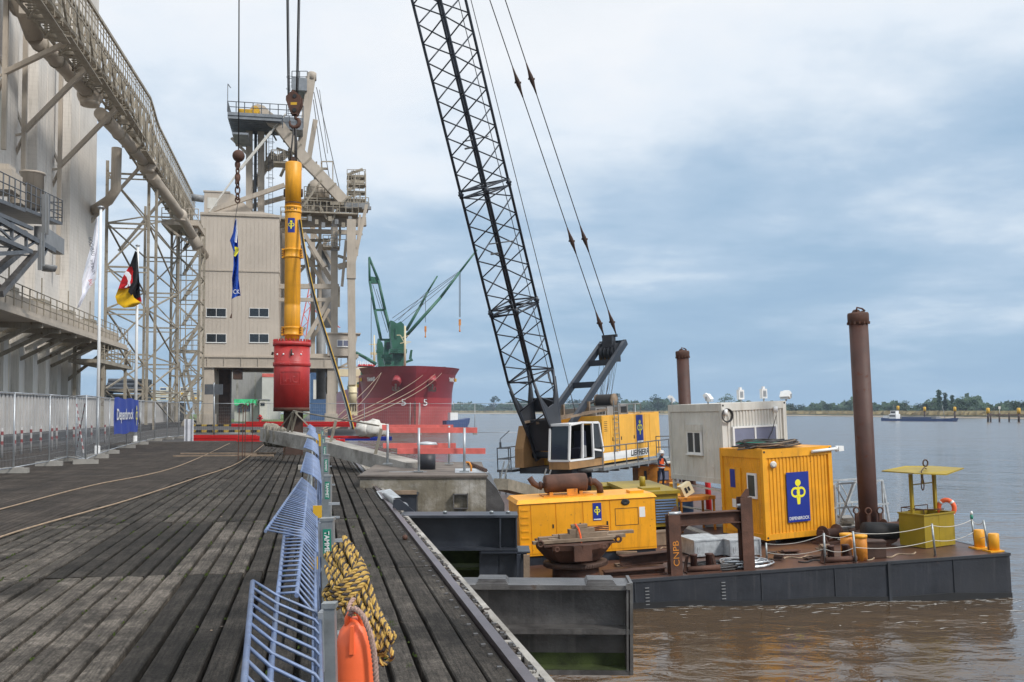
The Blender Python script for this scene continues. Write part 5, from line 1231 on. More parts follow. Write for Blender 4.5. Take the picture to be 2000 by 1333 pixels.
# hook block
t = thing('hook_block', 'rust brown pulley block with big hook above the yellow hammer', 'hook block', (hx, hy, hkz))
bm = Matrix.Translation((hx+.02, hy, 0)); cz = zh(202)
b = MB(bm)
for y in (-.14, .14): b.prism([(-.27, zh(198)), (-.27, zh(191)), (-.02, zh(178)), (.24, zh(190)), (.26, zh(205)), (.10, zh(226)), (-.04, zh(226)), (-.12, zh(222))], .05, (0, y, 0))
b.bb((-.1, -.15, zh(225)), (.1, .15, zh(218))); b.build('cheek_plate', M['rust'], t)
b = MB(bm); b.lathe([(.19, -.1), (.15, 0), (.19, .1)], (.0, 0, zh(196)), 18, 'y'); b.lathe([(.07, -.19), (.07, .19)], (.04, 0, zh(191)), 10, 'y'); b.lathe([(.07, -.19), (.07, .19)], (.04, 0, zh(218)), 10, 'y'); b.build('sheave', M['black'], t)
b = MB(bm); b.bb((-.10, -.168, zh(208)), (.12, -.165, zh(203))); b.build('yellow_mark', M['yellow_band'], t)
b = MB(bm); u = .17; c0 = Vector((.0, 0, zh(240)))
pts = [c0+Vector((.02, 0, .27)), c0+Vector((.05, 0, .14))]+[c0+Vector((u*math.cos(R(a)), 0, u*math.sin(R(a)))) for a in (50, 20, -10, -40, -75, -110, -145, -180, -205)]
b.poly(pts, [.05, .055, .065, .07, .075, .075, .07, .065, .05, .035, .02], 10); b.build('hook', M['rust'], t)
b = MB()
for (xa, xb_, r_) in ((560, 563, .05), (584, 579, .05)):
    bt, tp = at(xb_, 192, HD), at(xa, -60, HD); tp = tp+(tp-bt)*6; b.tube(bt, tp, .030, 6); b.tube(bt+Vector((.05,0,0)), tp+Vector((.06,0,0)), .016, 6)
b.build('crane_rope', M['rope_dark'], label='pair of thick hoist ropes holding the brown hook block', cat='rope')
# ball hook
bp_ = at(466, 305, HD); t = thing('ball_hook', 'round rusty overhaul ball with chain hanging left of the hammer', 'ball hook', at(464, 395, HD))
b = MB(); b.ball(bp_, .215, 20); b.build('ball', M['rust'], t)
b = MB(); b.poly([bp_+Vector((-.02,0,-.2)), bp_+Vector((-.04,0,-.5))], .05, 8); b.poly([at(464, 342, HD), at(463, 360, HD)], .075, 8)
def link(c, h_, w_, r_, ang):
    b.poly([Vector(c)+Matrix.Rotation(ang, 3, 'Z') @ Vector((w_*math.cos(q), 0, h_*math.sin(q))) for q in (i*2*math.pi/12 for i in range(12))], r_, 6, closed=True)
for py, h_, a in ((322, .13, 0), (334, .13, 1.2), (347, .16, .2), (360, .15, 1.3), (372, .15, .1), (384, .12, 1.2), (391, .1, .3)): link(at(464, py, HD), h_, .075, .028, a)
b.build('chain', M['rust'], t)
b = MB(); tp = at(467, -60, HD); b.tube(bp_, bp_+(tp-bp_)*7, .022, 6); b.build('crane_rope', M['rope_dark'], label='single rope holding the rusty overhaul ball', cat='rope')
# hydraulic hoses
def path(pts, D, k=8): return smooth([at(x, y, d) for (x, y), d in zip(pts, D)], k)
hp = ((586, 430), (592, 470), (603, 530), (620, 600), (640, 665), (660, 730), (678, 790), (690, 838)); hd_ = (33.8, 33.6, 33.2, 32.8, 32.4, 32, 31.6, 31.2)
b = MB(); b.poly(path(hp, hd_), .042, 6); b.build('hydraulic_hose', M['black_rubber'], label='thick black hose hanging from the hammer to the quay', cat='hose')
b = MB(); b.poly([p+Vector((.035, -.03, 0)) for p in path(hp, hd_)], .013, 6); b.build('air_hose', M['yellow_band'], label='thin yellow hose running along the thick black hose', cat='hose')
b = MB(); b.poly([p+Vector((-.06, .02, 0)) for p in path(hp, hd_)], .03, 6); b.build('hydraulic_hose', M['grey_paint'], label='grey hose running behind the thick black hose', cat='hose')
# ================================================================== GRAIN SILOS AND CONVEYORS (quay frame)
def base_pt(r, s, z=0): return fq(r, s, z)
RS = -17.0
t = thing('grain_silo', 'tall pale concrete silo block with ribbed facade at the left edge', 'silo', fq(RS, 62))
cols = [-400, -200, -60, 30, 69, 104, 135, 166, 186]
ss = [pr(c, 500, RS).y for c in cols]
b = MB(Q)
for i, (a, c) in enumerate(zip(ss, ss[1:])):
    rf = RS if i % 2 == 0 or c == ss[-1] else RS-.55
    b.bb((RS-14, a, 7.0), (rf, c, 62))
    if i % 2 == 0: b.bb((rf, (a+c)/2-.03, 7), (rf+.03, (a+c)/2+.03, 62))
b.build('silo_wall', M['concrete_silo'], t)
b = MB(Q); s = ss[2]; s_end = pr(163, 700, RS).y; k = 0
b.bb((RS-13, s, 0), (RS-.5, s_end, 7.0)); b.build('base_wall', M['concrete_silo_low'], t)
b = MB(Q)
for i in range(12):
    s = s_end-.9-i*2.9
    b.bb((RS-.5, s-.55, 0), (RS-.05, s+.35, 6.3)); b.prism([(RS-.5, 5.4), (RS+.9, 6.2), (RS+.9, 6.6), (RS-.5, 6.6)], 1.7, (0, s, 0))
b.build('pilaster', M['concrete_silo_low'], t)
b = MB(Q)
for i in range(12): s = s_end-2.2-i*2.9; b.bb((RS-.5, s-.28, 0), (RS-.46, s+.28, 6.6))
b.build('ochre_strip', M['cream'], t)
# braces and wall posts
b = MB(Q)
for px, ytop, ybot, nodes in ((52, 85, 460, (262,)), (121, 150, 540, (330,)), (18, -200, 300, (150,))):
    q0 = pr(px, ytop, RS+.5); zb = pr(px, ybot, RS+.5).z; s = q0.y
    b.bar((RS+.45, s, zb), (RS+.45, s, q0.z+1), .24)
    for ny in nodes:
        zn = pr(px, ny, RS+.5).z
        MB(Q).bar((RS+.4, s, zn), (-12.6, s-1.2, 21.6), .22, .26).build('gallery_brace', M['beige'], t); b.bar((RS+.4, s, zn-.3), (RS-.6, s+.6, zn-2.3), .14); b.bar((RS+.4, s, zn+.2), (RS-.6, s+1.6, zn+2.2), .12); b.bar((RS-.6, s, zn-.3), (RS+.4, s, zn-.1), .12)
for px, zt in ((186, 21.7), (245, 22.0)):
    s = pr(px, 340, RS).y; MB(Q).bar((RS-.3, s-1, 15.8), (-12.6, s-1, zt), .22).build('gallery_brace', M['beige'], t)
b.build('wall_post_bracing', M['beige'], t)

# ---- conveyor gallery high above
t = thing('conveyor_gallery', 'high beige conveyor gallery running from top left to the elevator tower', 'conveyor', fq(-14, 75, 20))
RO, RI = -12.5, -13.9
tops = [(165, 0), (290, 195), (303, 243), (384, 402)]; bots = [(110, 24), (262, 225), (281, 287), (384, 455)]
TP = [pr(x, y, RO) for x, y in tops]; BP = [pr(x, y, RO) for x, y in bots]
def ext(P): d = (P[1]-P[0])/(P[1].y-P[0].y); return [P[0]+d*(36-P[0].y)]+P
TP, BP = ext(TP), ext(BP)
def zat(P, s):
    for a, c in zip(P, P[1:]):
        if s <= c.y: return a.z+(c.z-a.z)*(s-a.y)/(c.y-a.y)
    return P[-1].z
S_END = 104; bt = MB(Q); bd = MB(Q); bp2 = MB(Q); br = MB(Q)
s = 36.0; k = 0
while s < S_END:
    s2 = s+1.5
    for rr_, w_ in ((RO, .16), (RI, .13)):
        z0, z1 = zat(BP, s), zat(TP, s)-1.1; y0, y1 = zat(BP, s2), zat(TP, s2)-1.1
        bt.bar((rr_, s, z0), (rr_, s2, y0), w_); bt.bar((rr_, s, z1), (rr_, s2, y1), w_); bt.bar((rr_, s, z0), (rr_, s, z1), .15)
        bt.bar((rr_, s, z0) if k % 2 else (rr_, s, z1), (rr_, s2, y1) if k % 2 else (rr_, s2, y0), .12)
    if k % 2 == 0:
        bt.bar((RO+.1, s, zat(BP, s)-.1), (RI-.1, s, zat(BP, s)-.1), .16, .24); bt.bar((RO, s, zat(BP, s)), (RI, s2+1.5, zat(BP, s)), .09)
        bt.bar((RO, s, zat(TP, s)-1.1), (RI, s, zat(TP, s)-1.1), .12)
    for o_ in (RO+.08, RO+.95):
        bp2.bb((o_-.02, s, min(z0, y0)+.02), (o_+.02, s2, min(z0, y0)+.1))
    for q_s in range(4): bp2.bb((RI+.1, s+q_s*.37, z0+.12), (RO-.1, s+q_s*.37+.14, z0+.16))
    bp2.bb((RI+.35, s, z0+.9), (RO-.75, s2, z0+1.3))
    br.bar((RO+.2, s, zat(TP, s)), (RO+.2, s2, zat(TP, s2)), .14, .18)
    for f in (.33, .66): br.bar((RO+.2, s, zat(TP, s)-1.1*f), (RO+.2, s2, zat(TP, s2)-1.1*f), .035)
    br.bar((RO+.2, s, zat(TP, s)-2.0), (RO+.2, s, zat(TP, s)), .07); br.bar((RO+.2, s+.75, zat(TP, s+.75)-2.0), (RO+.2, s+.75, zat(TP, s+.75)), .05)
    s = s2; k += 1
bt.build('truss', M['beige_dark'], t); bp2.build('conveyor_trough', M['beige_dark'], t); br.build('handrail', M['beige_dark'], t)
b = MB(Q); s = 37.0
while s < 103:
    z = zat(BP, s); b.rail([(RO+.25, s, z-.6), (RO+.25, min(s+7.5, 103), zat(BP, min(s+7.5, 103))-.6)], .9, 1.5, .02, (.5, 1)); b.bb((RO-.1, s, z-.66), (RO+.3, s+7.4, z-.6)); s += 7.5
b.build('service_walkway', M['beige_dark'], t)
# ---- grain pipe with ball joints
t = thing('grain_pipe', 'thick beige grain chute pipe with ball joints slanting below the gallery', 'pipe', fq(-14, 75, 18))
def pipe_seg(pts, r_, nm='pipe'):
    return MB(Q).poly(pts, r_, 16).build(nm, M['beige'], t)
A0 = pr(20, 28, -15.9); A1 = pr(68, 75, -15.4); A2 = pr(176, 184, -14.2); A3 = pr(196, 222, -14.1); A4 = pr(287, 320, -12.9); A5 = pr(296, 342, -12.8); A6 = pr(352, 420, -12.0); A7 = pr(400, 500, -11.6)
pipe_seg([A0+Vector((0,0,3)), A1], [.75, .48]); pipe_seg([A1, A2], .44); pipe_seg([A3, A4], .43); pipe_seg([A5, A6, A7], .43)
b = MB(Q)
for c, r_ in ((A2, .80), (A4, .72), (A6, .62)): b = MB(Q); b.ball(c+Vector((0,0,-.05)), r_, 18); b.lathe([(r_*.72, -r_*.95), (r_*.8, -r_*.6)], c, 16, cap=True); b.build('ball_joint', M['beige'], t)
b = MB(Q)
for P0, P1, n_ in ((A1, A2, 3), (A3, A4, 3), (A5, A7, 3)):
    for i in range(n_+1):
        q = P0.lerp(P1, (i+.3)/(n_+.6)); d = (P1-P0).normalized()*.05; b.poly([q-d, q+d], .50, 16)
b.build('pipe_flange', M['beige_dark'], t)
pipe_seg([pr(228, 290, -14.6), pr(226, 372, -14.6), pr(212, 392, -15.2), pr(178, 414, -17.2)], .37, 'branch_pipe')
b = MB(Q); a_ = pr(40, 8, -15.9); b.lathe([(.55, 0), (.7, .3), (.6, .6)], a_, 14, 'y'); b.bb(a_+Vector((.2, -1, -.9)), a_+Vector((1.3, .2, 2.5))); b.build('chute_head', M['beige'], t)

# ---- support tower of steel lattice
t = thing('support_tower', 'open beige steel lattice tower carrying the conveyor gallery', 'lattice tower', fq(-15, 84))
SF = 82.0
def lat(b, P, w_): b.bar(P[0], P[1], w_)
b = MB(Q)
rl, rm = ps(206, 600, SF).x, ps(288, 600, SF).x
sb = pr(348, 600, rm).y
levels = [0, 3.2, 6.0, 9.6, 13.0, 16.5, 20.5]
for (r_, s_) in ((rl, SF), (rm, SF), (rm, sb), (rl, sb), (rm+.5, SF+.6)):
    b.bar((r_, s_, 0), (r_, s_, 21.5), .21)
for r_ in (rl, rm):
    for i, (z0, z1) in enumerate(zip(levels, levels[1:])):
        b.bar((r_, SF, z0), (r_, sb, z1), .12) if i % 2 else b.bar((r_, sb, z0), (r_, SF, z1), .12); b.bar((r_, SF, z1), (r_, sb, z1), .10)
for s_ in (SF, sb):
    for i, (z0, z1) in enumerate(zip(levels, levels[1:])):
        b.bar((rl, s_, z0), (rm, s_, z1), .12) if i % 2 == 0 else b.bar((rm, s_, z0), (rl, s_, z1), .12)
        b.bar((rl, s_, z1), (rm, s_, z1), .14); b.bar((rl, s_, z1-.4), (rm, s_, z1-.4), .10)
b.build('lattice', M['beige_dark'], t)
t = thing('support_tower', 'second slimmer lattice tower with stairs just left of the elevator tower', 'lattice tower', fq(-13, 100))
b = MB(Q); S2_ = 101
rl, rm = ps(334, 600, S2_).x, ps(389, 600, S2_).x; sb = S2_+4
for (r_, s_) in ((rl, S2_), (rm, S2_), (rm, sb), (rl, sb)): b.bar((r_, s_, 0), (r_, s_, 20.5), .22)
z = 0; i = 0
while z < 20:
    for s_ in (S2_, sb):
        b.bar((rl, s_, z), (rm, s_, z+2.5), .12) if i % 2 else b.bar((rm, s_, z), (rl, s_, z+2.5), .12); b.bar((rl, s_, z+2.5), (rm, s_, z+2.5), .1)
    for r_ in (rl, rm): b.bar((r_, S2_, z+2.5), (r_, sb, z+2.5), .1); b.bar((r_, S2_, z), (r_, sb, z+2.5), .1)
    b.rail([(rm-1.4, S2_-.4, z+2.5), (rm+.1, S2_-.4, z+2.5)], 1.0, .7, .03, (.5, 1)); b.bar((rm-1.5, S2_-.3, z), (rm, S2_-.3, z+2.5), .08, .3)
    z += 2.5; i += 1
b.bar((rl+.9, S2_, 0), (rl+.9, S2_, 20), .09); b.bar((rl+1.4, S2_, 0), (rl+1.4, S2_, 20), .09)
b.build('lattice', M['beige_dark'], t)
b = MB(Q); q0, q1 = ps(322, 436, 99), ps(392, 436, 99)
b.bb((q0.x, 97, q0.z-.5), (q1.x, 103, q0.z)); b.rail([(q0.x, 97, q0.z), (q1.x, 97, q0.z)], 1.1, .8, .04, (.5, 1)); b.bar((q0.x, 97, q0.z-.3), (q0.x+2.4, 97, q0.z-2.2), .2)
b.build('head_platform', M['beige'], t)
p0 = ps(372, 425, 98); b = MB(Q); b.poly([ps(358, 432, 99), ps(388, 485, 99)], .55, 14); b.ball(ps(372, 448, 98.5), .75, 14); b.build('lower_pipe', M['beige'], t)
b = MB(Q); b.poly([ps(375, 386, 99), ps(398, 389, 99)], .35, 10); b.build('motor', M['grey_paint'], t)

# ---- lower catwalk gallery in front of the silo base
RG = -14.0
t = thing('catwalk_gallery', 'low beige walkway gallery with railing along the silo base', 'walkway', fq(RG-1, 55, 6))
zg = 6.6; s0g, s1g = 34.0, pr(248, 665, RG).y
b = MB(Q); b.bb((RG-2.2, s0g, zg-.45), (RG, s1g, zg-.1)); b.bb((RG-.02, s0g, zg-.5), (RG+.12, s1g, zg-.32)); b.bb((RG-1.8, s0g, zg-.1), (RG-.6, s1g, zg+.75)); b.build('trough', M['beige'], t)
b = MB(Q); b.rail([(RG+.05, s0g, zg-.1), (RG+.05, s1g, zg-.1)], 1.1, 1.3, .03, (.33, .66, 1)); b.rail([(RG-2.1, s0g, zg-.1), (RG-2.1, s1g, zg-.1)], 1.1, 1.3, .03, (.5, 1)); b.build('railing', M['beige_dark'], t)
b = MB(Q)
for x, y in ((3, 698), (42, 706), (78, 711), (109, 716), (135, 747), (-40, 690)):
    q = pr(x, y, RS); b.bar((RS-.3, q.y, q.z), (RG-.1, q.y, zg-.4), .2)
    b.bar((RS, q.y, zg-.6), (RG, q.y, zg-.6), .16, .3)
for i in range(6): s = s0g+6+i*6; b.bb((RG-1.5, s, zg+.75), (RG-.8, s+1.4, zg+1.15)); b.bar((RG-1.1, s+.7, zg+.7), (RG-1.1, s+.7, zg+2.4), .06)
b.build('bracket', M['beige_dark'], t)
b = MB(Q); a_ = pr(138, 712, RG); c_ = pr(255, 712, RG); zz = pr(240, 712, RG).z
b.bb((RG-2, a_.y+8, zz-.25), (RG, c_.y+1, zz)); b.rail([(RG, a_.y+8, zz), (RG, c_.y+1, zz)], 1.1, 1.2, .03, (.33, .66, 1)); b.bar((RG, c_.y-4, zz), (RG, c_.y, zg-.4), .12); b.bar((RG, c_.y, zz), (RG, c_.y-5, zg-.4), .12); b.build('lower_platform', M['beige_dark'], t)
b = MB(Q)
for s in (c_.y-1, c_.y-9): b.bar((RG-.2, s, 0), (RG-.2, s, zg-.4), .2); b.bar((RG-2, s, 0), (RG-2, s, zg-.4), .2)
b.bar((RG-.2, c_.y-1, 3.5), (RG-.2, c_.y+7, 0), .18); b.build('post', M['beige_dark'], t)

# ---- grey service platform at the far left
t = thing('service_platform', 'dark grey steel service platform with railings in front of the silo', 'platform', fq(-13, 42, 8))
RP = -12.6
def tr(b, lines, RR, w_, dr=0):
    for l in lines:
        a, c = pr(l[0], l[1], RR), pr(l[2], l[3], RR); ww = l[4] if len(l) > 4 else w_
        b.bar(a, c, ww)
        if dr: b.bar(a+Vector((dr,0,0)), c+Vector((dr,0,0)), ww); b.bar(a, a+Vector((dr,0,0)), ww*.7)
b = MB(Q)
tr(b, [(-60,398,105,490,.22), (-60,440,60,492,.18), (-60,395,62,447,.16), (0,440,28,436,.1), (23,440,23,468,.12), (51,452,51,484,.12), (0,448,24,470,.09), (24,470,50,452,.09), (50,484,80,466,.09), (-60,500,55,492,.16), (85,500,95,480,.1)], RP, .14, -1.6)
b.build('truss', M['galv_dark'], t)
b = MB(Q); tr(b, [(0, 575, 70, 495, .26)], RP, .26); tr(b, [(-20, 540, 40, 490, .3)], RP-1.2, .3); b.build('strut', M['steel_beam'], t)
b = MB(Q)
for x0_, y0_, x1_b, y1_b in ((-60, 372, 50, 415), (50, 412, 121, 440)):
    a, c = pr(x0_, y0_, RP), pr(x1_b, y1_b, RP); z_ = min(a.z, c.z)
    b.add([Vector((RP, a.y, a.z)), Vector((RP, c.y, c.z)), Vector((RP-1.9, c.y, c.z)), Vector((RP-1.9, a.y, a.z)), Vector((RP, a.y, a.z+.15)), Vector((RP, c.y, c.z+.15)), Vector((RP-1.9, c.y, c.z+.15)), Vector((RP-1.9, a.y, a.z+.15))],
      [(0,1,2,3),(7,6,5,4),(0,4,5,1),(1,5,6,2),(2,6,7,3),(3,7,4,0)])
    b.rail([(RP, a.y, a.z+.1), (RP, c.y, c.z+.1)], 1.15, .8, .028, (.33, .66, 1))
c = pr(121, 440, RP); b.rail([(RP, c.y, c.z), (RP-1.9, c.y, c.z)], 1.15, .8, .028, (.33, .66, 1)); b.build('deck_and_railing', M['galv_dark'], t)
b = MB(Q); tr(b, [(86, 380, 86, 455, .16), (92, 380, 92, 458, .16), (78, 455, 78, 528, .16), (84, 455, 84, 520, .12)], RP+.1, .16); a_ = pr(95, 524, RP+.1); b.lathe([(.3, -.15), (.38, .05), (.38, .12)], a_, 14); b.bb(pr(88, 475, RP), pr(126, 468, RP)+Vector((-.5, 0, .0))); b.build('lamp_pole', M['grey_paint'], t)
b = MB(Q); a_ = pr(62, 410, RP-.8); b.lathe([(.52, 0), (.52, 1.7), (.58, 1.72), (.58, 1.8), (.1, 1.85)], a_, 20); a2_ = pr(8, 385, RP-1); b.bb(a2_+Vector((-.6, -.7, .2)), a2_+Vector((.5, .9, 1.1))); b.bb(a2_+Vector((-.4, -.4, 1.1)), a2_+Vector((.3, .6, 1.4))); a3_ = pr(33, 400, RP-1); b.bb(a3_+Vector((-.3, -.4, 0)), a3_+Vector((.3, .4, .9))); b.build('dust_filter', M['beige'], t)

# ================================================================== ELEVATOR TOWER
STW = 108.0
def q_(px, py, S=STW): return ps(px, py, S)
t = thing('elevator_tower', 'large beige clad machine tower on portal legs with four dark windows', 'building', fq(-9, STW))
xl, xr, zb, zt = q_(392, 500).x, q_(545, 500).x, q_(470, 697).z, q_(470, 421).z
b = MB(Q); b.bb((xl, STW, zb), (xr, STW+12, zt)); b.prism([(xl, zt), (xr, zt), (xr, zt+.15), ((xl+xr)/2+2, zt+.5), (xl, zt+.2)], 12, (0, STW+6, 0))
wl = b.build('wall', M['beige_wall'], t); WP[wl.name] = WP[t.name]
b = MB(Q); n_ = 19
for i in range(n_+1): x = xl+(xr-xl)*i/n_; b.bb((x-.02, STW-.022, zb), (x+.02, STW+.002, zt))
for i in range(20): s = STW+.3+i*.6; b.bb((xr-.002, s, zb), (xr+.03, s+.05, zt))
b.build('cladding_seam', M['beige_wall'], wl)
b = MB(Q); z = q_(470, 530).z; b.bb((xl-.05, STW-.08, z-.06), (xr+.05, STW-.022, z+.06)); b.bb((xr, STW, z-.06), (xr+.06, STW+12, z+.06)); b.bb((xl-.1, STW-.15, zt-.1), (xr+.15, STW, zt+.16)); b.bb((xl-.05, STW-.06, zb-.02), (xr+.05, STW, zb+.12)); b.bb((xl-.09, STW-.05, zb), (xl, STW, zt)); b.build('trim', M['beige'], wl)
for xa, xb_ in ((403, 442), (487, 525)):
    for ya, yb in ((602, 620), (652, 670)):
        A, C = q_(xa, ya), q_(xb_, yb); window(wl, Q, 1, A.x, C.x, C.z, A.z, STW-.02, 2, M['glass_dark'], .05)
# girders and legs
b = MB(Q); gz0, gz1 = q_(470, 719).z, zb-.03; gr = q_(656, 700).x
for s_ in (STW-.4, STW+11): b.bb((xl-.1, s_, gz0), (gr, s_+.8, gz1)); b.bb((xl-.1, s_-.12, gz0), (gr, s_, gz0+.1)); b.bb((xl-.1, s_-.12, gz1-.1), (gr, s_, gz1))
for i in range(9): x = xl+.8+i*1.75; b.bb((x, STW-.5, gz0+.1), (x+.06, STW-.4, gz1-.1))
b.bb((xl, STW+.4, gz0), (xl+.8, STW+11, gz1)); b.bb((gr-.8, STW+.4, gz0), (gr, STW+11, gz1)); b.bb((xl, STW+.4, gz1-.3), (gr, STW+11, gz1-.05)); b.build('girder', M['beige'], t)
for x0_, x1_b, s_ in ((q_(394, 780).x, q_(418, 780).x, STW-.3), (q_(394, 780).x, q_(418, 780).x, STW+10.5), (q_(639, 780).x, q_(657, 780).x, STW-.3), (q_(639, 780).x, q_(657, 780).x, STW+10.5)):
    b = MB(Q); b.bb((x0_, s_, 1.2), (x1_b, s_+1.2, gz0)); b.bb((x0_-.15, s_-.3, 0.02), (x1_b+.15, s_+1.5, 1.2)); b.build('leg', M['beige'], t)
b = MB(Q)
for k in range(10): b.bar((xl-1.5+.15*k, STW-.5, 7.6-.62*k), (xl-.3, STW-.5, 7.6-.62*k), .06)
b.bar((xl-1.6, STW-.5, 7.8), (xl-.2, STW-.5, 1.2), .14, .3); b.bar((xl-2.4, STW-.5, 7.8), (xl-.9, STW-.5, 1.6), .1, .2); b.rail([(xl-2.5, STW-.6, 7.9), (xl, STW-.6, 7.9)], 1.1, .6, .04); b.bb((xl-2.5, STW-.6, 7.7), (xl, STW+.6, 7.9)); b.build('stair', M['beige_dark'], t)
b = MB(Q); b.bb((q_(420, 780).x, STW+4, 0), (q_(443, 780).x, STW+6, gz0)); b.bb((q_(455, 735).x, STW, q_(455, 741).z), (q_(472, 735).x, STW+1.5, gz0)); b.build('inner_shaft', M['rust_dark'], t)
# roof houses
b = MB(Q); A, C = q_(399, 375, 111), q_(447, 420, 111); b.bb((A.x, 111, C.z-.5), (C.x, 116, A.z)); b.prism([(C.x, C.z), (q_(500, 420, 111).x, C.z), (q_(478, 398, 111).x, q_(478, 398, 111).z), (q_(455, 376, 111).x, A.z-.1), (C.x, A.z)], 4.6, (0, 113.4, 0)); b.bb((A.x-.1, 110.9, A.z), (C.x+.1, 116.1, A.z+.15))
rh = b.build('roof_house', M['beige_wall'], t); A, C = q_(405, 386, 111), q_(424, 408, 111); MB(Q).bb((A.x, 110.96, C.z), (C.x, 110.99, A.z)).build('white_panel', M['white_box'], rh)

# ================================================================== SHIP UNLOADER (portal crane behind the hammer)
t = thing('ship_unloader', 'tall beige ship unloader crane with mast, ducts, platforms and stairs', 'portal crane', fq(-1, 112))
MT = M['beige']
def P_(x, y, S=112): return ps(x, y, S)
def trace(nm, lines, m, S=112, dbl=0, parent=None):
    for l in lines:
        S_ = l[5] if len(l) > 5 else S; a, c = P_(l[0], l[1], S_), P_(l[2], l[3], S_); ww = l[4]*S_/FPX
        MB(Q).bar(a, c, ww, ww).build(nm, m, parent or t)
trace('column', [(487,246,487,420,12), (510,246,510,420,12), (653,428,653,720,13,109), (648,720,648,826,10,112.5), (625,440,625,640,6,116), (556,425,556,700,9,118), (611,430,611,700,9,120)], MT)
trace('mast', [(609,148,582,330,15,111), (616,235,600,330,9,113), (600,150,590,215,5,113)], MT)
b = MB(Q); a_ = P_(609, 147, 111); b.lathe([(.52, -.6), (.52, .2), (.4, .3)], a_, 14); b.build('mast_head', MT, t)
trace('girder', [(409,413,556,362,8,110), (483,406,556,386,8,114), (540,436,715,434,16,110), (540,560,662,560,9,109), (545,586,648,586,7,109), (540,450,700,455,8,116), (590,404,700,404,10,114), (540,700,656,700,16,109.5)], MT)
trace('thin_stay', [(409,414,470,330,3,108), (470,330,530,258,5,108), (530,258,558,223,3,108)], M['white_box'])
trace('diagonal', [(594,456,634,522,7,108.5), (604,480,647,548,8,110), (585,480,634,558,6,113), (645,582,596,668,8,109), (643,604,606,670,6,112), (600,430,650,520,5,118), (560,560,640,470,5,118), (640,350,695,415,8,113), (628,380,650,430,7,112), (690,400,706,460,5,111), (452,270,482,300,5,111), (535,300,486,380,12,113), (560,300,520,330,12,113)], MT)
trace('cable', [(618,171,665,378,1.3,111), (613,180,645,356,1.3,112), (612,195,630,332,1.3,113), (624,176,640,300,1,113)], M['rope_dark'])
# top platform with drive housing
b = MB(Q); A, C = P_(446, 224, 108), P_(552, 236, 108)
b.bb((A.x, 107, C.z), (C.x, 113, A.z)); 
for i in range(9): x = A.x+.1; s_ = 107.1+i*.7; b.bb((A.x, s_, C.z-.35), (C.x, s_+.12, C.z))
b.bb((A.x+.5, 107, P_(450,262,107).z), (P_(485,262,107).x, 112, P_(450,258,107).z)); tp_ = b.build('top_platform', M['platform_steel'], t)
b = MB(Q); b.rail([(A.x, 107.05, A.z), (C.x+2.2, 107.05, A.z)], 1.15, .9, .045, (.5, 1)); b.rail([(A.x, 113, A.z), (A.x, 107, A.z)], 1.15, 1, .045); b.rail([P_(552, 250, 107), P_(592, 250, 107)], 1.3, .8, .045, (.5, 1)); b.bar((A.x, 107, A.z), (A.x, 107, A.z+3.0), .07); b.bar((A.x, 107, A.z+3.0), (A.x+.3, 107, A.z+2.6), .09)
b.rail([P_(570, 172, 111), P_(600, 172, 111)], 1.9, .8, .045, (.33, .66, 1)); b.rail([P_(569, 200, 111.5), P_(569, 150, 111.5)], .6, 1, .04, (.5,1), Vector((1,0,0))); b.build('railing', M['galv_dark'], t)
b = MB(Q); b.bb(P_(570, 172, 110)-Vector((0,0,.2)), P_(600, 170, 113)); b.bb(P_(552, 252, 108), P_(592, 246, 111)); b.build('mast_platform', M['platform_steel'], t)
b = MB(Q); o_ = [P_(x, y, 109) for x, y in ((485,232),(486,215),(492,206),(503,202),(516,206),(530,220),(545,234))]; b.prism([(p.x, p.z) for p in o_], 1.6, (0, 110, 0)); b.build('drive_cover', MT, t)
b = MB(Q); c = P_(499, 216, 108); b.lathe([(.45, -.1), (.45, .6)], c, 14, 'y'); c = P_(476, 220, 108); b.bb(c-Vector((.6,.3,.4)), c+Vector((1.0,.8,.3))); b.build('motor', M['yellow_band'], t)
# curved duct
dpts = [(520,228),(545,246),(562,268),(580,292),(600,318),(622,340),(648,368),(672,394)]
b = MB(Q)
for (xa, ya), (xb_, yb) in zip(dpts, dpts[1:]): b.bar(P_(xa, ya, 108.5), P_(xb_, yb, 108.5), 1.05, 1.15)
b.build('duct', MT, t)
b = MB(Q)
for x, y in dpts[1:]: c = P_(x, y, 108.5); b.bar(c-Vector((.06,0,-.06)), c+Vector((.06,0,-.06)), 1.2, 1.3)
b.build('duct_flange', M['beige_dark'], t)
trace('lattice_member', [(592,404,628,352,4,108), (604,360,592,412,4,110), (640,352,664,404,4,110), (600,430,612,404,4,108), (625,404,640,430,4,108), (660,408,646,436,4,108), (690,436,690,468,4,108), (664,436,664,470,4,109), (548,436,560,460,4,112), (575,404,600,404,5,109), (556,470,645,470,5,113), (556,520,640,520,4,115), (600,470,625,520,4,115), (625,470,600,520,4,115), (662,560,662,600,4,109), (628,600,650,640,4,112), (560,640,596,700,4,116), (596,640,560,700,4,116), (660,500,684,508,5,108), (645,398,672,398,6,108), (520,250,520,330,3,112), (526,250,540,275,3,112), (540,262,570,262,4,110), (540,290,568,300,4,110), (566,262,566,318,4,110), (560,318,548,345,5,112), (610,330,640,330,4,111), (628,316,628,352,3,111), (618,330,618,316,3,111), (628,316,650,316,2,110), (650,316,650,372,2,110)], M['beige_dark'])
for k in range(7):
    x = 602+k*13; MB(Q).bb(P_(x, 432+6*(k % 3), 107.6), P_(x+7, 424+6*(k % 3), 107.9)).build('equipment_box', M['beige_dark' if k % 2 else 'grey_paint'], t)
b = MB(Q)
for x, y, S_ in ((595, 398, 108), (680, 398, 108), (560, 424, 108), (530, 312, 108), (652, 478, 108)): b.rail([P_(x, y, S_), P_(x+24, y, S_)], 1.1, .6, .035, (.5, 1))
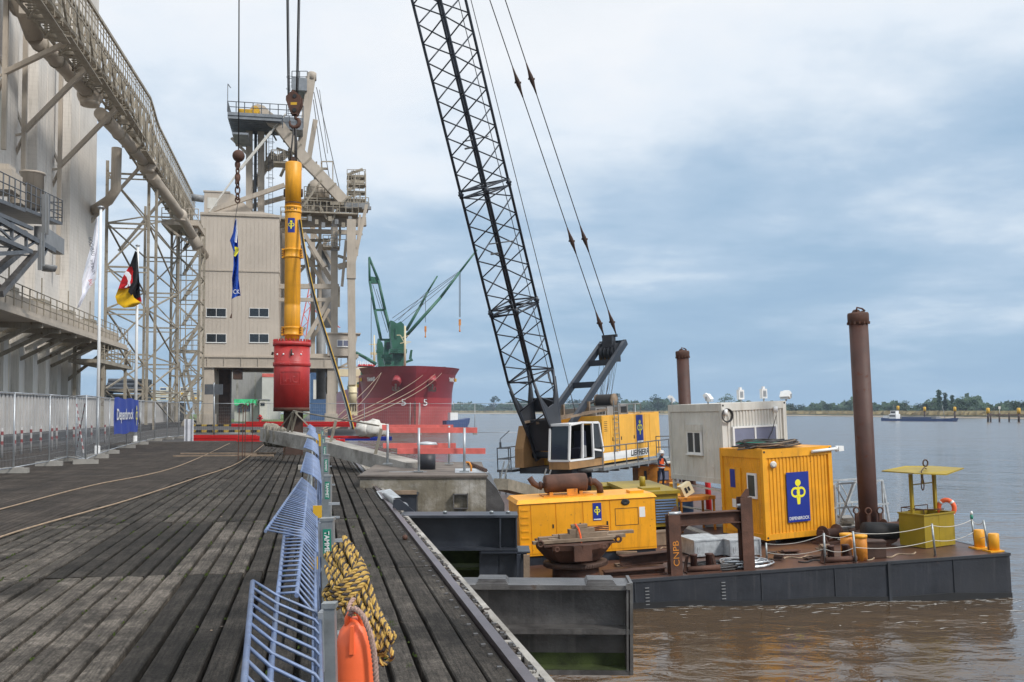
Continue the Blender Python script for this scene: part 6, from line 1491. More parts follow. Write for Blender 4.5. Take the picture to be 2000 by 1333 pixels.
b.build('inner_railing', M['beige_dark'], t)
# turntable, decks
b = MB(Q); c = P_(621, 372, 112); b.lathe([(1.25, -1.0), (1.3, .2), (.9, .9), (.5, 1.2)], c, 20); b.lathe([(2.0, -1.6), (2.0, -1.3)], c, 24); b.lathe([(1.6, -2.9), (1.9, -1.6)], c, 20); c2_ = P_(619, 335, 112); b.lathe([(.3, -1.5), (.3, .2), (.45, .3), (.3, .7)], c2_, 12); b.build('turntable', MT, t)
for i, (x0_, y0_, x1_b, S_) in enumerate(((588, 412, 700, 107.5), (575, 425, 640, 111), (594, 385, 660, 109), (548, 425, 600, 108), (563, 311, 570, 110), (534, 315, 568, 108.5), (631, 480, 664, 108), (660, 404, 720, 109))):
    A, C = P_(x0_, y0_, S_), P_(x1_b, y0_, S_); b = MB(Q); b.bb((A.x, S_, A.z-.16), (C.x, S_+2.2, A.z)); b.rail([(A.x, S_+.02, A.z), (C.x, S_+.02, A.z)], 1.15, .7, .04, (.5, 1)); b.rail([(A.x, S_+2.18, A.z), (C.x, S_+2.18, A.z)], 1.15, .9, .04, (.5, 1)); b.build('deck', M['beige_dark'], t)
# stair tower right
b = MB(Q)
xa_, xb2 = P_(677, 400, 109).x, P_(715, 400, 109).x
for x in (677, 690, 714):
    for s_ in (109, 111): A, C = P_(x+ (4 if x < 700 else 0), 340, s_), P_(x, 414, s_); b.bar(A, C, .12)
for k in range(5):
    A, C = P_(678, 402-k*15, 109), P_(714, 402-k*15, 109); b.bb((A.x, 109, A.z-.1), (C.x, 111, A.z)); b.bar(A, Vector((C.x-.3, 109.3, A.z+.8)), .1, .3)
    b.rail([A, C], .6, .6, .035, (1,))
A, C = P_(686, 356, 109), P_(712, 356, 109); b.bb((A.x, 109, A.z-.25), (C.x, 111, A.z+.25)); b.rail([A, C], 1.25, .6, .04, (.5, 1)); b.rail([A+Vector((0,2,0)), C+Vector((0,2,0))], 1.25, .6, .04, (.5, 1)); b.build('stair_tower', M['beige_dark'], t)
b = MB(Q); A = P_(676, 404, 108.5); C = P_(722, 404, 108.5); b.bb(A, C+Vector((0,.8,.4))); c = P_(716, 406, 108); b.bb(c-Vector((.5,.2,.2)), c+Vector((.5,.3,.12))); c = P_(680, 404, 108); b.bb(c-Vector((.4,.2,.2)), c+Vector((.5,.3,.3))); b.build('light_bar', M['grey_paint'], t)
# ladder cages
b = MB(Q)
for x, ya, yb, S_ in ((528, 260, 420, 111), (500, 246, 415, 112), (652, 430, 490, 107.6), (566, 140, 245, 112)):
    A, C = P_(x-3, ya, S_), P_(x-3, yb, S_); dx = .42; b.bar(A, C, .05); b.bar(A+Vector((dx,0,0)), C+Vector((dx,0,0)), .05); n_ = int((A.z-C.z)/.45)
    for i in range(n_):
        z_ = C.z+i*.45; b.bar((A.x, S_, z_), (A.x+dx, S_, z_), .035)
        if i % 3 == 0: b.poly([(A.x+dx/2+.42*math.cos(q), S_-.3+.4*math.sin(q), z_) for q in (j*2*math.pi/10 for j in range(10))], .025, 4, closed=True)
b.build('caged_ladder', M['galv_dark'], t)
b = MB(Q); A, C = P_(480, 250, 112), P_(482, 415, 112); b.bb((A.x+.9, 112.4, C.z), (A.x+1.2, 113, A.z)); b.build('casing', M['galv_dark'], t)
# discharge pipe
b = MB(Q); S_ = 106.5; A, C = P_(686, 430, S_), P_(688, 752, S_); b.bar(A, P_(686, 545, S_), .95, .95); b.bar(P_(686, 545, S_), C, .72, .8); b.bb(P_(681, 478, S_)-Vector((.1,0,.3)), P_(695, 470, S_)+Vector((.1,.9,.1)))
b.bar(P_(676, 470, 107), P_(668, 560, 107), .3); b.bar(P_(716, 400, 107), P_(690, 520, 107), .35); b.bar(P_(703, 420, 107), P_(697, 500, 107), .25); b.bar(P_(660, 522, 108), P_(682, 516, 108), .6)
b.build('discharge_pipe', MT, t)
b = MB(Q); b.bb(P_(680, 757, S_), P_(697, 745, S_)+Vector((0,1,0))); c = P_(689, 772, S_); b.lathe([(.42, -1.0), (.46, .9)], c, 16); b.lathe([(.5, .2), (.5, .35)], c, 16)
A = P_(681, 785, S_); b.prism([(A.x, A.z), (P_(697, 785, S_).x, A.z), (P_(698, 812, S_).x, P_(698, 812, S_).z), (P_(681, 812, S_).x, P_(681, 812, S_).z)], .9, (0, S_+.3, 0)); b.build('suction_foot', M['cream'], t)
b = MB(Q)
for x in (684, 690, 695): b.bar(P_(x, 790, S_-.2), P_(x, 803, S_-.2), .12)
b.build('foot_slot', M['rust_dark'], t)
# control cab
b = MB(Q); A, C = P_(640, 652, 108.5), P_(699, 696, 108.5); b.bb((A.x, 108.5, C.z), (C.x-.6, 111.5, A.z)); b.add([(C.x-.6,108.5,C.z),(C.x-.6,111.5,C.z),(C.x-.6,111.5,A.z),(C.x-.6,108.5,A.z),(C.x-.5,108.5,C.z),(C.x-.5,111.5,C.z),(C.x,111.5,A.z),(C.x,108.5,A.z)],[(0,1,2,3),(7,6,5,4),(0,4,5,1),(1,5,6,2),(2,6,7,3),(3,7,4,0)]); b.bb((A.x-.2, 108.3, A.z), (C.x+.3, 111.7, A.z+.12)); cbx = b.build('control_cab', M['beige_wall'], t); WP[cbx.name] = WP[t.name]
A, C = P_(658, 664, 108.5), P_(682, 678, 108.5); window(cbx, Q, 1, A.x, C.x, C.z, A.z, 108.46, 2, M['glass_blue'], .08)
trace('cab_support', [(656,696,700,696,7,109), (658,718,698,718,4,109), (660,720,697,700,4,109), (680,696,680,720,4,109)], MT)
# bogie at the leg foot
b = MB(Q); A = P_(639, 745, 111); b.lathe([(.6, 0), (.7, .3), (.7, 1.8), (.5, 2.2)], P_(648, 770, 111.5), 14); b.bb(P_(637, 826, 111), P_(659, 812, 111)+Vector((0, 2, 0))); b.build('bogie', M['beige_dark'], t)
b = MB(Q); b.poly([P_(634, 480, 119), P_(634, 640, 119)], .9, 16); b.poly([P_(627, 640, 115), P_(627, 780, 115)], .55, 16); b.build('vertical_duct', M['grey_paint'], t)
# distant red lattice cranes beyond
for i, (x0_, y0_, x1_b, y1_b) in enumerate(((590, 600, 612, 540), (612, 540, 660, 640))):
    b = MB(Q); A, C = P_(x0_, y0_+60, 330), P_(x1_b, y1_b, 330)
    for o_ in (-1.2, 1.2): b.bar(A+Vector((o_,0,0)), C+Vector((o_*.4,0,0)), .35)
    n_ = 8
    for k in range(n_): b.bar(A.lerp(C, k/n_)+Vector((-1.1 if k % 2 else 1.1, 0, 0)), A.lerp(C, (k+1)/n_)+Vector((.8 if k % 2 else -.8, 0, 0)), .22)
    b.build('lattice_jib', M['red_timber'], label=('steep', 'leaning')[i]+' faded red crane jib far behind the unloader legs', cat='crane jib')

# ================================================================== BACKGROUND YARD
def backbox(nm, lab, cat, x0_, y0_, x1_b, y1_b, S_, dep, m, extra=None, z0=None):
    A, C = ps(x0_, y0_, S_), ps(x1_b, y1_b, S_); zlo = C.z if z0 is None else z0
    tt = thing(nm, lab, cat, fq((A.x+C.x)/2, S_+dep/2, zlo))
    b = MB(Q); b.bb((A.x, S_, zlo), (C.x, S_+dep, A.z)); b.build('wall', m, tt)
    b = MB(Q); b.bb((A.x-.1, S_-.1, A.z), (C.x+.1, S_+dep+.1, A.z+.15)); b.build('roof', M['grey_paint'], tt)
    if extra:
        b = MB(Q)
        for (xa, ya, xb_, yb) in extra[1]: A2, C2 = ps(xa, ya, S_), ps(xb_, yb, S_); b.bb((A2.x, S_-.06, C2.z), (C2.x, S_-.0, A2.z))
        b.build(extra[0], extra[2], tt)
    return tt
backbox('warehouse', 'grey concrete warehouse seen between the tower legs', 'building', 438, 726, 536, 800, 175, 20, M['grey_wall'], ('pilaster', [(440,726,443,800),(462,726,465,800),(497,726,500,800),(512,760,524,785)], M['concrete']), 0)
backbox('warehouse', 'pale corrugated warehouse with pink stripe right of the grey one', 'building', 512, 728, 545, 800, 168, 8, M['pale_wall'], ('pink_stripe', [(512,730,545,737)], M['red_timber']), 0)
backbox('office_block', 'blue grey machine building behind the right portal legs', 'building', 606, 726, 642, 800, 160, 10, M['blue_machine'], ('window', [(612,742,620,780),(628,735,636,745)], M['white_box']), 0)
backbox('container', 'low pale building with green tarp on its roof', 'building', 458, 783, 505, 808, 140, 6, M['pale_wall'], ('window', [(464,792,472,806),(476,792,490,804)], M['glass_blue']), 0)
A, C = ps(457, 780, 139), ps(502, 790, 139)
b = MB(Q); n_ = 14
for i in range(n_): xa, xb_ = A.x+(C.x-A.x)*i/n_, A.x+(C.x-A.x)*(i+1)/n_; b.quad((xa, 139, C.z-.2*math.sin(i)), (xb_, 139, C.z-.2*math.sin(i+1)), (xb_, 139.4, A.z), (xa, 139.4, A.z)); b.quad((xa, 139.4, A.z), (xb_, 139.4, A.z), (xb_, 146, A.z), (xa, 146, A.z))
b.build('tarp', M['green_cloth'], label='bright green tarp draped over the low pale building', cat='tarp')
backbox('truck', 'white truck standing near the green tarp building', 'truck', 507, 782, 522, 806, 138, 7, M['white_box'], ('window', [(509,787,517,793)], M['glass_dark']), .5)
t = thing('hydrant', 'red fire hydrant on the yard behind the yellow striped kerb', 'hydrant', gz(508, 830)); b = MB(Matrix.Translation(gz(508, 830)))
b.lathe([(.25, 0), (.25, .1), (.14, .12), (.14, .8), (.2, .82), (.2, .95), (.1, 1.05), (.02, 1.1)], n=14); b.lathe([(.07, -.3), (.07, .3)], (0, 0, .7), 10, 'x'); b.build('hydrant_body', M['red_paint'], t)
# stacked white and grey goods left of the tower
random.seed(31)
k = 0
for i in range(5):
    for j in range(3 if i % 2 else 2):
        x0_ = 292+i*20; y1_b = 782-j*9; S_ = 150+i
        A, C = ps(x0_, y1_b-8.2, S_), ps(x0_+18.5, y1_b, S_)
        b = MB(Q); b.bb((A.x, S_, C.z), (C.x, S_+4, A.z-.04)); b.cur = 1; b.bb((A.x+.1, S_-.02, C.z+.15), (A.x+.9, S_, A.z-.2))
        b.build('wrapped_bale', [M['white_box'], M['blue_machine'] if (i+j) % 2 else M['yellow_band']], label='white wrapped goods pallet in column %s from the left, %s layer' % (('first','second','third','fourth','fifth')[i], ('bottom','middle','top')[j]), cat='pallet', group='white goods stacked behind the lattice towers')
t = thing('pipe_stack', 'dark grey covered pipe stack beyond the fence under the lattice tower', 'pipe stack', fq(-22, 120, 0))
b = MB(Q); A, C = ps(203, 752, 122), ps(285, 770, 122)
for i in range(9): b.poly([(A.x+.3, 122+i*.5, C.z+.5+.5*(i % 3)), (C.x, 122+i*.5, C.z+.5+.5*(i % 3))], .35, 8)
b.bb((A.x, 122, 0), (A.x+.3, 126, A.z)); b.bb((C.x-.3, 122, 0), (C.x, 126, A.z)); b.bb((A.x, 122.5, 0), (C.x, 126, C.z)); b.build('pipes', M['galv_dark'], t)
# corrugated barrier wall behind the posts
b = MB(Q); s = 30.0
while s < 118: b.bb((-14.9, s, 0), (-14.62, s+.30, 2.36)); b.bb((-14.8, s+.30, 0), (-14.72, s+.60, 2.34)); s += .6
b.bb((-15, 30, 2.36), (-14.55, 118, 2.44)); b.build('corrugated_wall', M['wall_rib'], label='long grey ribbed wall behind the red and white posts', cat='wall')
b = MB(Q); b.bb((-14.5, 30, -.01), (-12.9, 118, .40)); b.build('dark_plinth', M['asphalt'], label='low dark plinth at the foot of the ribbed wall', cat='plinth')
# yellow striped kerbs
b = MB(Q); y0k = gz(380, 836).y
for px0, px1, yy in ((372, 545, 833), (372, 545, 845)):
    n_ = 16
    for i in range(n_):
        A, C = gz(px0+(px1-px0)*i/n_, yy), gz(px0+(px1-px0)*(i+1)/n_, yy); A, C = toq(A), toq(C); b.cur = i % 2; b.bb((A.x, A.y, 0), (C.x, A.y+.4, .17))
b.build('striped_kerb', [M['yellow_dirty'], M['black']], label='yellow and black striped kerb behind the fence', cat='kerb')

# ---- red and white posts (bollards)
proto = thing('marker_post', 'first of the red and white posts, at the left picture edge', 'post', fq(-10, 31), 'red and white posts along the yard')
b = MB(Matrix.Translation(fq(-10, 31))); b.lathe([(.04, 0), (.04, .95), (.02, .97)], n=10); b.build('tube', M['post_white'], proto)
b = MB(Matrix.Translation(fq(-10, 31)))
for z in (.42, .74): b.lathe([(.042, z), (.042, z+.12)], n=10, cap=False)
b.build('red_band', M['post_red'], proto)
ordn = ['second','third','fourth','fifth','sixth','seventh','eighth','ninth','tenth','eleventh','twelfth','thirteenth','fourteenth','fifteenth','sixteenth','seventeenth']
for i in range(16):
    copy_tree(proto, fq(-10+random.uniform(-.1,.1), 32.2+i*1.18), label='%s of the red and white posts counted from the left edge' % ordn[i])

# ================================================================== SITE FENCE
def fence_proto():
    t = thing('site_fence', 'galvanised mesh fence panel nearest the left picture edge', 'fence panel', (0,0,0), 'mobile fence panels round the site')
    b = MB(); L_, H_ = 3.5, 2.0
    for x in (0, L_): b.tube((x, 0, .02), (x, 0, H_), .021, 8)
    b.tube((0, 0, H_-.02), (L_, 0, H_-.02), .017, 6); b.tube((0, 0, .14), (L_, 0, .14), .017, 6); b.build('frame', M['galv'], t)
    b = MB()
    for i in range(1, 29): b.tube((i*L_/29, 0, .14), (i*L_/29, 0, H_), .0022, 3)
    for j in range(1, 9): b.tube((0, 0, .14+j*.2), (L_, 0, .14+j*.2), .0022, 3)
    b.build('mesh', M['galv'], t)
    return t
fp = fence_proto()
def foot_proto():
    t = MB().bb((-.34, -.11, 0), (.34, .11, .13)).bb((-.22, -.09, .13), (.22, .09, .15)).build('concrete_block', M['concrete'], label='x', cat='fence foot', group='concrete feet of the mobile fence', origin0=True); return t
ff = foot_proto()
FP = [gz(*p) for p in ((-130, 955), (-60, 938), (26, 925), (96, 911), (131, 902))]
FP2 = [gz(*p) for p in ((167, 907), (190, 896), (213, 887), (247, 876), (274, 869), (302, 862), (326, 859), (349, 857), (376, 852))]
far0 = gz(376, 851); far = [far0+Vector((math.cos(TH*.6), math.sin(TH*.6), 0))*3.5*i for i in range(9)]
segs = [(a, c, 'near') for a, c in zip(FP, FP[1:])]+[(FP[-1], FP2[0], 'gate')]+[(a, c, 'side') for a, c in zip(FP2, FP2[1:])]+[(a, c, 'far') for a, c in zip(far, far[1:])]
segs.insert(5, (FP2[0], gz(131, 900)+Vector((0,.6,0)), 'leaf'))
used = False; names_ = ['just outside the left picture edge', 'cut by the left picture edge', 'second from the left picture edge', 'third from the left, beside the gate', 'forming the half open gate', 'standing askew behind the gate', 'just behind the tall white flagpole', 'left of the blue banner', 'carrying the left of the blue banner', 'carrying the right of the blue banner', 'right of the blue banner', 'second right of the blue banner', 'third right of the blue banner', 'at the inland corner of the site', 
  'at the back corner by the plastic sheet', 'behind the two dark sign backs', 'third along the back of the site', 'behind the left of the pile', 'behind the red casing', 'behind the rope tied gangway end', 'behind the white bags', 'last along the back towards the river']
for i, (a, c, kd) in enumerate(segs):
    d = c-a; L_ = d.length; ang = math.atan2(d.y, d.x)
    o = fp if not used else copy_tree(fp); used = True
    o.location = a; o.rotation_euler = (0, 0, ang); o.scale = (L_/3.5, 1, 1); o['label'] = 'galvanised mesh fence panel '+names_[min(i, len(names_)-1)]
    f = ff if i == 0 else ff.copy()
    if i: COL.objects.link(f)
    f.location = a; f.rotation_euler = (0, 0, ang+R(90)); f['label'] = 'concrete foot under the fence panel '+names_[min(i, len(names_)-1)]
# red white tape on the gate
b = MB(); g0_, g1_ = segs[5][0], segs[5][1]
for k in range(2):
    P0 = g0_.lerp(g1_, .1 if k else .95)+Vector((0,-.03,1.75)); P1 = g0_.lerp(g1_, .9 if k else .15)+Vector((0,-.03,.3))
    for i in range(14):
        b.cur = i % 2; A, C = P0.lerp(P1, i/14), P0.lerp(P1, (i+1)/14); b.bar(A, C, .03, .01)
b.build('warning_tape', [M['post_red'], M['post_white']], label='crossed red and white tape on the half open fence gate', cat='tape')
# banner
ba, bc = gz(222, 884), gz(268, 871.5)
d = (bc-ba); wd = d.length; ang = math.atan2(d.y, d.x); bm = Matrix.Translation(ba.lerp(bc, .5)+Vector((.06, -.12, 0))) @ Matrix.Rotation(ang, 4, 'Z')
zt_, zb_ = at(245, 779, ba.lerp(bc, .5).y).z, at(245, 846, ba.lerp(bc, .5).y).z
t = thing('banner', 'blue advertising banner with white lettering tied to the fence', 'banner', bm @ Vector((0, 0, zb_)))
b = MB(bm); n_ = 24
vs = []
for j in range(7):
    for i in range(n_+1): x = -wd/2+wd*i/n_; z = zb_+(zt_-zb_)*j/6; vs.append((x, .03*math.sin(i*.9+j*.5)+.0, z+.03*math.sin(i*.5)))
b.add(vs, [(j*(n_+1)+i, j*(n_+1)+i+1, (j+1)*(n_+1)+i+1, (j+1)*(n_+1)+i) for j in range(6) for i in range(n_)], True); b.build('cloth', M['banner'], t)
text(t, 'Depenbrock', bm @ Matrix.Translation((-.12*wd, -.05, (zt_+zb_)/2+.0)), wd*.68, (zt_-zb_)*.40, M['white_paint'], bold=.02)
emblem(t, bm @ Matrix.Translation((wd*.38, -.05, (zt_+zb_)/2)), (zt_-zb_)*.62, M['sign_yellow'])
# flagpoles and flags
def pole(px, py_b, px_t, py_t, lab, r_=.06):
    p = gz(px, py_b); tp = at(px_t, py_t, p.y); t = thing('flagpole', lab, 'flagpole', p)
    b = MB(); b.poly([p, Vector((p.x+(tp.x-p.x)*.0, p.y, tp.z))], [r_, r_*.72], 12); b.build('pole_tube', M['white_paint'], t); b = MB(); q = Vector((p.x, p.y, tp.z)); b.lathe([(.06, 0), (.11, .03), (.11, .06), (.04, .1)], q, 12); b.build('finial', M['galv'], t)
    b = MB(); b.lathe([(.16, 0), (.16, .05), (.09, .06), (.09, .35)], p, 12); b.build('foot', M['white_paint'], t); return p, tp
p, tp = pole(190, 891, 196, 408, 'tall white flagpole with the white flag behind the fence gate')
def cloth(parent, grid, D, m, nm='cloth', thick=.004):
    """grid of picture points (rows of (x,y)) refined, with folds in depth"""
    rows = len(grid); cols_ = len(grid[0]); K = 5; vs = []
    def g(u, v):
        i = min(int(u), rows-2); j = min(int(v), cols_-2); fu, fv = u-i, v-j
        a, b_, c, d_ = grid[i][j], grid[i][j+1], grid[i+1][j], grid[i+1][j+1]
        return [a[k]*(1-fu)*(1-fv)+b_[k]*(1-fu)*fv+c[k]*fu*(1-fv)+d_[k]*fu*fv for k in (0, 1)]
    nu, nv = (rows-1)*K, (cols_-1)*K
    for i in range(nu+1):
        for j in range(nv+1):
            x, y = g(i/K, j/K); vs.append(at(x, y, D+.12*math.sin(j*.8+i*.25)+.06*math.sin(i*.7+j)))
    b = MB(); b.add(vs, [(i*(nv+1)+j, i*(nv+1)+j+1, (i+1)*(nv+1)+j+1, (i+1)*(nv+1)+j) for i in range(nu) for j in range(nv)], True)
    return b.build(nm, m, parent)
t = thing('flag', 'white flag with small dark lettering hanging limp on the near pole', 'flag', at(175, 600, p.y))
cloth(t, [[(188,426),(190,424),(192,424)],[(181,470),(187,472),(191,474)],[(169,510),(179,515),(190,520)],[(160,548),(172,548),(188,545)],[(160,575),(168,570),(177,560)],[(150,603),(156,600),(161,590)]], p.y-.1, M['flag_white'])
FM = lambda x, y: Matrix.Translation(at(x, y, p.y-.36)) @ Matrix.Rotation(R(78), 4, 'Y')
text(t, 'HOCHBAU', FM(179, 482), .62, .13, M['navy_cloth']); text(t, 'WIR BAUEN', FM(181, 522), .5, .10, M['navy_cloth']); text(t, 'BAU', FM(177, 552), .2, .12, M['flag_red'])
p2_, tp2 = pole(264, 866, 267, 482, 'farther white flagpole with the black red gold flag', .08)
D2 = p2_.y
t = thing('flag', 'black red and gold flag with white horse hanging on the far pole', 'flag', at(250, 600, D2))
cloth(t, [[(264,490),(266,492)],[(253,520),(260,523)],[(248,545),(256,548)]], D2-.15, M['flag_black'], 'black_fold')
cloth(t, [[(264,495),(266,492),(268,492)],[(256,520),(268,520),(271,530)],[(256,548),(268,555),(273,560)],[(250,570),(264,585),(274,580)]], D2-.35, M['flag_black'], 'black_stripe')
cloth(t, [[(252,521),(258,521)],[(243,535),(262,540)],[(236,550),(262,556)],[(231,564),(255,564)]], D2-.25, M['flag_red'], 'red_stripe')
cloth(t, [[(262,570),(274,575)],[(264,588),(277,590)]], D2-.2, M['flag_red'], 'red_fold')
cloth(t, [[(231,564),(254,564)],[(225,580),(262,582)],[(229,593),(276,592)],[(242,602),(262,600)]], D2-.3, M['flag_gold'], 'gold_stripe')
hp_ = [(243,533),(247,530),(252,532),(256,538),(256,545),(254,551),(255,558),(251,560),(252,554),(248,562),(243,562),(249,556),(250,549),(247,541),(243,537)]
b = MB(); vs = [at(x, y, D2-.5) for x, y in hp_]; b.add(vs, [(0,1,2,3,13,14),(3,4,12,13),(4,5,11,12),(5,6,7,8,11),(8,9,10,11)]); b.build('white_horse', M['flag_white'], t)
# long blue flag under the ball hook
D3 = 33.8
t = thing('flag', 'long blue streamer flag with yellow and white marks below the ball hook', 'flag', at(460, 580, D3))
cloth(t, [[(459,428),(461,428),(463,430)],[(455,455),(460,455),(464,460)],[(449,470),(457,476),(465,482)],[(456,492),(461,490),(466,496)],[(456,520),(461,520),(466,522)],[(453,545),(460,545),(466,545)],[(454,570),(462,570),(469,570)],[(452,585),(461,580),(470,578)]], D3, M['flag_blue'])
cloth(t, [[(460,428),(463,430)],[(461,450),(464,455)],[(458,472),(462,475)]], D3-.22, M['flag_white'], 'white_stripe')
cloth(t, [[(458,482),(466,484)],[(459,490),(466,492)],[(456,500),(460,502)]], D3-.22, M['sign_yellow'], 'yellow_mark')
text(t, 'CK', Matrix.Translation(at(462, 570, D3-.25)), .22, .15, M['white_paint'])
MB().tube(at(459, 430, D3), at(465, 395, D3), .01, 4).build('tether', M['rope_dark'], t)
MB().poly([at(453, 583, D3), at(453, 612, D3), at(451, 622, D3)], [.008, .01, .05], 5).build('weight_line', M['rust_dark'], t)
# two dark sign backs
p = gz(418, 851); t = thing('sign', 'pair of dark sign backs on one pole at the back fence', 'sign', p)
b = MB(); b.tube(p, at(418, 748, p.y), .05, 8); b.build('pole', M['galv'], t); b = MB(); 
for xa, xb_ in ((400, 416), (419, 435)):
    A, C = at(xa, 751, p.y-.1), at(xb_, 771, p.y-.1); MB().bb((A.x, A.y-.03, C.z), (C.x, A.y+.03, A.z)).build('board', M['galv_dark'], t)
p = gz(368, 863); t = thing('plastic_sheet', 'pale bluish plastic sheet hung on the back fence corner', 'sheet', p)
A, C = at(360, 819, p.y), at(378, 862, p.y); b = MB(); n_ = 12
for i in range(n_): xa, xb_ = A.x+(C.x-A.x)*i/n_, A.x+(C.x-A.x)*(i+1)/n_; b.quad((xa, p.y+.05*math.sin(i), C.z), (xb_, p.y+.05*math.sin(i+1), C.z), (xb_, p.y+.05*math.sin(i+1), A.z), (xa, p.y+.05*math.sin(i), A.z))
b.build('sheet', M['sheet_plastic'], t)
# red barrier beams and blue board at the back of the deck
def hbeam(lab, x0_, y0_, x1_b, y1_b, D, m, nm='barrier_beam', dep=.25, grp='red barrier beams across the quay'):
    A, C = at(x0_, y0_, D), at(x1_b, y1_b, D); b = MB(); b.bb((A.x, D, C.z), (C.x, D+dep, A.z)); b.bb((A.x+.02, D-.02, (A.z+C.z)/2-.012), (C.x-.02, D, (A.z+C.z)/2+.012)); b.build(nm, m, label=lab, cat='beam', group=grp)
hbeam('long low red barrier beam on the deck left of the pile', 376, 850, 500, 862, 50.0, M['red_paint'])
hbeam('low red barrier beam passing behind the rope wrapped gangway end', 462, 852, 560, 863, 46, M['red_paint'])
hbeam('red barrier beam at fence height behind the pile', 452, 828, 700, 834, 48.5, M['red_paint'])
hbeam('upper rear red beam behind the pile', 480, 824, 742, 829, 52, M['red_paint'])
hbeam('low red beam right of the pile', 640, 852, 722, 857, 44, M['red_paint'])
hbeam('lowest red beam right of the barrier line', 630, 858, 672, 864, 42, M['red_paint'])
hbeam('blue board standing on the deck behind the barrier', 665, 853, 765, 861, 47, M['blue_sign'], 'blue_board', .1, 'boards at the back of the deck')
hbeam('pale grey trough behind the blue board', 640, 838, 708, 852, 49, M['grey_paint'], 'grey_board', .1, 'boards at the back of the deck')
# white big bags
random.seed(6)
for i, (x, y, r_) in enumerate(((712, 838, .45), (728, 837, .5), (742, 840, .4))):
    c = at(x, y, 44); b = MB(); prof = 12; vs = []
    nn = 14
    for a in range(9):
        for j in range(nn):
            ph = math.pi*a/8; th = 2*math.pi*j/nn; rr_ = r_*(1+.42*noise.noise(Vector((a*1.7, j*1.5, i*5))))
            vs.append(c+Vector((rr_*math.sin(ph)**.6*math.cos(th), rr_*math.sin(ph)**.6*math.sin(th), -rr_*.72*math.cos(ph))))
    b.add(vs, [(a*nn+j, a*nn+(j+1) % nn, (a+1)*nn+(j+1) % nn, (a+1)*nn+j) for a in range(8) for j in range(nn)], True)
    b.build('big_bag', M['white_box'], label='%s of three crumpled white bags on the deck by the river' % ('left', 'middle', 'right')[i], cat='bag', group='white bags behind the barrier')
# upright rusty rods
for i, x in enumerate((465, 473, 478, 492)):
    A, C = gz(x, 900-i*4), None; h = 1.6+.1*i; MB().poly([A, A+Vector((.02, 0, h)), A+Vector((.12, 0, h+.05)), A+Vector((.16, 0, h-.1))], .014, 5).build('steel_rod', M['rust'], label='thin rusty rod with bent top, %s in its row left of the pile' % ('first','second','third','fourth')[i], cat='rod', group='thin rods left of the pile')
MB().bar(gz(466, 890)+Vector((0,0,.04)), gz(500, 889)+Vector((0,0,.04)), .12, .06).build('short_board', M['wood'], label='short pale board lying left of the pile opening', cat='board')

# ================================================================== THE RED SHIP
t = thing('cargo_ship', 'large red bulk carrier moored bow first with green deck cranes', 'ship', fq(28, 340, WZ))
S0 = 283.0; RC = 28.6; HB = 14.6
def half(u, z):
    f = (z-WZ)/17.5; L_ = 24-4*f; k = max(0, min(1, u/L_)); hb_ = HB*(1-(1-k)**1.75)**.72 if k < 1 else HB
    return hb_*(1.0 if u > 26.5 else .95+.06*max(0, min(1, (z-8)/4.4)))
def stem(z): f = (z-WZ)/17.5; return 1.5*(1-f)-3.2*f*f
us = [0, .15, .5, 1, 1.8, 3, 4.5, 6.5, 9, 12, 15, 19, 22, 24, 26.4, 26.6, 31, 40, 70, 110, 150, 172, 176]
zs = [WZ-.5, -1, .8, 2.7, 4, 5.3, 7, 9, 11, 12.4]
def hp3(side, u, z):
    h = half(u, z)
    if u > 150: h *= 1-.18*((u-150)/26)**2
    if u > 26.5: z = min(z, 9.3)
    return Vector((RC+side*h-.035*max(u-15, 0), S0+stem(z)*(1-min(u/25, 1))+u, z))
b = MB(Q)
for side in (-1, 1):
    vs = [hp3(side, u, z) for z in zs for u in us]; n_ = len(us)
    for j in range(len(zs)-1):
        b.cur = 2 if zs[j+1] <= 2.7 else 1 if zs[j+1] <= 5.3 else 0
        o = [vs[j*n_+i] for i in range(n_)]+[vs[(j+1)*n_+i] for i in range(n_)]
        b.add(o, [((i, i+1, n_+i+1, n_+i) if side > 0 else (i, n_+i, n_+i+1, i+1)) for i in range(n_-1)], True)
b.cur = 0
for i in range(len(us)-1): a = us[i]; c = us[i+1]; b.quad(hp3(-1, a, 12.4), hp3(1, a, 12.4), hp3(1, c, 12.4), hp3(-1, c, 12.4))
a = us[-1]; b.quad(hp3(-1, a, WZ-.5), hp3(1, a, WZ-.5), hp3(1, a, 12.4), hp3(-1, a, 12.4))
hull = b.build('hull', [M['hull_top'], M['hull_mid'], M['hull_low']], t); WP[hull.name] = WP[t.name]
# forecastle bulwark, higher at the bow
b = MB(Q)
uf = [0, .15, .5, 1, 1.8, 3, 4.5, 6.5, 9, 12, 15, 17]
for side in (-1, 1):
    for a, c in zip(uf, uf[1:]):
        A, C = hp3(side, a, 12.4), hp3(side, c, 12.4); up_a, up_c = (Vector((side*(1.2*min(a/8,1)), -.5*(1-a/17), 2.0))), (Vector((side*(1.2*min(c/8,1)), -.5*(1-c/17), 2.0)))
        f = [A, C, C+up_c, A+up_a]; b.quad(*(f if side > 0 else f[::-1])); g = [p_+Vector((-side*.25, .25, 0)) for p_ in f]; b.quad(*(g[::-1] if side > 0 else g)); b.quad(A+up_a, C+up_c, C+up_c+Vector((-side*.25,.25,0)), A+up_a+Vector((-side*.25,.25,0)))
b.build('bulwark', M['hull_top'], hull)
b = MB(Q)
for side in (-1, 1):
    b.rail([hp3(side, u, 12.4) for u in (27, 31, 50, 80)], 1.2, 2.5, .07, (.5, 1))
    for u in range(18, 60, 3): p_ = hp3(side, u, 12.6)+Vector((-side*1.2, 0, .5)); b.box(p_, (1.6, 1.4, .9+.5*(u % 2)))
b.build('deck_gear', M['ship_green'], t)
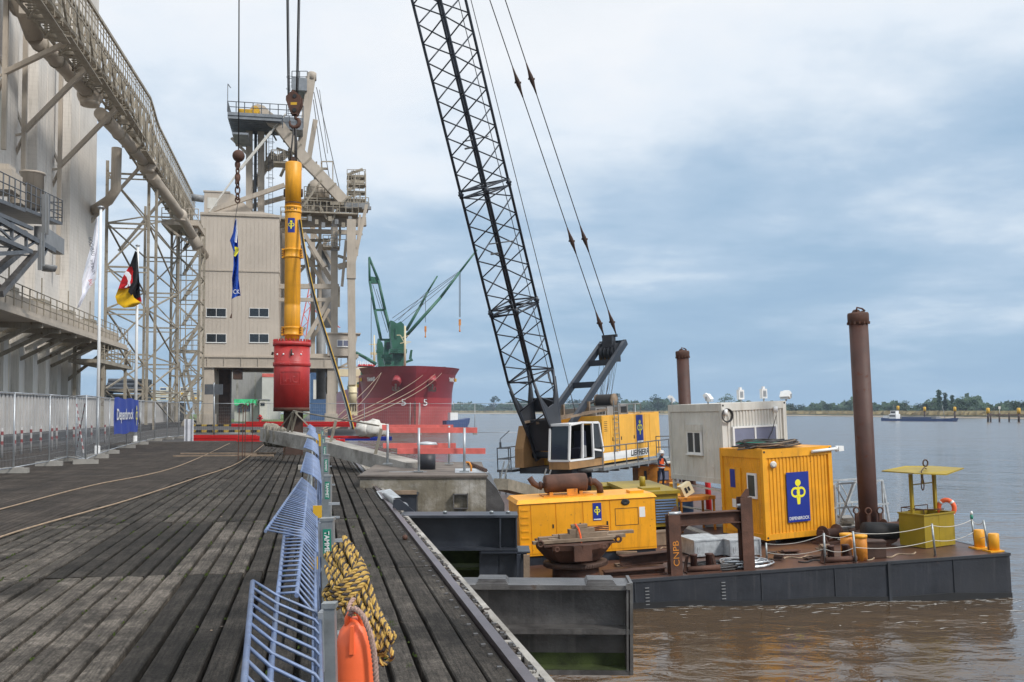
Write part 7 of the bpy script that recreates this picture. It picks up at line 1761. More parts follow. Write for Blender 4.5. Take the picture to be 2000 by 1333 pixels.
b = MB(Q)
for side in (-1, 1):
    for u in (20, 29, 45): p_ = hp3(side, u, 11.0); b.box(p_+Vector((side*.2, 0, 0)), (.6, 3, 1.0))
b.build('yellow_fairlead', M['yellow_band'], t)
for side in (-1, 1):   # anchors in their pockets
    p_ = hp3(side, 2.9, 10.4); A = Q @ p_; b = MB(); d = Vector((side*.25, -1, -.75)).normalized(); b.poly([A-d*1.2, A+d*1.7], [1.5, 1.25], 16); b.build('hawse_pipe', M['hull_mid'], hull)
    b = MB(); c = A+d*1.9; b.bar(c, c+Vector((0, -.2, -2.2)), .5); b.bar(c+Vector((-.9,-.2,-1.9)), c+Vector((.9,-.2,-2.1)), .5); b.bar(c+Vector((-.9,-.2,-1.9)), c+Vector((-.8,-.3,-.9)), .4); b.bar(c+Vector((.9,-.2,-2.1)), c+Vector((.8,-.3,-1.0)), .4); b.build('anchor', M['rust_dark'], hull)
def hull_M(side, u, z, off=.12):
    A = hp3(side, u, z); T = (hp3(side, u+.4, z)-hp3(side, u-.4, z)).normalized()*side; Z = Vector((0,0,1)); Nn = T.cross(Z).normalized()
    m3 = Matrix((( T.x, -Nn.x, 0, 0), (T.y, -Nn.y, 0, 0), (T.z, -Nn.z, 1, 0), (0,0,0,1))); return Q @ Matrix.Translation(A+Nn*off) @ m3
text(hull, 'YANNIS', hull_M(1, 12.0, 10.9), 5.0, 1.3, M['white_paint'], name='ship_name', bold=.02); text(hull, 'YANNIS', hull_M(-1, 12.0, 10.9), 5.0, 1.3, M['white_paint'], name='ship_name', bold=.02)
for side in (-1, 1): text(hull, '5', hull_M(side, 1.6, 3.9, .25), 1.6, 1.9, M['white_paint'], name='load_mark')
b = MB(Q)
for side in (-1, 1):
    for k in range(22): p_ = hp3(side, .5, -2.6+k*.3)+Vector((side*.0, -.15, 0)); b.box(p_, (.25, .05, .16))
b.build('draft_marks', M['white_box'], hull)
b = MB(Q); b.bb((RC-.2, S0+stem(3)-.25, WZ), (RC+.2, S0+.5, 5.2)); b.build('stem_streak', M['rust'], hull)
# superstructure far aft
b = MB(Q)
b.bb((RC-12, 420, 12.4), (RC+10, 432, 20)); b.bb((RC-14, 424, 16), (RC+14, 430, 18)); hs2 = b.build('superstructure', M['cream'], t)
A = ps(700, 712, 423.); C = ps(732, 716, 423.); b = MB(Q); b.bb((A.x, 420, C.z), (C.x, 432, A.z)); b.build('bridge_roof', M['red_paint'], t)
b = MB(Q); A = ps(703, 716, 423.); C = ps(728, 722, 423.); b.bb((A.x, 422, C.z), (C.x, 431, A.z)); b.build('bridge_window', M['glass_dark'], t)
b = MB(Q); A, C = ps(657, 721, 395), ps(735, 736, 395); b.bb((A.x, 395, C.z), (C.x, 400, A.z)); b.build('hatch_coaming', M['cream'], t)
b = MB(Q); A, C = ps(731, 655, 400), ps(731, 712, 400); b.poly([C, A], [.55, .25], 8); b.bb(A+Vector((-2, 0, -4)), A+Vector((2, .4, -3.6))); b.bb(A+Vector((-1.5, 0, -8)), A+Vector((1.5, 1.4, -7))); b.build('aft_mast', M['cream'], t)
# deck cranes
def ptr(S_, pts): return [ps(x, y, S_) for x, y in pts]
def prism_q(b, S_, pts, dep): P = ptr(S_, pts); b.prism([(p_.x, p_.z) for p_ in P], dep, (0, S_+dep/2, 0))
b = MB(Q)
prism_q(b, 318, [(768,722),(768,690),(762,652),(763,626),(769,628),(775,632),(783,628),(789,634),(790,700),(790,722)], 6)
prism_q(b, 345, [(741,722),(738,700),(737,672),(739,661),(747,670),(752,690),(760,722)], 6)
prism_q(b, 332, [(752,722),(750,690),(752,664),(768,660),(770,722)], 4)
b.bb(ps(762, 690, 314), ps(792, 684, 319)+Vector((0,2,0))); b.bb(ps(750, 705, 325), ps(768, 699, 325)+Vector((0,4,0)))
b.build('crane_house', M['ship_green'], t)
b = MB(Q); A, C = ps(755, 668, 331), ps(762, 682, 331); b.bb((A.x, 331, C.z), (C.x, 331.9, A.z)); b.build('crane_cab_window', M['glass_dark'], t)
b = MB(Q)
for x0_, y0_, x1_b, y1_b, S_ in ((768,692,790,686,316), (764,706,770,722,316), (745,700,762,693,326), (752,712,768,707,326), (735,690,745,684,340), (772,640,776,660,317.5), (780,700,784,704,317.5), (757,720,790,716,314)):
    A, C = ps(x0_, y0_, S_), ps(x1_b, y1_b, S_); b.bb((A.x, S_, C.z), (C.x, S_+1.2, A.z))
b.rail([ps(735, 722, 300), ps(792, 722, 300)], 1.1, 2, .08, (.5, 1)); b.rail([ps(760, 690, 314), ps(794, 690, 314)], 1.2, 1.4, .07, (.5, 1)); b.rail([ps(748, 705, 324), ps(770, 705, 324)], 1.2, 1.4, .07, (.5, 1))
b.build('crane_platform', M['ship_green'], t)
b = MB(Q); random.seed(44)
for k in range(26):
    x = random.uniform(800, 868); y = 722-random.uniform(0, 1.5); A = ps(x, y, 290+random.uniform(0, 8)); b.box(A, (random.uniform(.4, 1.6), 1, random.uniform(.4, 1.6)))
for x in (772, 812, 846): A = ps(x, 722, 288); b.lathe([(.35, -.5), (.35, .8), (.5, .9)], A, 8)
b.build('deck_winches', M['ship_green'], t)
b = MB(Q)
for k in range(9): A = ps(700+k*3.4, 712+(k % 3), 415); b.bb(A, A+Vector((.25, .3, 1.6)))
b.bb(ps(690, 722, 412), ps(735, 719, 412)+Vector((0, 3, 0))); b.build('bridge_fittings', M['white_paint'], t)
def jib(pts, S_, w0, w1):
    P = ptr(S_, pts); b = MB(Q)
    for i in range(len(P)-1):
        k0, k1 = i/(len(P)-1), (i+1)/(len(P)-1)
        for dy in (-.7, .7): b.poly([P[i]+Vector((0,dy,0)), P[i+1]+Vector((0,dy,0))], [w0+(w1-w0)*k0, w0+(w1-w0)*k1], 6)
        b.bar(P[i]+Vector((0,-.7,0)), P[i]+Vector((0,.7,0)), .5)
    b.build('crane_jib', M['ship_green'], t)
jib([(790,660),(860,582),(897,533),(931,489)], 310, .62, .28); jib([(794,645),(820,600),(835,571),(854,540)], 350, .62, .28)
jib([(744,664),(732,606),(722,550),(721,503)], 325, .5, .35); jib([(764,655),(752,606),(739,548),(721,503)], 325, .55, .35); jib([(695,689),(715,700),(735,712)], 380, .6, .7)
b = MB(Q); prism_q(b, 324.5, [(723,554),(722,540),(737,542),(741,554)], 1.5); A, C = ps(733, 606, 325), ps(752, 606, 325); b.bar(A, C, .7); A, C = ps(744, 664, 325), ps(764, 664, 325); b.bar(A, C, .7)
for x, y in ((857, 588), (807, 645), (799, 634)): pass
b.build('jib_crosspiece', M['ship_green'], t)
b = MB(Q)
for (xa, ya, xb_, yb, S_) in ((766,622,895,532,312), (770,628,895,534,312), (784,630,897,536,312), (778,626,834,570,348), (735,565,762,650,325), (728,556,757,650,325), (725,560,725,700,325), (897,534,897,620,310), (899,534,899,620,310), (831,575,831,630,348)):
    b.bar(ps(xa, ya, S_), ps(xb_, yb, S_), .16)
b.build('crane_wire', M['rope_dark'], t)
b = MB(Q)
for x, y, S_ in ((898, 630, 310), (831, 643, 348)): A = ps(x, y, S_); b.box(A, (.7, .5, 2.0)); b.box(A-Vector((0,0,1.8)), (.3, .3, 1.6)); b.ball(A-Vector((0,0,2.8)), .35, 8)
b.build('cargo_hook', M['orange_rusty'], t)
b = MB(Q); A, C = ps(791, 637, 296), ps(791, 722, 296); b.poly([C, A], [.36, .28], 10)
for y, w_ in ((668, 9), (657, 7)): D_ = ps(791, y, 296); b.bar(D_-Vector((w_*.16, 0, .5)), D_+Vector((w_*.16, 0, .2)), .2)
b.bar(ps(775, 655, 296), ps(782, 655, 296), .2); b.bar(ps(782, 655, 296), ps(791, 672, 296), .2); b.bar(ps(803, 668, 296), ps(791, 672, 296), .2); b.build('foremast', M['cream'], t)
b = MB(Q); A = ps(801, 704, 300); b.bar(ps(792, 708, 300), ps(806, 703, 300), .7); b.bar(ps(800, 702, 300), ps(803, 685, 300), .5); b.bar(ps(803, 702, 300), ps(804, 690, 300), .3); b.bar(ps(804, 684, 300), ps(803, 690, 300), .6); b.build('bow_platform', M['ship_green'], t)
# mooring lines
for i, (xa, ya, xb_, yb, S_) in enumerate(((745,728,640,832,290), (826,733,630,838,290), (850,731,632,842,290), (863,729,634,845,290), (744,730,655,826,290))):
    A = Q @ ps(xa, ya, 281); C = gz(xb_, yb); MB().poly([A.lerp(C, k/14)-Vector((0,0,4*(k/14)*(1-k/14)*(.3+.3*i))) for k in range(15)], .055, 5).build('mooring_line', M['rope_tan'], label='%s ship mooring line slanting from bow down to the quay' % ('leftmost','second','third','fourth','steep inner')[i], cat='mooring line', group='mooring lines of the red ship')
# small blue workboat beyond the ship
p = gz(893, 834, WZ); m = Matrix.Translation(p) @ Matrix.Rotation(R(25), 4, 'Z')
t = thing('workboat', 'small dark blue workboat showing right of the red bow', 'boat', p)
b = MB(m); b.prism([(-4, -.3), (2.4, -.3), (3.2, 1.2), (3.4, 2.6), (1.4, 2.2), (-4, 1.8)], 3.4); b.build('hull', M['barge_blue'], t); b = MB(m); b.bb((-2.6, -1.1, 1.9), (-.2, 1.1, 4.2)); b.build('cabin', M['white_paint'], t); b = MB(m); b.tube((-1.2, 0, 4.2), (-1.2, 0, 7.5), .1, 6); b.build('mast', M['grey_paint'], t)
# blue inland barge
pa, pb = at(1726, 821, 455), at(1868, 823, 430); pa.z = pb.z = WZ; d = (pb-pa); L_ = d.length; m = Matrix.Translation(pa) @ Matrix.Rotation(math.atan2(d.y, d.x), 4, 'Z')
t = thing('inland_barge', 'long low blue and grey inland cargo barge on the far side of the river', 'boat', pa.lerp(pb, .5))
b = MB(m); b.prism([(0, -.3), (L_-1.0, -.3), (L_, 1.5), (L_-2.6, 1.2), (L_-5, 1.1), (4, 1.0), (0, 1.4)], 5.0); b.build('hull', M['barge_blue'], t)
b = MB(m); b.bb((9, -2.2, 1.0), (L_-8, 2.2, 1.9)); b.bb((9, -2.0, 1.9), (L_-8, 2.0, 2.1)); b.build('hold_cover', M['grey_paint'], t)
b = MB(m)
for i in range(14): x = 10+i*(L_-20)/14; b.bb((x, -2.26, 1.1), (x+(L_-20)/14*.8, -2.2, 1.75))
b.build('hold_panel', M['barge_blue'], t)
b = MB(m); b.bb((3.5, -2, 1.0), (7, 2, 3.2)); b.bb((4, -1.5, 3.2), (6.6, 1.5, 4.7)); b.bb((.5, -1.6, 1.2), (3, 1.6, 2.4)); w1 = b.build('wheelhouse', M['white_paint'], t); b = MB(m); b.bb((4.2, -1.53, 3.6), (6.4, -1.5, 4.4)); b.bb((3.8, -2.03, 2.0), (6.6, -2.0, 2.6)); b.build('window', M['glass_dark'], w1)
b = MB(m); b.tube((L_-5, 0, 1), (L_-6.2, 0, 7), .1, 6); b.tube((5, 0, 4.7), (5, 0, 7.5), .08, 6); b.build('mast', M['grey_paint'], t)
# dolphins with yellow heads
DOL = [(1754, 812, 520, 793), (1806, 813, 520, 795), (1865, 815, 505, 795), (1930, 824, 420, 797), (1990, 825, 415, 797)]
for i, (px, py, D, yt) in enumerate(DOL):
    p = at(px, py, D); p.z = WZ; h = at(px, yt, D).z-WZ; t = thing('dolphin_pile', 'dark river pile with yellow head, %s from the left' % ('first','second','third','fourth','fifth')[i], 'pile', p, 'yellow headed piles in the river')
    MB().lathe([(.45, -.5), (.45, h-2.0)], p, 10).build('pile_tube', M['rust_dark'], t); MB().lathe([(.75, h-2.4), (.75, h-.2), (.3, h)], p, 10).build('yellow_head', M['yellow_band'], t)
t = thing('jetty', 'low dark jetty on piles at the right edge of the far water', 'jetty', at(1965, 824, 418))
b = MB(); 
for px in (1935, 1952, 1971, 2010): p = at(px, 824, 418); p.z = WZ; b.lathe([(.35, -.5), (.35, 3.6)], p, 8)
A, C = at(1928, 812, 418), at(2040, 812, 418); A.z = C.z = WZ+2.9; b.bar(A, C, .4, .5); b.build('beam', M['rust_dark'], t)
b = MB(); p = at(1952, 800, 418); b.tube((p.x, p.y, WZ+3), (p.x, p.y, WZ+6.5), .12, 6); b.box((p.x, p.y, WZ+6), (.9, .3, 1.2)); b.build('lamp_mast', M['white_box'], t)
# ================================================================== NEAR QUAY EDGE: FENDER BEAMS, CONCRETE HEAD, RED TIMBERS
YAW = TH*180/math.pi
def qbase(px, py, z): return gz(px, py, z)
# beam frame A (nearest)
pA = at(925, 1140, 8.95); FA = frame(pA, -1.5)
t = thing('fender_beams', 'nearest steel fender frame of stacked grey beams at the quay edge, mossy below', 'steel beam', pA)
sc = 8.95/FPX; LA = 300*sc
zz = lambda py: (1140-py)*sc
b = MB(FA); b.bb((-.12, -.10, zz(1148)), (LA, .30, zz(1139))); b.bb((-.12, .085, zz(1222)), (LA, .10, zz(1148))); b.bb((-.12, -.10, zz(1232)), (LA, .30, zz(1222))); b.build('upper_beam', M['steel_beam'], t)
b = MB(FA); b.bb((-.12, .085, zz(1300)), (LA, .10, zz(1234))); b.bb((-.12, -.10, zz(1309)), (LA, .30, zz(1300))); b.build('lower_beam', M['steel_beam'], t)
b = MB(FA); b.bb((-.12, .08, zz(1300)), (LA-.005, .0845, zz(1276))); b.bb((-.12, -.09, zz(1300)+.001), (LA-.01, .09, zz(1300)+.006)); b.build('algae_growth', M['algae'], t)
b = MB(FA); b.bb((LA, -.11, zz(1308)), (LA+.028, .31, zz(1134))); b.bb((LA-.03, -.11, zz(1300)), (LA-.012, .08, zz(1148))); b.lathe([(.03, -.02), (.03, .02)], (LA-.01, -.12, zz(1140)), 10, 'y'); b.build('end_flange', M['steel_beam'], t)
b = MB(FA)
for xa, xb_ in ((930, 992), (1142, 1200)):
    x0_, x1_b = (xa-925)*sc, (xb_-925)*sc
    for k in range(4): b.bb((x0_+k*.006, -.08+k*.03, zz(1139)+k*.008+.001), (x1_b-k*.008, .26, zz(1139)+.008+k*.008))
b.build('pad_plates', M['steel_beam'], t)
# beam B
pB = at(790, 1006, 14.6); FB = frame(pB, 1.0); sc = 14.6/FPX; zz = lambda py: (1006-py)*sc; LB = 220*sc
t = thing('fender_beam', 'dark blue black H beam reaching from the quay edge towards the generator', 'steel beam', pB)
b = MB(FB); b.bb((-.05, -.2, zz(1009)), (LB, .35, zz(1004.5))); b.bb((-.05, .07, zz(1068)), (LB-.03, .09, zz(1009))); b.bb((-.05, -.2, zz(1072)), (LB, .35, zz(1068))); b.bb((LB-.03, -.19, zz(1068)), (LB-.01, .34, zz(1009))); b.bb((LB-.27, -.19, zz(1068)), (LB-.25, .07, zz(1009))); b.build('web_and_flanges', M['steel_navy'], t)
b = MB(FB)
for x in (.6, 1.3, 1.55): b.lathe([(.03, 0), (.03, .03)], (x, .1, zz(1004)), 8)
b.build('bolt', M['galv_post'], t)
t = thing('fender_piles', 'upright dark H piles standing below the end of the dark beam', 'pile', pB+Vector((1.4, 0, -2)))
b = MB(FB)
for x, w_ in ((LB-.42, .30), (LB-.08, .42)): b.ibeam((x, .1, -3.6), (x, .1, zz(1074)), w_, .34, .02, .02, up=(0,1,0))
b.bb((LB-.55, -.22, zz(1077)), (LB+.18, .4, zz(1073.5))); b.bb((LB-.02, -.3, zz(1130)), (LB+.04, -.15, zz(1078))); b.bb((LB-.5, .3, -3.5), (LB+.15, .34, zz(1078)))
b.build('pile_shaft', M['steel_navy'], t)
b = MB(FB); b.bb((-1.2, .5, -3.5), (LB-.3, .6, zz(1073))); b.bb((-1.2, .1, zz(1115)), (LB-.5, .6, zz(1110))); b.build('algae_wall', M['algae'], t)
b = MB(FB); b.bb((LB+.08, -.35, zz(1135)), (LB+.17, -.27, zz(1078))); b.build('timber_rubber', M['wood'], t)
t = thing('hinge_arm', 'grey metal hinge arm and pin lying at the quay edge before the concrete block', 'hinge', at(775, 985, 15.3))
b = MB(); b.poly([at(750, 966, 17.0), at(772, 983, 15.9), at(783, 993, 15.4)], [.03, .05, .06], 12); c = at(787, 992, 15.3); b.lathe([(.085, -.06), (.085, .06), (.04, .061), (.04, .1)], c, 18, 'y'); b.build('arm', M['galv_post'], t)
b = MB(); A = at(781, 976, 15.2); b.prism([(0, 0), (.30, -.24), (.34, -.26), (-.12, -.26), (-.1, 0)], .02, A); b.build('gusset', M['steel_navy'], t)
b = MB(); b.quad(gz(735, 960, .03), gz(762, 955, .10), gz(783, 972, .05), gz(745, 975, .03)); b.build('steel_plate', M['galv_box'], t)
# concrete head
Dc = 19.6
pC = at(722, 1003, Dc); FC = frame(Vector((pC.x, Dc, 0)), 3); sc = Dc/FPX
xr_ = (985-722)*sc; ztop = at(800, 930, Dc).z
t = thing('concrete_dolphin', 'weathered concrete dolphin head with rusty steel top edge at the quay', 'concrete block', FC @ Vector((1.3, 1, -3)))
b = MB(FC); b.bb((-.2, 0, -3.6), (xr_-.38, 5.2, ztop-.05)); b.build('block', M['concrete_old'], t)
b = MB(FC); b.bb((-.25, -.03, ztop-.05), (xr_-.36, 5.25, ztop)); b.bb((-.25, -.045, ztop-.02), (xr_-.34, -.02, ztop+.01)); b.build('top_slab', M['head_top'], t)
b = MB(FC); b.prism([(xr_-.38, -3.6), (xr_, -3.6), (xr_, -.35), (xr_-.15, -.05), (xr_-.38, ztop-.03)], 4.8, (0, 2.5, 0)); b.build('steel_cheek', M['steel_beam'], t)
b = MB(FC); xx = (886-722)*sc; z0c = at(886, 965, Dc).z; b.bb((xx-.02, -.14, z0c-.02), (xx+.28, 0, z0c)); b.bb((xx-.02, -.14, z0c-.28), (xx, 0, z0c)); b.bb((xx+.26, -.14, z0c-.28), (xx+.28, 0, z0c)); b.bb((xx-.02, -.14, z0c-.30), (xx+.28, 0, z0c-.28)); b.bb((xx+.1, -.1, z0c-.45), (xx+.16, 0, z0c-.3)); b.build('steel_pocket', M['steel_beam'], t)
b = MB(FC); x1_b = (815-722)*sc; x0_ = (775-722)*sc; zq = at(800, 962, Dc).z; b.bb((x0_, -.5, zq-.62), (x1_b, -.02, zq-.02)); b.bb((x0_-.03, -.52, zq-.04), (x1_b+.02, 0, zq)); b.build('steel_box', M['steel_navy'], t)
b = MB(FC); b.bb((x0_-.02, -.55, zq+.0), (x1_b, -.50, zq+.08)); b.build('timber_rail', M['wood'], t)
b = MB(FC); b.bb((.3, 1.2, ztop), (1.1, 1.22, ztop+.01)); b.bb((1.7, .8, ztop+.002), (2.4, 2.2, ztop+.014)); b.build('top_plate', M['galv_box'], t)
c = gz(834, 917, ztop); t = thing('bollard', 'thick black steel bollard stub on the concrete head under the red timbers', 'bollard', c)
b = MB(Matrix.Translation(c)); b.lathe([(.19, 0), (.19, .36)], n=20); b.build('stub', M['steel_black'], t)
b = MB(Matrix.Translation(c)); b.lathe([(.24, .55), (.2, .60), (.02, .62)], n=20); b.build('cap', M['galv_box'], t)
c = gz(912, 922, ztop); t = thing('lifting_hook', 'rusty yellow bent hook bar standing on the concrete head corner', 'hook', c)
MB(Matrix.Translation(c)).poly([(-.05, 0, 0), (-.06, 0, .15), (-.02, 0, .21), (.05, 0, .2), (.09, 0, .12), (.09, 0, 0)], .022, 8).build('bar', M['orange_rusty'], t)
b = MB(); A, C = gz(915, 905, ztop+.05), gz(950, 920, ztop+.05)
for k in range(12): b.poly([A.lerp(C, k/12), A.lerp(C, (k+.6)/12)], .045, 6)
b.build('chain', M['rust_dark'], label='heavy dark chain lying along the concrete head corner', cat='chain')
# red timbers on galvanised posts
Dr = 21.5
def timber(lab, x0_, y0_, x1_b, y1_b, D, dep=.08):
    A, C = at(x0_, y0_, D), at(x1_b, y1_b, D); b = MB(); b.bb((A.x, D, C.z), (C.x, D+dep, A.z)); b.build('red_timber', M['red_timber'], label=lab, cat='timber', group='red guard timbers on the concrete head')
timber('upper front red guard timber, reaching farthest right of the upper pair', 762, 835.5, 932, 846, 21.0); timber('upper rear red guard timber against the ship', 746, 830, 885, 841, 24.0)
timber('lower front red guard timber over the black stub', 776, 876, 948, 887, 20.8); timber('lower rear red guard timber behind the white cap', 748, 866, 890, 876, 23.6)
for i, (x, yb, yt, D) in enumerate(((757, 907, 830, 20.9), (818, 922, 836, 20.8), (877, 907, 832, 23.4), (907, 922, 836, 20.7))):
    A = at(x, yb, D-.06); C = at(x, yt, D-.06); t = thing('guard_post', 'galvanised post, %s of the four holding the red timbers' % ('first', 'second', 'third', 'fourth')[i], 'post', (A.x, A.y, A.z), 'posts of the red guard timbers')
    MB().tube((A.x, A.y, A.z), (A.x, A.y, C.z), .027, 8).build('tube', M['galv'], t); MB().box((A.x, A.y, A.z+.01), (.2, .16, .02)).build('foot_plate', M['galv_post'], t)
# twin rods on the gangway plank
def beamq(b, A, C, w_, h_): b.bar(A, C, w_, h_)
t = thing('gangplank', 'long grey plank gangway with rope wrapped end lying across the deck edge', 'gangway', at(700, 880, 27))
A, Bm, C = at(522, 849, 30.5), at(640, 872, 27.5), at(812, 918, 22.4)
b = MB(); b.bar(A, Bm, .5, .40); b.bar(Bm, C, .5, .34); b.build('plank_beam', M['concrete_pale'], t)
random.seed(9); b = MB(); cc = at(545, 848, 30.3)
for k in range(16):
    q = A.lerp(Bm, .0+.018*k); rr_ = .36-.004*k
    b.poly([q+Vector((.05*math.sin(k)+.03*math.cos(u_*2), rr_*math.cos(u_), rr_*math.sin(u_)*.85)) for u_ in (j*2*math.pi/12 for j in range(12))], .07, 6, closed=True)
b.ball(A+Vector((.15, 0, .02)), .34, 12); b.build('wrapped_end', M['wood_wrap'], t)
b = MB(); top = at(573, 803, 29)
for q0, q1 in ((at(556, 856, 30), top), (at(568, 858, 29.8), top), (at(536, 850, 30.2), top), (top, at(620, 850, 28)), (top, at(740, 832, 24)), (at(700, 862, 27), at(800, 888, 22))): b.tube(q0, q1, .022 if q0.x < -6.3 else .012, 5)
b.bar(at(560, 852, 29.5), at(572, 806, 29), .05); b.bar(at(566, 858, 29.5), at(580, 806, 29), .05); b.build('sling', M['wood_wrap'], t)
for i, (x0_, y0_, x1_b, y1_b) in enumerate(((644, 872, 656, 822), (732, 892, 745, 838))):
    D_ = 27-3*i; MB().bar(at(x0_, y0_, D_), at(x1_b, y1_b, D_), .07).build('handrail_post', M['wood_wrap'], t)
MB().tube(at(560, 852, 29.5)+Vector((0,0,-.2)), at(552, 895, 31), .02, 5).build('rope_tail', M['rope_tan'], t)
t = thing('gangplank', 'brown plank end with two steel rods between the concrete head and generator', 'gangway', at(1030, 960, 32))
b = MB(); b.bar(at(978, 946, 30), at(1078, 972, 34), .5, .34); b.build('plank_beam', M['wood_wrap'], t)
for x0_, y0_, x1_b, y1_b in ((977, 940, 985, 901), (982, 945, 995, 900), (1060, 940, 1067, 916), (1068, 944, 1076, 918)): MB().bar(at(x0_, y0_, 30.5), at(x1_b, y1_b, 30.5), .045).build('rod', M['galv_post'], t)
# yellow striped ramp plate beyond the rail
b = MB(); b.add([gz(712, 905, .05), gz(735, 903, .12), gz(758, 924, .06), gz(745, 925, .05)]+[gz(712, 905, .02), gz(735, 903, .09), gz(758, 924, .03), gz(745, 925, .02)], [(0,1,2,3),(7,6,5,4),(0,4,5,1),(1,5,6,2),(2,6,7,3),(3,7,4,0)]); b.build('ramp_plate', M['yellow_band'], label='worn yellow ramp plate lying beyond the crane rail', cat='plate')
b = MB(Q); s_ = toq(gz(722, 925)).y; b.bb((1.36, s_-.5, -3.5), (3.2, s_+7, -.12)); b.build('quay_step', M['concrete_old'], kind='structure', origin0=True)
# wooden edge of the pile opening
b = MB(Q); b.bb((-4.62, 34.05, -.1), (-1.35, 34.2, .05)); b.bb((-4.62, 35.9, -.1), (-1.35, 36.05, .05)); b.build('opening_curb', M['wood'], kind='structure', origin0=True)
c = gz(791, 1055); MB().ball(c+Vector((0,0,.03)), .035, 10).build('red_stone', M['rust'], label='small reddish stone lying beside the crane rail', cat='stone')

# ================================================================== FOREGROUND EDGE BARRIER (mesh fence seen along its length)
# quay coordinates: the fence runs along s at r ~ .03; top edge bent over to the left
FR = .035
def barrier(name_lab, s0, s1, la, lb, rm, rr_, ztop, step=.15, lift=.04, rm1=None):
    rm1 = rm if rm1 is None else rm1
    t = thing('edge_barrier', name_lab, 'mesh barrier', fq(FR, (s0+s1)/2), 'blue mesh barriers of the edge fence')
    b = MB(Q)
    fl = lambda s: la+(lb-la)*(s-s0)/(s1-s0)
    b.tube((la, s0, ztop+lift), (lb, s1, ztop+lift), .0058, 8); b.tube((rm, s0, ztop), (rm1, s1, ztop), .0058, 8); b.tube((rr_, s0, ztop-.05), (rr_, s1, ztop-.05), .005, 6)
    s = s0+.01
    while s < s1:
        b.poly([(fl(s), s, ztop+lift+.004), (rm+(rm1-rm)*(s-s0)/(s1-s0), s, ztop+.006), (rr_-.012, s, ztop-.035), (rr_, s, ztop-.05), (rr_, s, ztop-.14), (rr_, s, .12)], .0038, 6); s += step
    for z in (ztop-.22, ztop-.42, ztop-.62, .4, .15): b.tube((rr_-.004, s0, z), (rr_-.004, s1, z), .005, 6)
    b.build('mesh', M['barrier_blue'], t); return t
barrier('blue mesh barrier nearest the camera with the widest bent top', .6, 2.42, -.058, -.143, -.048, .015, 1.10, .095, .04, -.085)
barrier('blue mesh barrier beside the rope coil, with a narrow bent top', 2.44, 3.8, -.085, -.108, -.04, .005, 1.10, .085, .0)
barrier('third blue mesh barrier, leaning left beyond the rope coil', 3.5, 6.2, -.165, -.075, -.04, .012, 1.10, .08, .03)
barrier('fourth blue mesh barrier, tilted towards the deck', 6.5, 9.5, -.085, -.075, -.01, .045, 1.12, .08, .03)
barrier('fifth blue mesh barrier along the edge fence', 9.6, 12.8, -.10, -.09, -.02, .04, 1.16, .1, .03)
barrier('sixth blue mesh barrier along the edge fence', 12.9, 16.6, -.10, -.08, -.02, .05, 1.20, .12)
barrier('seventh blue mesh barrier before the rope wrapped plank', 16.7, 21, -.12, -.10, -.05, .02, 1.22, .12)
def epost(D, px, lab, z0_, lean=0.0, word=True, w_=.047):
    a_, b_ = ray(px, 1000); q = toq(Vector((a_*D, D, 0))); r0, s = q.x, q.y
    t = thing('fence_post', lab, 'fence post', fq(r0, s), 'galvanised posts of the edge fence')
    m = Q @ Matrix.Translation((r0, s, 0)) @ Matrix.Rotation(-TH, 4, 'Z') @ Matrix.Translation((0, 0, z0_)) @ Matrix.Rotation(lean, 4, 'Y') @ Matrix.Translation((0, 0, -z0_))
    b = MB(m); b.bb((-w_/2, -w_/2, .0), (w_/2, w_/2, z0_-.004)); b.bb((-.09, -.07, 0), (.09, .07, .012)); b.bb((-w_/2-.004, -w_/2-.004, z0_-.012), (w_/2+.004, w_/2+.004, z0_)); b.build('post_tube', M['galv_post'], t)
    b = MB(m); b.bb((w_/2, -.012, z0_-.30), (w_/2+.06, .0, z0_-.285)); b.bb((-w_/2-.012, -.02, z0_-.16), (-w_/2, .02, z0_-.02)); b.build('clamp', M['galv'], t)
    if word:
        b = MB(m); b.bb((-.016, -w_/2-.0015, z0_-.165), (.017, -w_/2-.0002, z0_-.045)); st_ = b.build('sticker', M['label_green'], t); WP[st_.name] = WP[t.name]
        text(st_, 'TAMMET', m @ Matrix.Translation((.0, -w_/2-.0025, z0_-.105)) @ Matrix.Rotation(R(90), 4, 'Y'), .104, .021, M['white_paint'], bold=.02)
for i, (D, px, z_, ln, wd_) in enumerate(((2.35, 645, 1.09, -.03, .026), (4.1, 640, 1.10, -.03, .05), (6.8, 640, 1.10, 0, .05), (9.5, 637, 1.12, 0, .05), (12.3, 634, 1.14, 0, .05), (15.2, 631, 1.16, 0, .05), (19.5, 629, 1.18, 0, .05))):
    epost(D, px, 'galvanised fence post, %s from the camera%s' % (('first','second','third','fourth','fifth','sixth','seventh')[i], ', partly hidden by the rope coil' if i < 1 else ' with green sticker'), z_, ln, i > 0, wd_)
for i, (s, z_) in enumerate(((3.3, .9), (4.9, .9), (6.3, .95))):
    MB(Q).bb((.09, s, z_), (.16, s+.02, z_+.015)).build('bracket_pin', M['galv'], label='small steel pin sticking out on the river side, %s along the fence' % ('first','second','third')[i], cat='pin')
for i, (px, py, D) in enumerate(((620, 1000, 4.6), (612, 1100, 3.4), (625, 860, 20))):
    c = at(px, py, D); MB().box(c, (.035*D/4, .01, .05*D/4)).build('yellow_tag', M['yellow_band'], label='yellow clip on the blue fence mesh, %s' % ('beyond the rope coil','beside the rope coil','far along the fence')[i], cat='clip', group='yellow clips on the mesh')
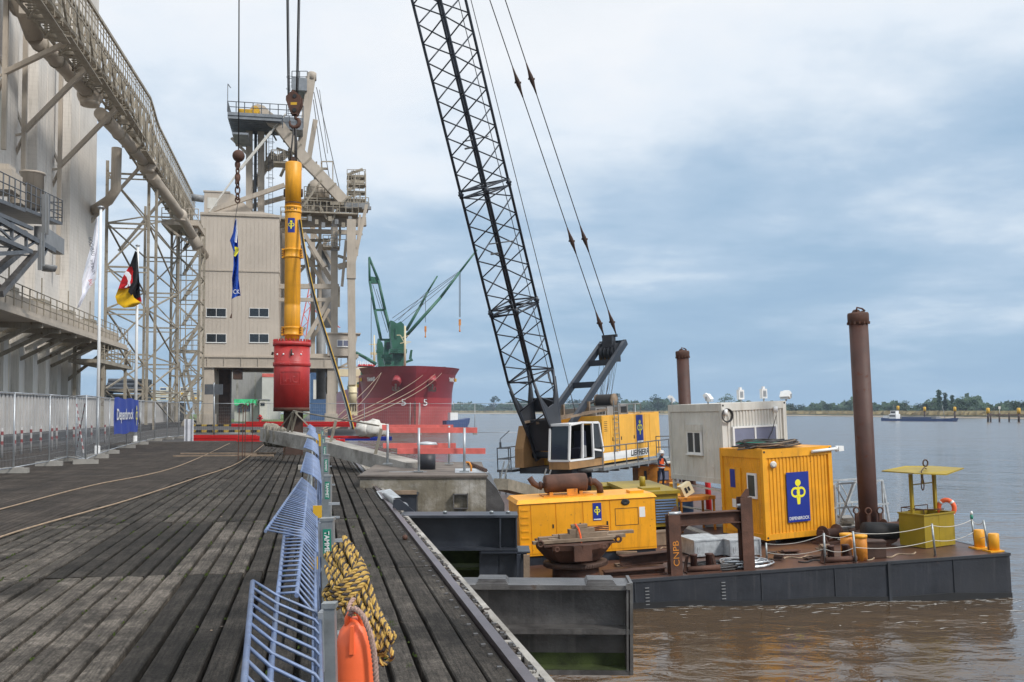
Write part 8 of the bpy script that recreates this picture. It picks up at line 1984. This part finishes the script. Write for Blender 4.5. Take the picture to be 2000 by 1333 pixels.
# galvanised upright frames seen between
b = MB(Q)
for s in (6.4, 9.9, 13.5): b.tube((-.03, s, 0), (-.03, s, 1.05), .009, 8); b.tube((-.03, s, .9), (-.2, s+.3, 0), .012, 6)
b.tube((-.03, 1.9, .05), (-.03, 1.9, 1.0), .012, 8); b.build('support_tubes', M['galv_post'], label='thin grey support tubes behind the blue mesh', cat='tube')
g_ = toq(gz(592, 918)); b = MB(Q); b.bb((g_.x-.13, g_.y, .0), (g_.x+.25, g_.y+.2, .12)); b.build('counter_block', M['concrete_pale'], label='small pale concrete block at the foot of the fence', cat='block')

# ---- coil of yellow and black rope
def rope_mat():
    m = bpy.data.materials.new('rope_yellow_black'); m.use_nodes = True; t = m.node_tree; b = t.nodes['Principled BSDF']; n = t.nodes.new; l = t.links.new
    a = n('ShaderNodeAttribute'); a.attribute_name = 'tone'; r = n('ShaderNodeValToRGB'); r.color_ramp.interpolation = 'CONSTANT'; e = r.color_ramp.elements
    e[0].position = 0; e[0].color = (.50, .32, .07, 1); e[1].position = .5; e[1].color = (.055, .045, .045, 1); x = e.new(.8); x.color = (.40, .25, .07, 1)
    l(a.outputs['Fac'], r.inputs[0])
    tc = n('ShaderNodeTexCoord'); nz = n('ShaderNodeTexNoise'); nz.inputs['Scale'].default_value = 40; l(tc.outputs['Object'], nz.inputs[0])
    mx_ = n('ShaderNodeMix'); mx_.data_type = 'RGBA'; mx_.blend_type = 'MULTIPLY'; mx_.inputs[0].default_value = .6; l(r.outputs[0], mx_.inputs[6]); mr_ = n('ShaderNodeMapRange'); l(nz.outputs[0], mr_.inputs[0]); mr_.inputs[3].default_value = .4; mr_.inputs[4].default_value = 1.5; l(mr_.outputs[0], mx_.inputs[7]); l(mx_.outputs[2], b.inputs['Base Color'])
    n2 = n('ShaderNodeTexNoise'); n2.inputs['Scale'].default_value = 500; l(tc.outputs['Object'], n2.inputs[0]); bp = n('ShaderNodeBump'); bp.inputs['Strength'].default_value = .6; bp.inputs['Distance'].default_value = .002; l(n2.outputs[0], bp.inputs['Height']); l(bp.outputs[0], b.inputs['Normal'])
    b.inputs['Roughness'].default_value = .75; return m
M['rope_yb'] = rope_mat()
def laid_rope(b, pts, r, pitch=.021, three=((0.1), (0.6), (0.9))):
    """three strands laid round the centreline, each strand its own colour"""
    pts = [Vector(p) for p in pts]
    # resample
    out = [pts[0]]; step = pitch/7
    for a, c in zip(pts, pts[1:]):
        n_ = max(1, int((c-a).length/step)); out += [a.lerp(c, (i+1)/n_) for i in range(n_)]
    fr = []; prev = None
    for i, p in enumerate(out):
        d = (out[min(i+1, len(out)-1)]-out[max(i-1, 0)]).normalized()
        x = d.orthogonal().normalized() if prev is None else (prev-d*prev.dot(d)).normalized(); prev = x; fr.append((x, d.cross(x)))
    L_ = 0
    acc = [0]
    for a, c in zip(out, out[1:]): L_ += (c-a).length; acc.append(L_)
    for k in range(3):
        b.t = three[k]; ph = k*2*math.pi/3
        b.poly([p+(fr[i][0]*math.cos(ph+acc[i]/pitch*2*math.pi/1.6)+fr[i][1]*math.sin(ph+acc[i]/pitch*2*math.pi/1.6))*r*.52 for i, p in enumerate(out)], r*.56, 5)
    b.t = 1.0
random.seed(12)
t = thing('rope_coil', 'bundle of yellow and black twisted rope hung over the fence rail', 'rope', at(690, 1300, 2.75))
top0 = at(648, 1078, 3.0); bot0 = at(744, 1288, 2.62); b = MB()
axd = (bot0-top0); axn = axd.normalized(); side_ = Vector((axn.z, 0, -axn.x)).normalized()
if side_.x < 0: side_ = -side_
for k in range(19):
    w0, w1 = random.uniform(-.034, .030), random.uniform(-.036, .036); e0, e1 = random.uniform(-.02, .12), random.uniform(-.04, .10); dy = random.uniform(-.035, .02)
    A, C = top0+axn*e0+side_*w0, bot0-axn*e1*.6+side_*w1*.9
    p_ = []
    for i in range(9): f = i/8; pin = 1+.15*math.sin(math.pi*f); q = A.lerp(C, f); mid = (top0+axd*f); q = mid+(q-mid)*pin; p_.append(q+Vector((0, dy-.03*math.sin(math.pi*f), 0))+side_*.012*math.sin(f*6+k))
    # return strand
    A2, C2 = A+side_*random.uniform(.015, .05), C+side_*random.uniform(.015, .04); p_.append(C+axn*.012+side_*.01)
    for i in range(9): f = 1-i/8; q = A2.lerp(C2, f); mid = top0+axd*f; q = mid+(q-mid)*(1+.12*math.sin(math.pi*f)); p_.append(q+Vector((0, dy+random.uniform(-.02, .01), 0))-side_*.01*math.sin(f*5+k))
    laid_rope(b, smooth(p_, 3), .0060)
for k in range(4):   # wraps round the bundle
    f = .26+.045*k; c = top0+axd*f+Vector((0, -.015, 0)); u_ = side_*.072; v_ = Vector((0, -1, 0))*.05
    laid_rope(b, [c+u_*math.cos(q)+v_*math.sin(q)+axn*.02*math.sin(q) for q in (j*2*math.pi/16 for j in range(17))], .0078)
tail = [top0+Vector((.05, -.03, -.0)), at(690, 1118, 2.95), at(712, 1165, 2.85), at(728, 1210, 2.8), at(735, 1240, 2.75)]; laid_rope(b, smooth(tail, 5), .0078)
b.build('rope_strands', M['rope_yb'], t)
# ---- orange float on its lanyard
pf = at(694, 1215, 2.52); t = thing('float', 'orange plastic float with moulded eye hanging at the bottom of the picture', 'float', pf-Vector((0, 0, .6)))
r_ = 38*2.52/FPX
b = MB(Matrix.Translation((pf.x, pf.y, pf.z))); b.lathe([(.012, .012), (r_*.45, .002), (r_*.8, -.022), (r_*.96, -.055), (r_, -.10), (r_, -.5), (r_*.9, -.56), (r_*.4, -.6), (.01, -.605)], n=32); b.build('shell', M['buoy'], t)
b = MB(Matrix.Translation((pf.x, pf.y, pf.z))); b.poly([(-.018, -.012, -.03), (-.018, -.014, .012), (-.008, -.016, .030), (.008, -.016, .030), (.018, -.014, .012), (.018, -.012, -.03)], .008, 8); b.prism([(-.006, -.07), (.006, -.07), (.004, .0), (-.004, .0)], .02, (0, -r_*.9, 0)); b.build('eye', M['buoy'], t)
dm('lanyard', (.36,.24,.20), .9, var=.3, scale=200, bump=.3)
b = MB(); laid_rope(b, smooth([pf+Vector((-.01, -.02, .02)), pf+Vector((.0, -.03, .04)), pf+Vector((.03, -.05, .02)), pf+Vector((.055, -.055, -.06)), pf+Vector((.065, -.05, -.2)), pf+Vector((.075, -.04, -.4))], 5), .0075); o = b.build('lanyard', M['lanyard'], label='pinkish twisted lanyard running over the orange float', cat='rope')
b = MB(); laid_rope(b, smooth([pf+Vector((-.012, .0, .02)), pf+Vector((-.02, .02, .035)), pf+Vector((-.012, .05, .05))], 5), .006); b.build('lanyard_loop', M['lanyard'], label='short pinkish rope joining the float eye to the fence', cat='rope')

# ================================================================== AIR
hz = MB(); hz.bb((-2600, -12, -5.0), (2600, 2400, 64)); h = hz.build('haze', [bpy.data.materials.new('haze')], kind='stuff', label='thin pale air over the river', cat='haze', origin0=True)
hm = h.data.materials[0]; hm.use_nodes = True; t_ = hm.node_tree; t_.nodes.clear(); o_ = t_.nodes.new('ShaderNodeOutputMaterial'); v_ = t_.nodes.new('ShaderNodeVolumePrincipled')
v_.inputs['Color'].default_value = (.62, .80, 1, 1); v_.inputs['Density'].default_value = .00014; t_.links.new(v_.outputs[0], o_.inputs['Volume'])
# remove leftovers
for o in list(bpy.data.objects):
    if '_w' in o: del o['_w']
